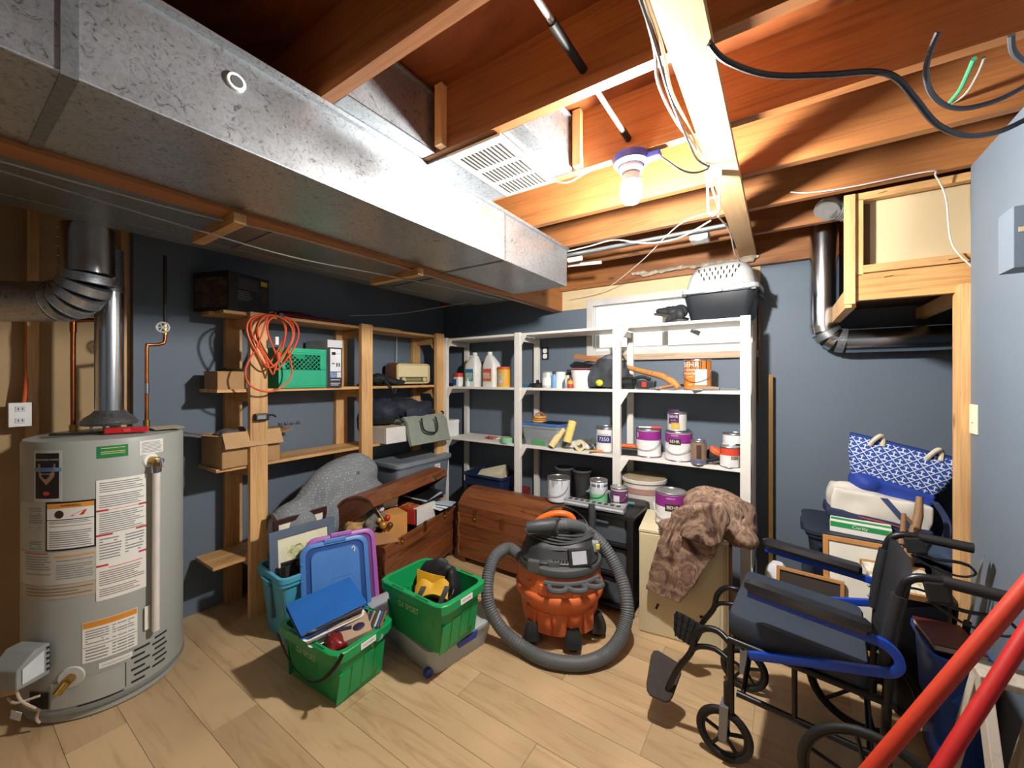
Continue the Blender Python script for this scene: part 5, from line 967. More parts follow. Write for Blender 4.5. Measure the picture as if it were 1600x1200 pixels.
t = T('paint_brush', 'teal handled brush lying on cart at right', 'brush', (-.80, 2.62, .641), math.radians(200)); MB().tube([(0, 0, .012), (.06, 0, .014), (.1, .01, .01)], [.014, .012, .005], 10, smooth=3).build('handle', mat('#2f6a64', .5), t); MB().obox((-.04, 0, .01), (.07, .03, .012)).build('bristles', mat('#3a3a38', .9), t, sm=False, bevel=.003)
t = T('paint_tray', 'grey paint tray leaning behind cans on cart', 'tray', (-1.08, 2.70, .641)); MB().loft([lp(.1, .08, .02, 0), lp(.14, .12, .02, .03), lp(.15, .13, .02, .032), lp(.13, .11, .02, .03), lp(.095, .075, .02, .004)]).build('tray', mat('#8f969b', .4), t)
tag(MB().tube([(-.02, -.01, -.478), (0, 0, 0), (.01, .0, .12), (.0, .01, .2)], [.02, .022, .024, .02], 14).build('hose_nozzle', mat('#3d3f42', .5)), 'dark grey vacuum wand standing before the cart', 'nozzle').location = (-1.0, 2.375, .48)
t = T('hamper', 'round white hamper with tan lid under white shelf', 'hamper', (-.835, 2.965, 0)); MB().lathe([(.12, 0), (.125, .006), (.15, .73), (.158, .735), (.158, .755), (.148, .757)], 32).build('drum', mat('#d9d5cb', .5, 0, .1, 14), t); MB().lathe([(.15, .748), (.15, .762), (.14, .766), (.002, .762)], 32).build('lid', mat('#9a8a70', .6), t); MB().lathe([(.1505, .66), (.1525, .7)], 32, cap0=False, cap1=False).build('red_line', mat('#b58a80', .6), t)

# ------------------------------------------------------------------ cream cabinet with jacket
cb = T('filing_cabinet', 'cream painted low cabinet under the camouflage jacket', 'cabinet', (-.49, 2.575, 0), math.radians(8))
CREAM = mat('#d9cfae', .5, 0, .04, 5, .02, key='cream enamel')
MB().box(-.23, .23, -.19, .19, .0, .58).build('body', CREAM, cb, sm=False, bevel=.003); MB().box(-.233, .233, -.193, .193, .582, .60).build('top', CREAM, cb, sm=False, bevel=.004)
MB().box(-.225, .19, -.194, -.19, .01, .575).build('front_panel', mat('#d6cba6', .5, 0, .04, 5), cb, sm=False, bevel=.001)
MB().box(.205, .222, -.2, -.19, .02, .57).build('edge_strip', mat('#b9a886', .35, .4), cb, sm=False, bevel=.002); MB().box(.232, .25, -.15, .19, .0, .56).build('side_plank', wood('old plank', '#8a6242', '#ab8058', (5, 5, .3)), cb, sm=False)
MB().obox((-.13, -.1955, .17), (.012, .002, .035), (0, .4, 0)).build('scuff', DK, cb, sm=False); MB().obox((.11, -.1955, .17), (.04, .002, .015)).build('scuff', DK, cb, sm=False)
paint_can('magenta banded gallon can standing on cream cabinet', (-.555, 2.53, .601), .085, .2, [('#e8e6e4', .02, .98), (MAG, .6, .94), (MAG, .02, .06)], open_lid='#9a9ea2', txt=[('BEHR', .028, .6, .03, '#efe9d6', (.085, .042, '#3c2f2b')), ('PREMIUM', .012, .86, .02, '#e7d6ea', None)])
jk = T('camouflage_jacket', 'brown camouflage hunting jacket draped over cream cabinet', 'jacket', (-.38, 2.5, .601), 0)
CAMO = blotch('camouflage cloth', [(.26, '#1c120e'), (.38, '#4a342a'), (.46, '#7d6252'), (.52, '#a58a72'), (.56, '#6a4f43'), (.64, '#8f7460'), (.74, '#2d1f1a')], 7, .75, .3, 10, 1.3, (1.2, 1.2, .8))
src = MB()
for v in ((-.37, 2.56, .71, .14, .13, .14), (-.28, 2.53, .73, .13, .12, .12), (-.20, 2.5, .66, .1, .12, .10), (-.41, 2.47, .65, .13, .12, .08), (-.17, 2.56, .70, .07, .1, .09)): src.ball(v[:3], v[3:])
def pxslab(mb, pts, Y, th): mb.loft([[at(a_, b_, Y=Y) for a_, b_ in pts], [at(a_, b_, Y=Y)+Vector((0, th, 0)) for a_, b_ in pts]])
pxslab(src, [(1050, 800), (1100, 780), (1135, 830), (1118, 870), (1090, 912), (1062, 946), (1036, 938), (1006, 922), (1018, 878), (1034, 832)], 2.285, .075)
src.ball((-.44, 2.38, .64), (.16, .1, .06))
soften(src, 'jacket_body', CAMO, jk, .011, .012, 8, 5, .014, world=True)
src = MB(); pxslab(src, [(1064, 792), (1128, 786), (1142, 815), (1128, 850), (1112, 858), (1060, 838)], 2.245, .05); soften(src, 'front_fold', CAMO, jk, .009, .008, 10, 4, .012, world=True)
src = MB().ball((-.27, 2.45, .77), (.12, .05, .05), rot=(.3, .25, 0)).ball((-.18, 2.42, .655), (.10, .05, .06), rot=(0, .5, 0)).ball((-.23, 2.42, .71), (.09, .04, .03), rot=(0, .3, 0)); soften(src, 'sleeve_fold', CAMO, jk, .01, .01, 10, 4, .012, world=True)
# leaning strips at the right of the white shelf
tag(MB().box(-.012, .012, -.01, .01, 0, 1.5).build('brass_rod', mat('#8c6a3a', .4, .4), sm=False), 'thin brown rod standing against wall beside white shelf', 'rod').location = (-.06, 3.15, 0)

# ------------------------------------------------------------------ light blue tote with frames, loose lids
LB = mat('#4fa9c9', .42, 0, .05, 8, .03)
t = T('blue_tote', 'light blue plastic tote filled with picture frames', 'tote', (-2.395, 1.335, 0), math.radians(-4)); bin_(t, .32, .44, .38, .03, LB, .014, .004, .035, rimh=.03)
MB().loft([lp(.345, .465, .045, .33), lp(.345, .465, .045, .345)], False, False).build('under_rim', LB, t); MB().loft([[(-.05, -.235, .345), (.05, -.235, .345), (.05, -.25, .345), (-.05, -.25, .345)], [(-.012, -.228, .295), (.012, -.228, .295), (.012, -.238, .295), (-.012, -.238, .295)]]).build('handle_grip', LB, t, sm=False, bevel=.003)
def pframe(label, loc, rot, w, h, c, cin, bw=.03, th=.018, matc=None, pic=None):
    """frame in local yz plane, facing +x"""
    t = T('framed_picture', label, 'picture frame', loc, rot=rot); m = mat(c, .4)
    for (a, b_, c0, c1) in ((-w/2, w/2, 0, bw), (-w/2, w/2, h-bw, h), (-w/2, -w/2+bw, bw, h-bw), (w/2-bw, w/2, bw, h-bw)): MB().box(-th/2, th/2, a, b_, c0, c1).build('frame_bar', m, t, sm=False, bevel=.002)
    MB().box(-.004, .0, -w/2+bw, w/2-bw, bw, h-bw).build('mat_board' if matc is None else 'mat_board', mat(cin, .7), t, sm=False)
    if pic: MB().box(.0, .0012, -w/2+bw+.05, w/2-bw-.05, bw+.06, h-bw-.06).build('picture', pic, t, sm=False)
    return t
ART = blotch('pale painting', [(.3, '#6a7a4a'), (.42, '#c9cf9a'), (.55, '#efe9b8'), (.7, '#f4f0e0')], 18, .7, 0)
pframe('dark wood picture frame with cream mat, rearmost in tote', (-2.47, 1.34, .12), (0, math.radians(-3), math.radians(2)), .34, .51, '#3a2120', '#e6e2cc', .028)
pframe('blue grey picture frame with pale painting in tote', (-2.37, 1.3, .12), (0, math.radians(-5), math.radians(-6)), .38, .47, '#5f6f80', '#e9e6c8', .045, .02, pic=ART)
for k, (p_, r_, lb) in enumerate((((-2.30, 1.24, .1), (0, -.12, -.15), 'black picture frame standing in front part of tote'), ((-2.33, 1.45, .08), (0, -.08, .1), 'small black frame beside the blue grey frame'))): pframe(lb, p_, r_, .2, .33-.04*k, '#17171a', '#2a2624', .02, .014)
tag(soften(MB().ball((0, 0, 0), (.09, .12, .06)).obox((.02, .05, .03), (.1, .14, .02), (.2, .3, .2)), 'black_folder', BLACKM, None, .01, .012, 14, 2), 'crumpled black pouch among frames in light blue tote', 'pouch').location = (-2.32, 1.33, .40)
tag(MB().box(-.004, .004, -.09, .09, 0, .28).build('photo_album', mat('#5a3f3a', .6), sm=False, bevel=.001), 'brown album standing at right side of tote', 'album').location = (-2.26, 1.36, .12)
# loose lids: basis from the leaning plane
def lid_thing(label, bl, ex, ey, w, h, c, cin, off, name='tote_lid'):
    ex = Vector(ex).normalized(); ey = Vector(ey).normalized(); ey = (ey-ex*ey.dot(ex)).normalized(); ez = ex.cross(ey)
    M_ = Matrix((ex, ey, ez)).transposed().to_4x4(); base = Vector(bl)+ex*w/2+ez*off; M_.translation = base
    t = T(name, label, 'lid', tuple(base), rot=M_.to_euler())
    m = mat(c, .4, 0, .06, 8, .02)
    MB().loft([lp(w-.03, h-.03, .05, -.016, 4, 0, h/2), lp(w, h, .06, -.012, 4, 0, h/2), lp(w, h, .06, .008, 4, 0, h/2), lp(w-.01, h-.01, .055, .012, 4, 0, h/2), lp(w-.05, h-.05, .045, .012, 4, 0, h/2), lp(w-.06, h-.06, .04, .0, 4, 0, h/2), lp(w-.10, h-.10, .04, .0, 4, 0, h/2), lp(w-.11, h-.11, .04, .014, 4, 0, h/2)]).build('lid_panel', m, t)
    MB().loft([lp(w*.34, h*.42, .01, .0145, 2, .03, h*.4), lp(w*.34, h*.42, .01, .016, 2, .03, h*.4), lp(w*.32, h*.40, .01, .016, 2, .03, h*.4), lp(w*.32, h*.40, .01, .0145, 2, .03, h*.4)], False, False).build('raised_panel', m, t)
    MB().loft([lp(w-.058, h-.058, .042, .0005, 4, 0, h/2), lp(w-.058, h-.058, .042, .002, 4, 0, h/2), lp(w-.102, h-.102, .04, .002, 4, 0, h/2), lp(w-.102, h-.102, .04, .0005, 4, 0, h/2)], False, False).build('groove', mat(cin, .45), t)
    MB().obox((0, h-.004, .004), (.12, .024, .03)).build('lid_clip', m, t, sm=False, bevel=.004)
    for k in range(5): MB().obox((-w/2+.008, .07+k*.09, .012), (.016, .012, .012)).build('tab', m, t, sm=False, bevel=.002)
    return t
exv, eyv = (.386, .923, 0), (-.13, .095, .516)
l_ = lid_thing('scuffed blue tote lid leaning in front of purple lid', (-2.14, 1.155, .01), exv, eyv, .37, .53, '#4a7fc6', '#1f4a8a', .0)
mb = MB(); mb.tube([(.09, .46, .0155), (.1, .47, .016), (.108, .46, .016), (.104, .44, .016)], .004, 6); mb.build('white_mark', WHITE, l_)
lid_thing('purple tote lid behind the blue lid', (-2.145, 1.19, .01), exv, (-.13, .095, .516), .40, .55, '#a45fae', '#6e3f7c', -.036)
# ------------------------------------------------------------------ green bins
def gbin(label, loc, rz):
    t = T('green_bin', label, 'bin', loc, rz); w_, d_, h_ = .46, .32, .265
    MB().loft([lp(w_-.10, d_-.09, .03, 0, 2), lp(w_-.09, d_-.08, .03, .006, 2), lp(w_-.03, d_-.03, .035, h_-.05, 2), lp(w_+.015, d_+.015, .05, h_-.045, 2), lp(w_+.02, d_+.02, .05, h_-.004, 2), lp(w_+.014, d_+.014, .05, h_, 2), lp(w_-.03, d_-.03, .04, h_, 2), lp(w_-.034, d_-.034, .035, h_-.05, 2), lp(w_-.095, d_-.085, .03, .008, 2)]).build('bin_body', GREENP, t)
    for s_ in (-1, 1):
        for k in range(4):
            y = -.1+.066*k; MB().loft([[(s_*(w_/2-.045), y-.03, .008), (s_*(w_/2-.045), y+.026, .008), (s_*(w_/2-.048), y+.026, .008), (s_*(w_/2-.048), y-.03, .008)], [(s_*(w_/2-.020), y-.03, .15+.008*k), (s_*(w_/2-.020), y+.026, .15+.008*k), (s_*(w_/2-.03), y+.026, .15+.008*k), (s_*(w_/2-.03), y-.03, .15+.008*k)]]).build('rib', GREENP, t, sm=False)
        for x in (-.13, .05): MB().box(x, x+.09, s_*(d_/2+.0)-.004, s_*(d_/2)+.004, h_+.0002, h_+.0015).build('rim_slot', mat('#0c5c33', .5), t, sm=False)
    for x in (-.15, -.05, .05, .15): MB().loft([[(x-.002, -d_/2+.043, .01), (x+.002, -d_/2+.043, .01), (x+.002, -d_/2+.05, .01), (x-.002, -d_/2+.05, .01)], [(x-.002, -d_/2+.019, .16), (x+.002, -d_/2+.019, .16), (x+.002, -d_/2+.028, .16), (x-.002, -d_/2+.028, .16)]]).build('side_rib', GREENP, t, sm=False)
    sl = lambda u, v: (u, -d_/2+.041-(v-.006)*(.025/(h_-.056))-.0012, v)
    mb = MB(); put_text(mb, 'GV SPORT', .046, sl, -.03, .17, wx=.75); mb.build('stencil', mat('#cfcaa6', .7), t, sm=False)
    MB().obox((w_/2+.011, -.0, h_-.024), (.002, .085, .028)).build('sticker', WHITE, t, sm=False); mb = MB(); put_text(mb, 'INSTABIN', .014, lambda u, v: (w_/2+.0125, u, v), 0, h_-.024); mb.build('sticker_text', INK, t, sm=False)
    return t
g1_ = gbin('front green bin heaped with binder and boxes', (-1.845, 1.165, 0), math.radians(3))
# clear under-bed box
ub = T('underbed_box', 'low clear plastic box with blue latches on floor', 'storage box', (-1.70, 1.655, 0), math.radians(-9))
bin_(ub, .66, .43, .125, .02, MILK, .006, .003, .05, rimh=.012)
MB().loft([lp(.68, .45, .06, .124), lp(.685, .455, .06, .128), lp(.685, .455, .06, .142), lp(.64, .41, .05, .147), lp(.60, .37, .05, .141), lp(.30, .16, .03, .141), lp(.29, .15, .03, .145)]).build('lid', MILK, ub)
BLU = mat('#2b3f9a', .4)
MB().loft([[(x, y, z) for x, y, z in ((.338, -.07, .135), (.35, -.07, .13), (.35, .07, .13), (.338, .07, .135))], [(x, y, z) for x, y, z in ((.336, -.06, .10), (.347, -.06, .095), (.347, .06, .095), (.336, .06, .10))]]).build('latch', BLU, ub, sm=False, bevel=.003)
for x in (-.27, .285): MB().tube([(x-.012, -.205, .022), (x+.012, -.205, .022)], .022, 16).build('wheel', BLU, ub)
fn = lambda u, v: (u, -.2125-.0*v, v); mb = MB(); patch(mb, fn, -.30, -.2, .03, .1); mb.build('paper_label', mat('#6e5a52', .7), ub, sm=False)
g2_ = gbin('green bin holding a black and yellow bag on clear box', (-1.53, 1.52, .1475), math.radians(-2))
# contents of front bin
fl_ = T('bin_filler', 'dark heap of small things low in front green bin', 'clutter', (-1.845, 1.165, .012), math.radians(3)); soften(MB().obox((0, 0, .07), (.34, .22, .13)).ball((.1, .03, .14), (.08, .08, .05)), 'heap', mat('#2b2d33', .7), fl_, .016, .02, 22, 2)
bd = T('blue_binder', 'blue ring binder lying tilted on the front green bin', 'binder', (-1.865, 1.13, .335), rot=(math.radians(5), math.radians(16), math.radians(-10)))
MB().box(-.105, .105, -.155, .155, .028, .032).build('front_cover', mat('#2566b5', .4), bd, sm=False, bevel=.001); MB().box(-.105, .105, -.155, .155, 0, .004).build('back_cover', mat('#1f5aa5', .4), bd, sm=False, bevel=.001); MB().box(-.108, -.104, -.155, .155, 0, .032).build('spine', mat('#2566b5', .4), bd, sm=False); MB().box(-.1, .09, -.145, .145, .006, .026).build('pages', PAPER, bd, sm=False)
for k, (dz, nm) in enumerate(((.27, 'white plastic cutlery tray under the blue binder'), (.235, 'second white plastic tray lower under the binder'))):
    t = T('plastic_tray', nm, 'tray', (-1.80+.01*k, 1.115+.02*k, dz+.015), rot=(math.radians(4), math.radians(14), math.radians(-14)))
    MB().loft([lp(.09, .25, .02, 0), lp(.11, .27, .025, .028), lp(.12, .28, .025, .03), lp(.105, .265, .025, .029), lp(.088, .248, .02, .003)]).build('tray', mat('#e9e8e6', .4), t)
t = T('ladle', 'dark utensil lying in the white cutlery tray', 'utensil', (-1.765, 1.115, .31), rot=(0, .2, math.radians(-14))); MB().tube([(0, -.1, .01), (0, .02, .012), (0, .12, .02)], [.012, .004, .012], 8).build('shaft', mat('#3a3436', .4), t); MB().ball((0, -.11, .012), (.016, .03, .008)).build('bowl', mat('#4a4446', .4), t)
t = T('product_box', 'beige product box with dark tool picture in bin', 'box', (-1.725, 1.17, .18), rot=(math.radians(8), math.radians(14), math.radians(-22))); MB().box(-.06, .06, -.09, .09, 0, .11).build('carton', mat('#b39a80', .6), t, sm=False, bevel=.002); MB().tube([(-.02, -.06, .1105), (.0, .01, .1105)], .009, 8).ball((.012, .04, .108), (.025, .03, .006)).build('tool_picture', mat('#2c2340', .6), t); MB().box(.0602, .061, -.05, .05, .03, .08).build('side_picture', mat('#5a4a68', .6, 0, .5, 40), t, sm=False); MB().box(-.06, .061, -.091, -.089, .085, .1).build('red_stripe', mat('#b0352b', .6), t, sm=False)
t = T('red_pouch', 'dark red snack pouch at near edge of bin', 'pouch', (-1.72, 1.08, .215), rot=(.1, .3, -.2)); soften(MB().obox((0, 0, .03), (.09, .08, .05)).ball((0, 0, .05), (.05, .04, .03)), 'foil', mat('#7e1f22', .35, .2), t, .008, .008, 30, 2)
for k, c_ in enumerate(('#7a6a5a', '#32456a', '#a08a6c', '#4a4448', '#b7b2a6', '#2e5a8a', '#8a5a3a')):
    t = T('disc_case', ('brown', 'navy', 'tan', 'charcoal', 'pale grey', 'bright blue', 'rust')[k]+' disc case standing in front green bin', 'case', (-1.765+.012*k, 1.215+.008*k, .175), rot=(math.radians(-28), math.radians(6), math.radians(-52))); MB().box(-.055, .055, -.005, .005, 0, .125).build('case', mat(c_, .35), t, sm=False, bevel=.001); MB().box(-.05, .05, -.0055, -.005, .01, .115).build('cover_print', mat(c_, .4, 0, .45, 45), t, sm=False)
t = T('tape_roll', 'clear tape roll at right corner of front bin', 'tape', (-1.64, 1.255, .225), rot=(1.2, .3, .3)); MB().lathe([(.02, -.01), (.03, -.01), (.03, .01), (.02, .01)], 20, cap0=False, cap1=False).build('tape', mat('#b9c2c8', .3), t); MB().lathe([(.0202, -.0105), (.0202, .0105), (.018, .0105), (.018, -.0105)], 18, cap0=False, cap1=False).build('core', WHITE, t)
sp = T('bag_strap', 'dark brown strap hanging over side of front bin', 'strap', (-2.03, 1.01, .26))
SPX = [(436, 978, .27), (434, 990, .255), (446, 1020, .18), (462, 1046, .115), (482, 1064, .075), (500, 1064, .075), (515, 1052, .11), (528, 1036, .17), (535, 1022, .24), (532, 1012, .275)]
sw_ = [at(a_, b_, Y=.982+.0003*(a_-436)) for a_, b_, z_ in SPX[1:-1]]
q_ = catmull(sw_, 5)
MB().loft([[p_+Vector((o_, y_, 0)) for o_, y_ in ((-.011, -.0015), (.011, -.0015), (.011, .0015), (-.011, .0015))] for p_ in q_]).build('webbing', mat('#33211d', .8), sp, world=True)
# bag in second bin
yb = T('tool_tote', 'black nylon bag with yellow lining in upper green bin', 'bag', (-1.525, 1.515, .16), math.radians(36))
yb.scale = (.76, .78, 1.06)
BN = mat('#191a1d', .6, 0, .12, 16, .15); YL = mat('#d8a41f', .65, 0, .08, 12, .1)
soften(MB().obox((0, 0, .08), (.28, .18, .16)).ball((0.02, .065, .17), (.175, .045, .165)).ball((.13, .03, .16), (.055, .08, .13)).ball((-.11, .05, .15), (.05, .06, .12)), 'bag_body', BN, yb, .012, .012, 14, 3, .01)
MB().sheet(lambda u, v: (-.11+.19*u, .015-.02*v-.01*math.sin(u*3), .29-.12*v-.04*u), 8, 5, .008).build('back_lining', YL, yb); MB().sheet(lambda u, v: (-.11+.22*u, -.02-.06*v, .215+.02*math.sin(u*9)*(1-v)-.05*v+.03*math.sin(u*3)), 12, 5, .008).build('lining', YL, yb)
for x in (-.1, .06): MB().sheet(lambda u, v, x=x: (x+.035*u+.03*math.sin(v*4), -.03-.08*v, .2+.05*math.sin(v*PI)-.06*v), 2, 10, .006).build('strap', mat('#3d3f43', .7), yb)
MB().tube([(.11, -.06, .13), (.14, -.07, .19), (.15, -.02, .2), (.14, .0, .14)], .005, 8, smooth=4).build('ring', STEEL, yb); MB().obox((.04, -.11, .125), (.05, .02, .02), (0, 0, .3)).build('orange_tag', mat('#d9743a', .5), yb, sm=False, bevel=.004)

# ------------------------------------------------------------------ shop vacuum
vc = T('shop_vacuum', 'orange and black wet dry shop vacuum with grey hose', 'vacuum cleaner', (-1.10, 2.135, 0), math.radians(28))   # local -y faces the camera
vc.scale = (1.1, 1.1, 1.1)
VB = mat('#303234', .5, 0, .08, 9, .03); VG = mat('#54585a', .5, 0, .06, 9, .02)
n = 48
def vring(r, z, flat=0):
    o = []
    for i in range(n):
        a = 2*PI*i/n; rr = r
        if flat: rr = r*(1-flat*max(0, math.cos(3*a+PI/2))**6)
        o.append((rr*math.cos(a), rr*math.sin(a), z))
    return o
MB().loft([vring(.175, .055), vring(.19, .06, .06), vring(.205, .15, .06), vring(.212, .2, .05), vring(.216, .205), vring(.232, .225), vring(.235, .25), vring(.232, .262), vring(.222, .27), vring(.218, .33), vring(.215, .37)]).build('tank', ORANGE, vc)
for k in range(5):
    a = -PI/2+(-.62+.31*k)*1.25; c_, s_ = math.cos(a), math.sin(a); tv = Vector((-s_, c_, 0)); nv_ = Vector((c_, s_, 0))
    MB().loft([[nv_*.212+tv*q+Vector((0, 0, z)) for q, z in ((-.03, .27), (.03, .27), (.022, .325), (-.022, .325))], [nv_*(.226 if k % 2 else .222)+tv*q+Vector((0, 0, z)) for q, z in ((-.026, .274), (.026, .274), (.018, .32), (-.018, .32))]]).build('tank_rib', ORANGE, vc, bevel=.003)
    MB().loft([[nv_*.196+tv*q+Vector((0, 0, z)) for q, z in ((-.036, .07), (.036, .07), (.04, .185), (-.04, .185))], [nv_*.212+tv*q+Vector((0, 0, z)) for q, z in ((-.03, .075), (.03, .075), (.034, .18), (-.034, .18))]]).build('tank_panel', ORANGE, vc, bevel=.003)
MB().loft([vring(.222, .365), vring(.226, .372), vring(.222, .40), vring(.205, .41)]).build('collar', VG, vc)
MB().loft([lp(.40, .38, .14, .395, 6), lp(.405, .385, .14, .42, 6), lp(.37, .35, .12, .436, 6), lp(.355, .33, .1, .475, 6), lp(.32, .29, .08, .50, 6), lp(.27, .24, .07, .515, 6), lp(.22, .19, .06, .525, 6)]).build('motor_head', VB, vc)
MB().tube([( .35/2*math.cos(a)*1.02, .32/2*math.sin(a)*1.03, .47+.012*math.sin(3*a)) for a in [2*PI*i/40 for i in range(41)]], .005, 6).build('trim_line', VG, vc)
MB().obox((.10, -.165, .45), (.12, .02, .085), (-.3, .0, .3)).build('rating_box', mat('#26282a', .45), vc, sm=False, bevel=.006); MB().obox((.097, -.1775, .452), (.075, .002, .06), (-.3, 0, .3)).build('rating_label', mat('#b9bcc4', .5), vc, sm=False)
for k in range(2): MB().obox((-.1+.1*k-.03, -.185, .405), (.06, .03, .06), (0, 0, -.3+.3*k)).build('lid_latch', VG, vc, sm=False, bevel=.006)
for k in range(6): MB().obox((-.03+.016*k, -.188, .44), (.008, .006, .006)).build('vent_slot', DK, vc, sm=False)
# tool holder ring with openings
th = MB()
for k, (a0, rr) in enumerate(((-1.62, .042), (-1.24, .042), (-.86, .042))):
    cx, cy = .252*math.cos(a0), .252*math.sin(a0)
    th = MB(); ring = [(cx+rr*math.cos(a)*1.0, cy+rr*.75*math.sin(a), .335+.0) for a in [2*PI*i/20 for i in range(21)]]; th.tube(ring, .013, 8); th.build('tool_holder', VG, vc)
MB().tube([(.236*math.cos(a), .236*math.sin(a), .345) for a in [-1.9+.1*i for i in range(14)]], .012, 8).build('holder_band', VG, vc)
for a in (-2.3, -1.25, -.3, .9, 2.2):
    x, y = .205*math.cos(a), .205*math.sin(a)
    MB().loft([lp(.085, .075, .02, .03, 3, x, y), lp(.09, .08, .02, .06, 3, x, y), lp(.06, .055, .015, .115, 3, x*.97, y*.97)]).build('caster_housing', VB, vc); MB().tube([(x-.015, y, .022), (x+.015, y, .022)], .022, 14).build('caster', BLACK, vc)
MB().tube([(-.12, -.03, .50), (-.125, -.03, .545), (-.10, -.03, .585), (-.04, -.03, .612), (.02, -.03, .618), (.07, -.02, .59), (.08, -.02, .52)], .019, 12, smooth=4).build('handle', mat('#e06c22', .45), vc)
for s_ in (-1, 1): MB().obox((s_*.1-.02, -.03, .525), (.035, .05, .04)).build('handle_mount', VB, vc, sm=False, bevel=.006)
pts = []
for k in range(4):
    pts += [Vector((.0+(.15+.012*k)*math.cos(a), .0+(.12+.01*k)*math.sin(a), .53-.006*k+.008*math.sin(a*3+k))) for a in [2*PI*i/24 for i in range(24)]]
MB().tube(pts, .005, 6).build('power_cord', mat('#4a4d4f', .5), vc); MB().tube([(-.1, .0, .6), (-.02, .02, .64), (.06, .02, .63), (.13, .03, .58), (.16, .0, .53)], .005, 6, smooth=5).build('cord_end', BLACK, vc)
MB().obox((.185, -.07, .47), (.035, .04, .05)).build('switch_box', mat('#9a9d9f', .45), vc, sm=False, bevel=.005); MB().obox((.195, -.088, .475), (.02, .02, .026)).build('switch', mat('#e0d25a', .4), vc, sm=False, bevel=.004)
hp = [(813, 868, .42), (795, 857, .45), (776, 867, .43), (765, 890, .37), (761, 920, .29), (766, 952, .19), (786, 985, .09), (815, 1010, .045), (852, 1030, .037), (902, 1037, .037), (940, 1027, .05), (964, 1005, .085), (977, 975, .15), (980, 945, .23), (973, 910, .32), (960, 880, .40), (941, 851, .49), (915, 829, .57), (890, 820, .63), (866, 820, .645)]
hw_ = [at(a, b_, Z=z) for a, b_, z in hp]
pp = catmull(hw_, 16)
MB().tube(pp, [.0335 if (i % 2) else .0365 for i in range(len(pp))], 14).build('hose', mat('#5a5e60', .55, 0, .08, 20), vc, world=True)
MB().tube([hw_[-1]+Vector((.03, .0, 0)), hw_[-1], at(842, 822, Z=.65), at(824, 824, Z=.64)], [.042, .04, .036, .03], 16).build('hose_cuff', mat('#3f4346', .5), vc, world=True)
a_ = Vector((-1.10, 2.135, .41)); MB().tube([hw_[0]+(a_-hw_[0])*.55, hw_[0]], [.045, .042], 16).build('inlet_port', VB, vc, world=True)
# ------------------------------------------------------------------ wheelchair  (local x forward, +y = side nearest the camera)
wc = T('wheelchair', 'blue and black folding wheelchair with seat cushion', 'wheelchair', (.255, 1.933, 0), math.radians(175.26))
TB = mat('#1b1c1e', .35, .3, .06, 9); WBLUE = mat('#1d49b8', .35, .2, .05, 9); VIN = mat('#23262a', .55, 0, .12, 30, .15); SEATM = mat('#2c3644', .6, 0, .1, 14, .08); RUB = mat('#141414', .65, 0, .06, 20)
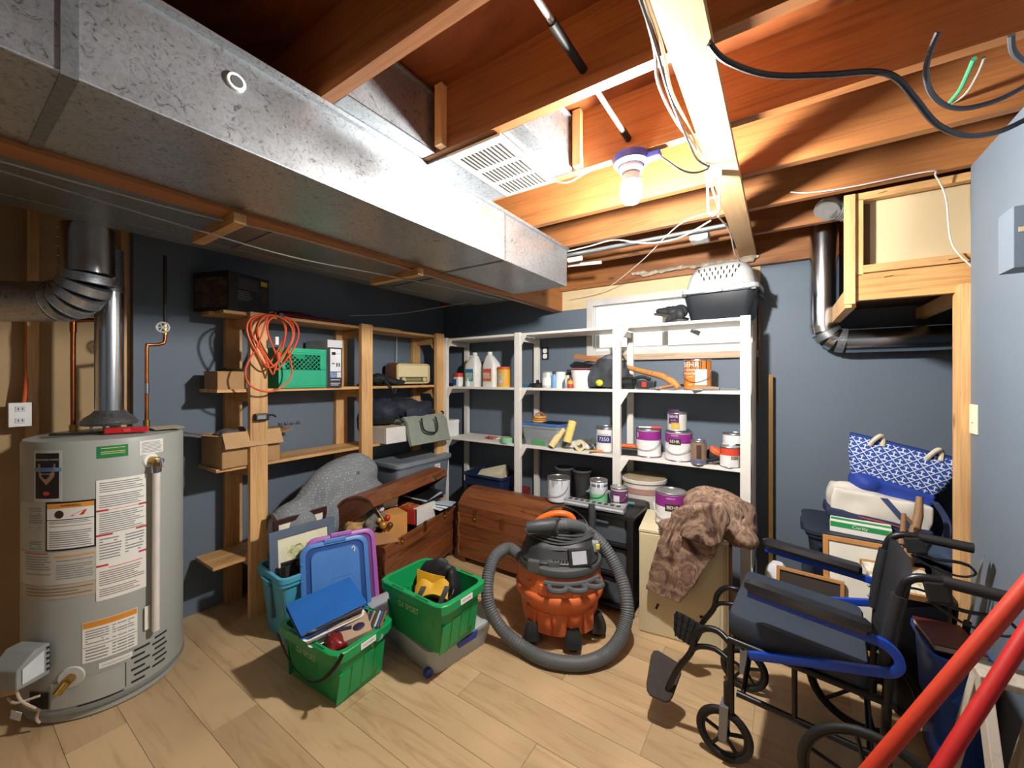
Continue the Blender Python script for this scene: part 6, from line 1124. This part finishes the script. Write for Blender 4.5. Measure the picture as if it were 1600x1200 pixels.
# cushion (slightly higher at the front)
mb = MB(); mb.loft([[(x, y, z+(.028*(x/.412))) for x, y, z in l_] for l_ in (lp(.40, .44, .03, .46, 3, .206, 0), lp(.412, .448, .03, .468, 3, .206, 0), lp(.412, .448, .03, .532, 3, .206, 0), lp(.40, .436, .03, .545, 3, .206, 0))]); mb.build('seat_cushion', SEATM, wc)
MB().box(.0, .40, -.215, .215, .45, .46).build('seat_sling', VIN, wc, sm=False)
for s_ in (1, -1):
    y = s_*.225
    MB().tube([(-.06, y, .455), (.41, y, .475)], .0125, 12).build('seat_rail', TB, wc); MB().tube([(-.05, y, .27), (.38, y, .28)], .0115, 12).build('lower_rail', TB, wc)
    MB().tube([(.40, y, .20), (.40, y, .475)], .0125, 12).build('front_post', TB, wc); MB().tube([(.2, y, .275), (.2, y, .46)], .009, 10).build('strut', TB, wc); MB().tube([(-.03, y, .19), (-.04, y, .5), (-.055, y*.95, .7), (-.073, y*.95, .82), (-.09, y*.95, .855), (-.12, y*.95, .87), (-.17, y*.95, .872)], .013, 12, smooth=4).build('back_tube', TB, wc)
    MB().tube([(-.16, y*.95, .872), (-.30, y*.95, .866)], [.017, .018], 14).build('hand_grip', RUB, wc); MB().obox((-.15, y*.95, .84), (.055, .03, .06), (0, .2, 0)).build('brake_body', BLACKM, wc, sm=False, bevel=.006)
    MB().tube([(-.14, y*.95, .815), (-.2, y*.95, .80), (-.26, y*.95, .805), (-.29, y*.95, .80)], .006, 8, smooth=4).build('brake_lever', TB, wc); MB().tube([(-.14, y*.95, .80), (-.2, y*.95, .765), (-.27, y*.95, .755), (-.305, y*.95, .775), (-.29, y*.95, .80)], .004, 8, smooth=4).build('lever_guard', TB, wc)
    MB().tube([(-.13, y*.95, .83), (-.08, y*.93, .82), (-.055, y*.9, .72), (-.05, y*.95, .55)], .0035, 6, smooth=5).build('brake_cable', BLACK, wc)
    ya = s_*.247
    MB().loft([[(x, ya+q, z+.03*(x/.35)) for q, z in rr] for x, rr in ((.0, [(-.012, .672), (.012, .672), (.018, .685), (.012, .697), (-.012, .697), (-.018, .685)]), (.012, [(-.024, .668), (.024, .668), (.032, .684), (.022, .702), (-.022, .702), (-.032, .684)]), (.33, [(-.024, .668), (.024, .668), (.032, .684), (.022, .702), (-.022, .702), (-.032, .684)]), (.35, [(-.01, .675), (.01, .675), (.015, .685), (.01, .695), (-.01, .695), (-.015, .685)]))]).build('arm_pad', mat('#17181a', .32, 0, .05, 9), wc)
    arm = catmull([Vector((.34, ya, .685)), Vector((.15, ya, .668)), Vector((.0, ya, .655)), Vector((-.045, ya, .64)), Vector((-.066, ya, .605)), Vector((-.05, ya, .57)), Vector((.0, ya, .552)), Vector((.17, ya, .505)), Vector((.335, ya, .455))], 5)
    MB().loft([[p_+Vector((0, q, 0))+Vector((0, 0, 1))*w_ if False else p_+Vector((0, q, 0))+nn*w_ for q, w_ in ((-.009, -.013), (.009, -.013), (.011, 0), (.009, .013), (-.009, .013), (-.011, 0))] for p_, nn in [(p_, (lambda d_: Vector((-d_.z, 0, d_.x)))((arm[min(i+1, len(arm)-1)]-arm[max(i-1, 0)]).normalized())) for i, p_ in enumerate(arm)]]).build('arm_frame', WBLUE, wc)
    # caster
    cx, cy = .42, s_*.222
    MB().tube([(cx-.01, cy, .215), (cx-.01, cy, .30)], .016, 12).build('caster_stem', TB, wc)
    fk = MB()
    for q in (-.022, .022): fk.loft([[(cx-.016, cy+q-.005, .222), (cx+.016, cy+q-.005, .222), (cx+.016, cy+q+.005, .222), (cx-.016, cy+q+.005, .222)], [(cx-.010, cy+q*1.3-.005, .09), (cx+.018, cy+q*1.3-.005, .09), (cx+.018, cy+q*1.3+.005, .09), (cx-.010, cy+q*1.3+.005, .09)]])
    fk.box(cx-.015, cx+.015, cy-.026, cy+.026, .205, .222); fk.build('caster_fork', mat('#7d8083', .4, .4), wc, sm=False, bevel=.003)
    def wheel(nm, c_, r, w_, spk, hubc):
        tor = [(c_[0]+(r-.012)*math.cos(a), c_[1], c_[2]+(r-.012)*math.sin(a)) for a in [2*PI*i/36 for i in range(37)]]
        wo = MB().tube(tor, .013, 10, caps=False).build(nm, RUB, wc)
        MB().tube([(c_[0]+(r-.027)*math.cos(a), c_[1], c_[2]+(r-.027)*math.sin(a)) for a in [2*PI*i/36 for i in range(37)]], .006, 8, caps=False).build('wheel_rim', TB, wo)
        MB().tube([(c_[0], c_[1]-w_, c_[2]), (c_[0], c_[1]+w_, c_[2])], .02 if r < .15 else .03, 14).build('hub', hubc, wo)
        for k in range(spk):
            a = 2*PI*k/spk+.3; MB().tube([(c_[0], c_[1], c_[2]), (c_[0]+(r-.025)*math.cos(a), c_[1], c_[2]+(r-.025)*math.sin(a))], .007, 6).build('spoke', TB, wo)
    wheel('caster_wheel', (cx+.004, cy, .1), .1, .017, 5, TB); wheel('rear_wheel', (-.0, s_*.275, .19), .19, .025, 6, TB)
    MB().tube([(0, s_*.2, .19), (0, s_*.3, .19)], .012, 10).build('axle', STEEL, wc)
    # leg rest hanger
    yl = s_*.20
    MB().tube([(.40, s_*.225, .46), (.45, yl, .475), (.50, yl, .465), (.535, yl, .42), (.55, yl, .35), (.60, yl, .26), (.64, yl, .16), (.65, yl, .11)], .0125, 12, smooth=4).build('footrest_hanger', TB, wc); MB().tube([(.40, s_*.225, .39), (.46, yl, .40), (.52, yl, .385), (.545, yl, .36)], .0105, 12, smooth=3).build('hanger_brace', TB, wc)
for x in (-.0, .36): MB().tube([(x, -.225, .28 if x else .27), (x, .225, .46)], .009, 10).build('cross_brace', TB, wc); MB().tube([(x, .225, .28 if x else .27), (x, -.225, .46)], .009, 10).build('cross_brace', TB, wc)
MB().obox((.412, -.222, .165), (.004, .02, .05)).build('red_reflector', mat('#c2332c', .4), wc, sm=False)
def plate(nm, cs, th, m, rib=0):
    cs = [Vector(c_) for c_ in cs]; oc_ = [p_ for i in range(4) for p_ in (cs[i]+(cs[i-1]-cs[i])*.2, cs[i]+(cs[i-1]-cs[i])*.06+(cs[(i+1) % 4]-cs[i])*.06, cs[i]+(cs[(i+1) % 4]-cs[i])*.2)]; nn = (cs[1]-cs[0]).cross(cs[3]-cs[0]).normalized()
    o = MB().loft([[c_ for c_ in oc_], [c_+nn*th for c_ in oc_]]).build(nm, m, wc, sm=False, bevel=.004, world=True)
    for k in range(rib):
        u = (k+.5)/rib; a = cs[0]+(cs[1]-cs[0])*u; b_ = cs[3]+(cs[2]-cs[3])*u; MB().tube([a+nn*th, b_+nn*th], .0035, 6).build('tread_rib', TB, o, world=False) if False else MB().tube([wc.matrix_basis.inverted() @ (a-nn*.001), wc.matrix_basis.inverted() @ (b_-nn*.001)], .0035, 6).build('tread_rib', TB, o)
    for k in range(rib and 3):
        u = (k+.7)/3.4; a = cs[0]+(cs[3]-cs[0])*u; b_ = cs[1]+(cs[2]-cs[1])*u; MB().tube([wc.matrix_basis.inverted() @ (a-nn*.001), wc.matrix_basis.inverted() @ (b_-nn*.001)], .003, 6).build('tread_rib', TB, o)
plate('footplate', [at(1019, 1010, Z=.235), at(1068, 1040, Z=.225), at(1046, 1100, Z=.12), at(1007, 1082, Z=.13)], .014, mat('#3a3430', .85, 0, .15, 40, .2))
plate('footplate', [at(1053, 952, Y=2.14), at(1103, 980, Y=2.13), at(1085, 1014, Y=2.10), at(1052, 992, Y=2.11)], .014, mat('#1d1d1f', .6), 5)
# backrest
mb = MB(); mb.sheet(lambda u, v: (-.028-.05*v+.03*math.sin(PI*u)*-1*.6, -.212+.424*u, .50+.35*v), 10, 6, .018); mb.build('backrest', VIN, wc)
for s_ in (1, -1):
    MB().tube([(-.035, s_*.213, .56), (-.05, s_*.213, .70), (-.068, s_*.213, .80)], .02, 12).build('back_sleeve', VIN, wc)
    for z in (.60, .64): MB().ball((-.02, s_*.213+.018*s_*0, z), .006, 8, 5).build('rivet', STEEL, wc)
MB().box(.13, .32, -.232, -.228, .3, .33).build('name_plate', mat('#b7a898', .6), wc, sm=False); mb = MB(); put_text(mb, 'Prime Engineering', .02, lambda u, v: wc.matrix_basis.inverted() @ Vector(wc.matrix_basis @ Vector((.225-u, -.2275, .315+v))), 0, 0); mb.build('plate_text', mat('#5a2a24', .6), wc, sm=False)

# ------------------------------------------------------------------ tote stack, bags and frames behind the wheelchair
NV2 = mat('#26303f', .45, 0, .08, 8, .03)
for k, (z, lb) in enumerate(((0, 'dark navy tote at bottom of stack by back wall'), (.335, 'dark navy tote with lid, upper one of stack'))):
    t = T('storage_tote', lb, 'tote', (.36, 2.88, z)); bin_(t, .48, .40, .31, .03, NV2, .012, .004, .04); MB().loft([lp(.51, .43, .05, .305), lp(.52, .44, .05, .31), lp(.52, .44, .05, .328), lp(.47, .39, .05, .334), lp(.44, .36, .05, .328)]).build('lid', NV2, t); MB().obox((-.255, .0, .30), (.03, .1, .05)).build('lid_clip', NV2, t, sm=False, bevel=.006)
    MB().obox((-.05, -.2, .22), (.04, .002, .02), (0, .5, 0)).build('tape_label', mat('#c3d3e4', .6), t, sm=False); MB().box(-.2, .2, -.208, -.195, .24, .26).build('rib', NV2, t, sm=False, bevel=.003)
t = T('tissue_box', 'white and green product box on navy tote lid', 'box', (.335, 2.73, .6695), math.radians(-6)); MB().box(-.12, .12, -.045, .045, 0, .062).build('carton', WHITE, t, sm=False, bevel=.002); MB().box(-.118, .12, -.0458, -.0445, .028, .054).build('green_band', mat('#2a9a55', .5), t, sm=False); MB().box(-.118, .12, -.03, .01, .062, .0626).build('green_top', mat('#2a9a55', .5), t, sm=False); mb = MB(); put_text(mb, 'Curity', .024, lambda u, v: (u, -.0462, v), -.0, .041); mb.build('lettering', WHITE, t, sm=False)
cv = T('canvas_tote', 'cream and navy canvas tote bag lying on navy tote', 'bag', (.42, 2.88, .67), 0)
soften(MB().obox((0, 0, .12), (.40, .2, .15), (0, .10, 0)).ball((-.12, 0, .15), (.1, .1, .08)), 'bag_body', mat('#ddd8cb', .85, 0, .05, 10, .1), cv, .014, .012, 10, 4); soften(MB().obox((-.01, -.005, .055), (.42, .21, .05), (0, .12, 0)), 'navy_base', mat('#27304f', .8, 0, .06, 12, .1), cv, .012, .008, 12, 3)
MB().sheet(lambda u, v: (.0+.03*u+.12*v, -.105-.012*math.sin(v*3), .19-.16*v), 2, 10, .004).build('strap', mat('#3a446c', .8), cv); MB().sheet(lambda u, v: (.21+.035*math.sin(v*PI)+.02*v-.02*u, -.11+.03*u, .2-.22*v), 2, 12, .004).build('strap', mat('#3a446c', .8), cv); MB().tube([(-.2, -.1, .088), (0, -.113, .068), (.2, -.11, .03)], .0035, 6).build('red_piping', mat('#b0454a', .7), cv)
def anchor_mat():
    m, nt, b = nodes('anchor print'); b.inputs['Roughness'].default_value = .8
    tc = nt.nodes.new('ShaderNodeTexCoord'); mp = nt.nodes.new('ShaderNodeMapping'); mp.inputs['Rotation'].default_value = (0, math.radians(45), 0); mp.inputs['Scale'].default_value = (24, 0, 24)
    nt.links.new(tc.outputs['Object'], mp.inputs[0]); sp_ = nt.nodes.new('ShaderNodeSeparateXYZ'); nt.links.new(mp.outputs[0], sp_.inputs[0])
    def frac(o):
        f = nt.nodes.new('ShaderNodeMath'); f.operation = 'FRACT'; nt.links.new(o, f.inputs[0]); return f.outputs[0]
    fx_, fz_ = frac(sp_.outputs[0]), frac(sp_.outputs[2])
    def lt(o, v, op='LESS_THAN'):
        f = nt.nodes.new('ShaderNodeMath'); f.operation = op; nt.links.new(o, f.inputs[0]); f.inputs[1].default_value = v; return f.outputs[0]
    def comb(a, b_, op):
        f = nt.nodes.new('ShaderNodeMath'); f.operation = op; nt.links.new(a, f.inputs[0]); nt.links.new(b_, f.inputs[1]); return f.outputs[0]
    grid_ = comb(lt(fx_, .09), lt(fz_, .09), 'MAXIMUM')
    # anchor: shank along the diagonal, ring arc below
    dd = comb(fx_, fz_, 'SUBTRACT'); ab_ = nt.nodes.new('ShaderNodeMath'); ab_.operation = 'ABSOLUTE'; nt.links.new(dd, ab_.inputs[0]); sm_ = comb(fx_, fz_, 'ADD')
    shank = comb(lt(ab_.outputs[0], .09), comb(lt(sm_, .6, 'GREATER_THAN'), lt(sm_, 1.55), 'MULTIPLY'), 'MULTIPLY')
    bar = comb(lt(ab_.outputs[0], .32), comb(lt(sm_, 1.28, 'GREATER_THAN'), lt(sm_, 1.4), 'MULTIPLY'), 'MULTIPLY')
    fluke = comb(lt(ab_.outputs[0], .45), comb(lt(sm_, .58, 'GREATER_THAN'), lt(sm_, .78), 'MULTIPLY'), 'MULTIPLY')
    al = comb(comb(grid_, shank, 'MAXIMUM'), comb(bar, fluke, 'MAXIMUM'), 'MAXIMUM')
    nt.links.new(ramp(nt, al, [(.4, '#20489a'), (.6, '#d3dcea')]), b.inputs['Base Color']); return m
an = T('beach_bag', 'blue beach bag with white anchor print and rope handles', 'bag', (.47, 2.92, .84), rot=(0, math.radians(13), math.radians(-6)))
MB().loft([[(x*1.0, y, z) for x, y in rrect(w_, d_, .04, 4)] for w_, d_, z in ((.30, .10, .04), (.36, .13, .1), (.42, .12, .2), (.44, .07, .275), (.44, .06, .285))]).build('print_panel', anchor_mat(), an)
soften(MB().obox((0, 0, .04), (.33, .16, .1)).ball((-.1, -.02, .05), (.08, .09, .06)), 'blue_base', mat('#1f3f9c', .7, 0, .06, 12, .1), an, .012, .012, 12, 3); MB().loft([[(x, y, z) for x, y in rrect(.445, .066, .03, 4)] for z in (.276, .29)]).build('hem', mat('#1f3f8c', .7), an)
for x in (-.11, .11): MB().tube([(x-.02, -.04, .25), (x-.01, -.052, .285), (x+.01, -.045, .315), (x+.025, -.03, .30), (x+.03, -.04, .26)], .011, 8, smooth=4).build('rope_handle', mat('#d8ceb8', .9, 0, .15, 60, .4), an)
def fr2(label, loc, rot, w, h, c, inner, bw=.022): return pframe(label, loc, rot, w, h, c, inner, bw)
# frames face the camera side (-y): local +x turned to -y
fr2('pine framed picture with white mat behind wheelchair', (.335, 2.52, .16), (0, math.radians(-10), math.radians(-90)), .32, .52, '#c08a4e', '#e4e2d4')
fr2('dark picture with pine frame leaning before navy totes', (.11, 2.49, .02), (0, math.radians(-9), math.radians(-95)), .28, .46, '#b98550', '#3a3330', .016)
t = T('water_jug', 'white plastic jug with blue clip behind wheelchair arm', 'jug', (-.02, 2.62, 0), 0); MB().loft([lp(.11, .09, .02, 0), lp(.115, .095, .025, .40), lp(.1, .08, .03, .44), lp(.05, .05, .02, .47)]).build('container', mat('#dfe3e8', .35), t); MB().obox((.062, -.03, .36), (.014, .03, .12)).build('blue_clip', mat('#2f6fc4', .4), t, sm=False, bevel=.004)
# things right of the wheelchair
bb2 = T('blue_bin', 'bright blue open bin behind wheelchair back', 'bin', (.535, 2.20, 0), 0); BB = mat('#1f4fa8', .42, 0, .06, 8, .03); bin_(bb2, .155, .28, .47, .02, BB, .012, .004, .03)
MB().obox((0, -.135, .33), (.05, .012, .05), (0, .6, 0)).build('emblem', mat('#2a63c8', .4), bb2, sm=False, bevel=.004)
t = T('book', 'maroon book lying on top of blue bin', 'book', (.525, 2.2, .472), .1); MB().box(-.07, .07, -.1, .1, 0, .004).build('cover', mat('#5a1f22', .5), t, sm=False); MB().box(-.066, .07, -.096, .096, .004, .022).build('pages', mat('#cfc4ae', .8), t, sm=False); MB().box(-.07, .07, -.1, .1, .022, .026).build('cover', mat('#5a1f22', .5), t, sm=False)
t = T('black_bin', 'black bin standing against the right wall', 'bin', (.49, 2.5, 0), 0); bin_(t, .2, .26, .56, .02, mat('#101113', .5), .01, .004, .03)
t = T('canvas_print', 'pale painted canvas on top of black bin', 'canvas', (.45, 2.46, .563), rot=(math.radians(12), 0, math.radians(8))); MB().box(-.12, .1, -.1, .1, 0, .018).build('canvas', blotch('grass painting', [(.3, '#8a7a4a'), (.45, '#cfc9b0'), (.6, '#e9e6da'), (.75, '#9aa08a')], 14, .7, 0), t, sm=False); [MB().box(-.125, .105, y_, y_+.013, -.004, .022).build('edge', mat('#b98a4e', .6), t, sm=False) for y_ in (.095, -.108)]
for k, (pa_, pb_, r_, lb, c_) in enumerate(((at(1428, 835, Y=2.62), at(1437, 776, Y=2.66), .018, 'thick driftwood stick standing beside the beach bag', '#7a5a3e'), (at(1405, 862, Y=2.5), at(1412, 802, Y=2.55), .012, 'thin forked driftwood stick before the canvas tote', '#6e452e'))):
    t = T('driftwood', lb, 'wood', tuple(pa_)); v = pb_-pa_; MB().tube([-v*.9, (0, 0, 0), v*.5+Vector((.006, 0, 0)), v], [r_*.9, r_*1.1, r_, r_*.7], 9).build('stick', wood('driftwood'+str(k), c_, '#9a7a58', (4, 4, .5)), t); MB().tube([v*.2, v*.35+Vector((-.04, -.01, .02))], [r_*.5, r_*.35], 7).build('twig', wood('driftwood'+str(k), c_, '#9a7a58', (4, 4, .5)), t)
tag(soften(MB().ball((0, 0, 0), (.1, .1, .06)).ball((.06, .02, .03), (.07, .08, .05)), 'denim_pile', mat('#2e3f58', .85, 0, .15, 14, .15), None, .012, .018, 14, 3, .015), 'crumpled denim cloth beside the right wall stud', 'cloth').location = (.66, 2.62, .66)
t = T('navy_pile_box', 'dark box under the crumpled denim cloth', 'box', (.68, 2.62, 0)); MB().box(-.1, .14, -.1, .1, 0, .60).build('carton', mat('#1a1c22', .8), t, sm=False, bevel=.004); MB().box(-.104, .144, -.104, .104, .56, .604).build('lid', mat('#1e2027', .8), t, sm=False, bevel=.004)
t = T('machete', 'grey curved blade leaning upright against right wall', 'blade', (.585, 2.12, .5), 0)
bp = [at(1512, 972, X=.60), at(1524, 930, X=.602), at(1531, 890, X=.606), at(1538, 868, X=.612)]; ww = [.010, .016, .02, .002]
MB().loft([[p_+Vector((0, q, 0))+Vector((w_, 0, 0)) for q, w_ in ((-k_, 0), (0, -.002), (k_, 0), (0, .002))] for p_, k_ in zip(catmull(bp, 5), [.010+.008*math.sin(PI*min(1, i/13)) if i < 13 else .012*(15.2-i)/3 for i in range(16)])]).build('blade', mat('#7a7d7c', .5, .3), t, world=True)
MB().tube([at(1512, 972, X=.60), at(1504, 1010, X=.598), at(1500, 1060, X=.6)], .012, 8).build('handle', BLACKM, t, world=True)
# ------------------------------------------------------------------ long handled tools and step stool in front
def handle(label, a, b_, c, grip):
    a, b_ = Vector(a), Vector(b_); v = b_-a; t = T('long_handle', label, 'tool handle', tuple(a))
    MB().tube([v*.06, v*.93], .0165, 18).build('shaft', mat(c, .5, 0, .06, 30, .05), t); MB().tube([v*.92, v], [.0185, .017], 16).build('grip', mat(grip, .6), t); MB().tube([(0, 0, 0), v*.08], [.012, .02], 14).build('ferrule', mat('#5a5d60', .4, .5), t); MB().ball(v*1.0, .0172).build('end_cap', mat(grip, .6), t)
handle('orange red long tool handle with grey grip', (-.119, 1.184, .012), (.545, 1.422, 1.165), '#b83318', '#6f808e')
handle('bright red long tool handle leaning on right wall', (.068, 1.25, .012), (.608, 1.618, 1.03), '#b41d1a', '#6f808e')
ss = T('step_stool', 'small weathered wooden step stool beside red handles', 'step stool', (.49, 1.60, 0), 0); OW = wood('weathered', '#9a9182', '#bdb4a4', (4, 4, .4), 6, .8, False)
def beam(nm, a, b_, w_, th): 
    a, b_ = Vector(a), Vector(b_); d_ = (b_-a).normalized(); s_ = d_.cross(Vector((1, 0, 0))).normalized(); q = d_.cross(s_)
    MB().loft([[p_+s_*u*w_/2+q*v*th/2 for u, v in ((-1, -1), (1, -1), (1, 1), (-1, 1))] for p_ in (a, b_)]).build(nm, OW, ss, sm=False, bevel=.002)
for x in (-.02, .10):
    beam('front_leg', (x-.06, -.42, 0), (x, .08, .64), .055, .022); beam('rear_leg', (x-.08, .2, 0), (x, .10, .64), .035, .022)
for k in range(2): MB().box(-.03, .105, -.30+.2*k, -.20+.2*k, .16+.22*k, .18+.22*k).build('step', OW, ss, sm=False, bevel=.002)
MB().box(-.035, .115, .04, .14, .635, .655).build('top_step', OW, ss, sm=False, bevel=.003)

# ------------------------------------------------------------------ kinds that repeat carry one group phrase
_by = {}
for o in C.objects:
    if o.parent is None and 'category' in o.keys(): _by.setdefault(o.name.split('.')[0], []).append(o)
for k, v in _by.items():
    if len(v) > 1:
        for o in v:
            if 'group' not in o.keys(): o['group'] = k.replace('_', ' ')+('s' if not k.endswith('s') else '')+' in the storage room'
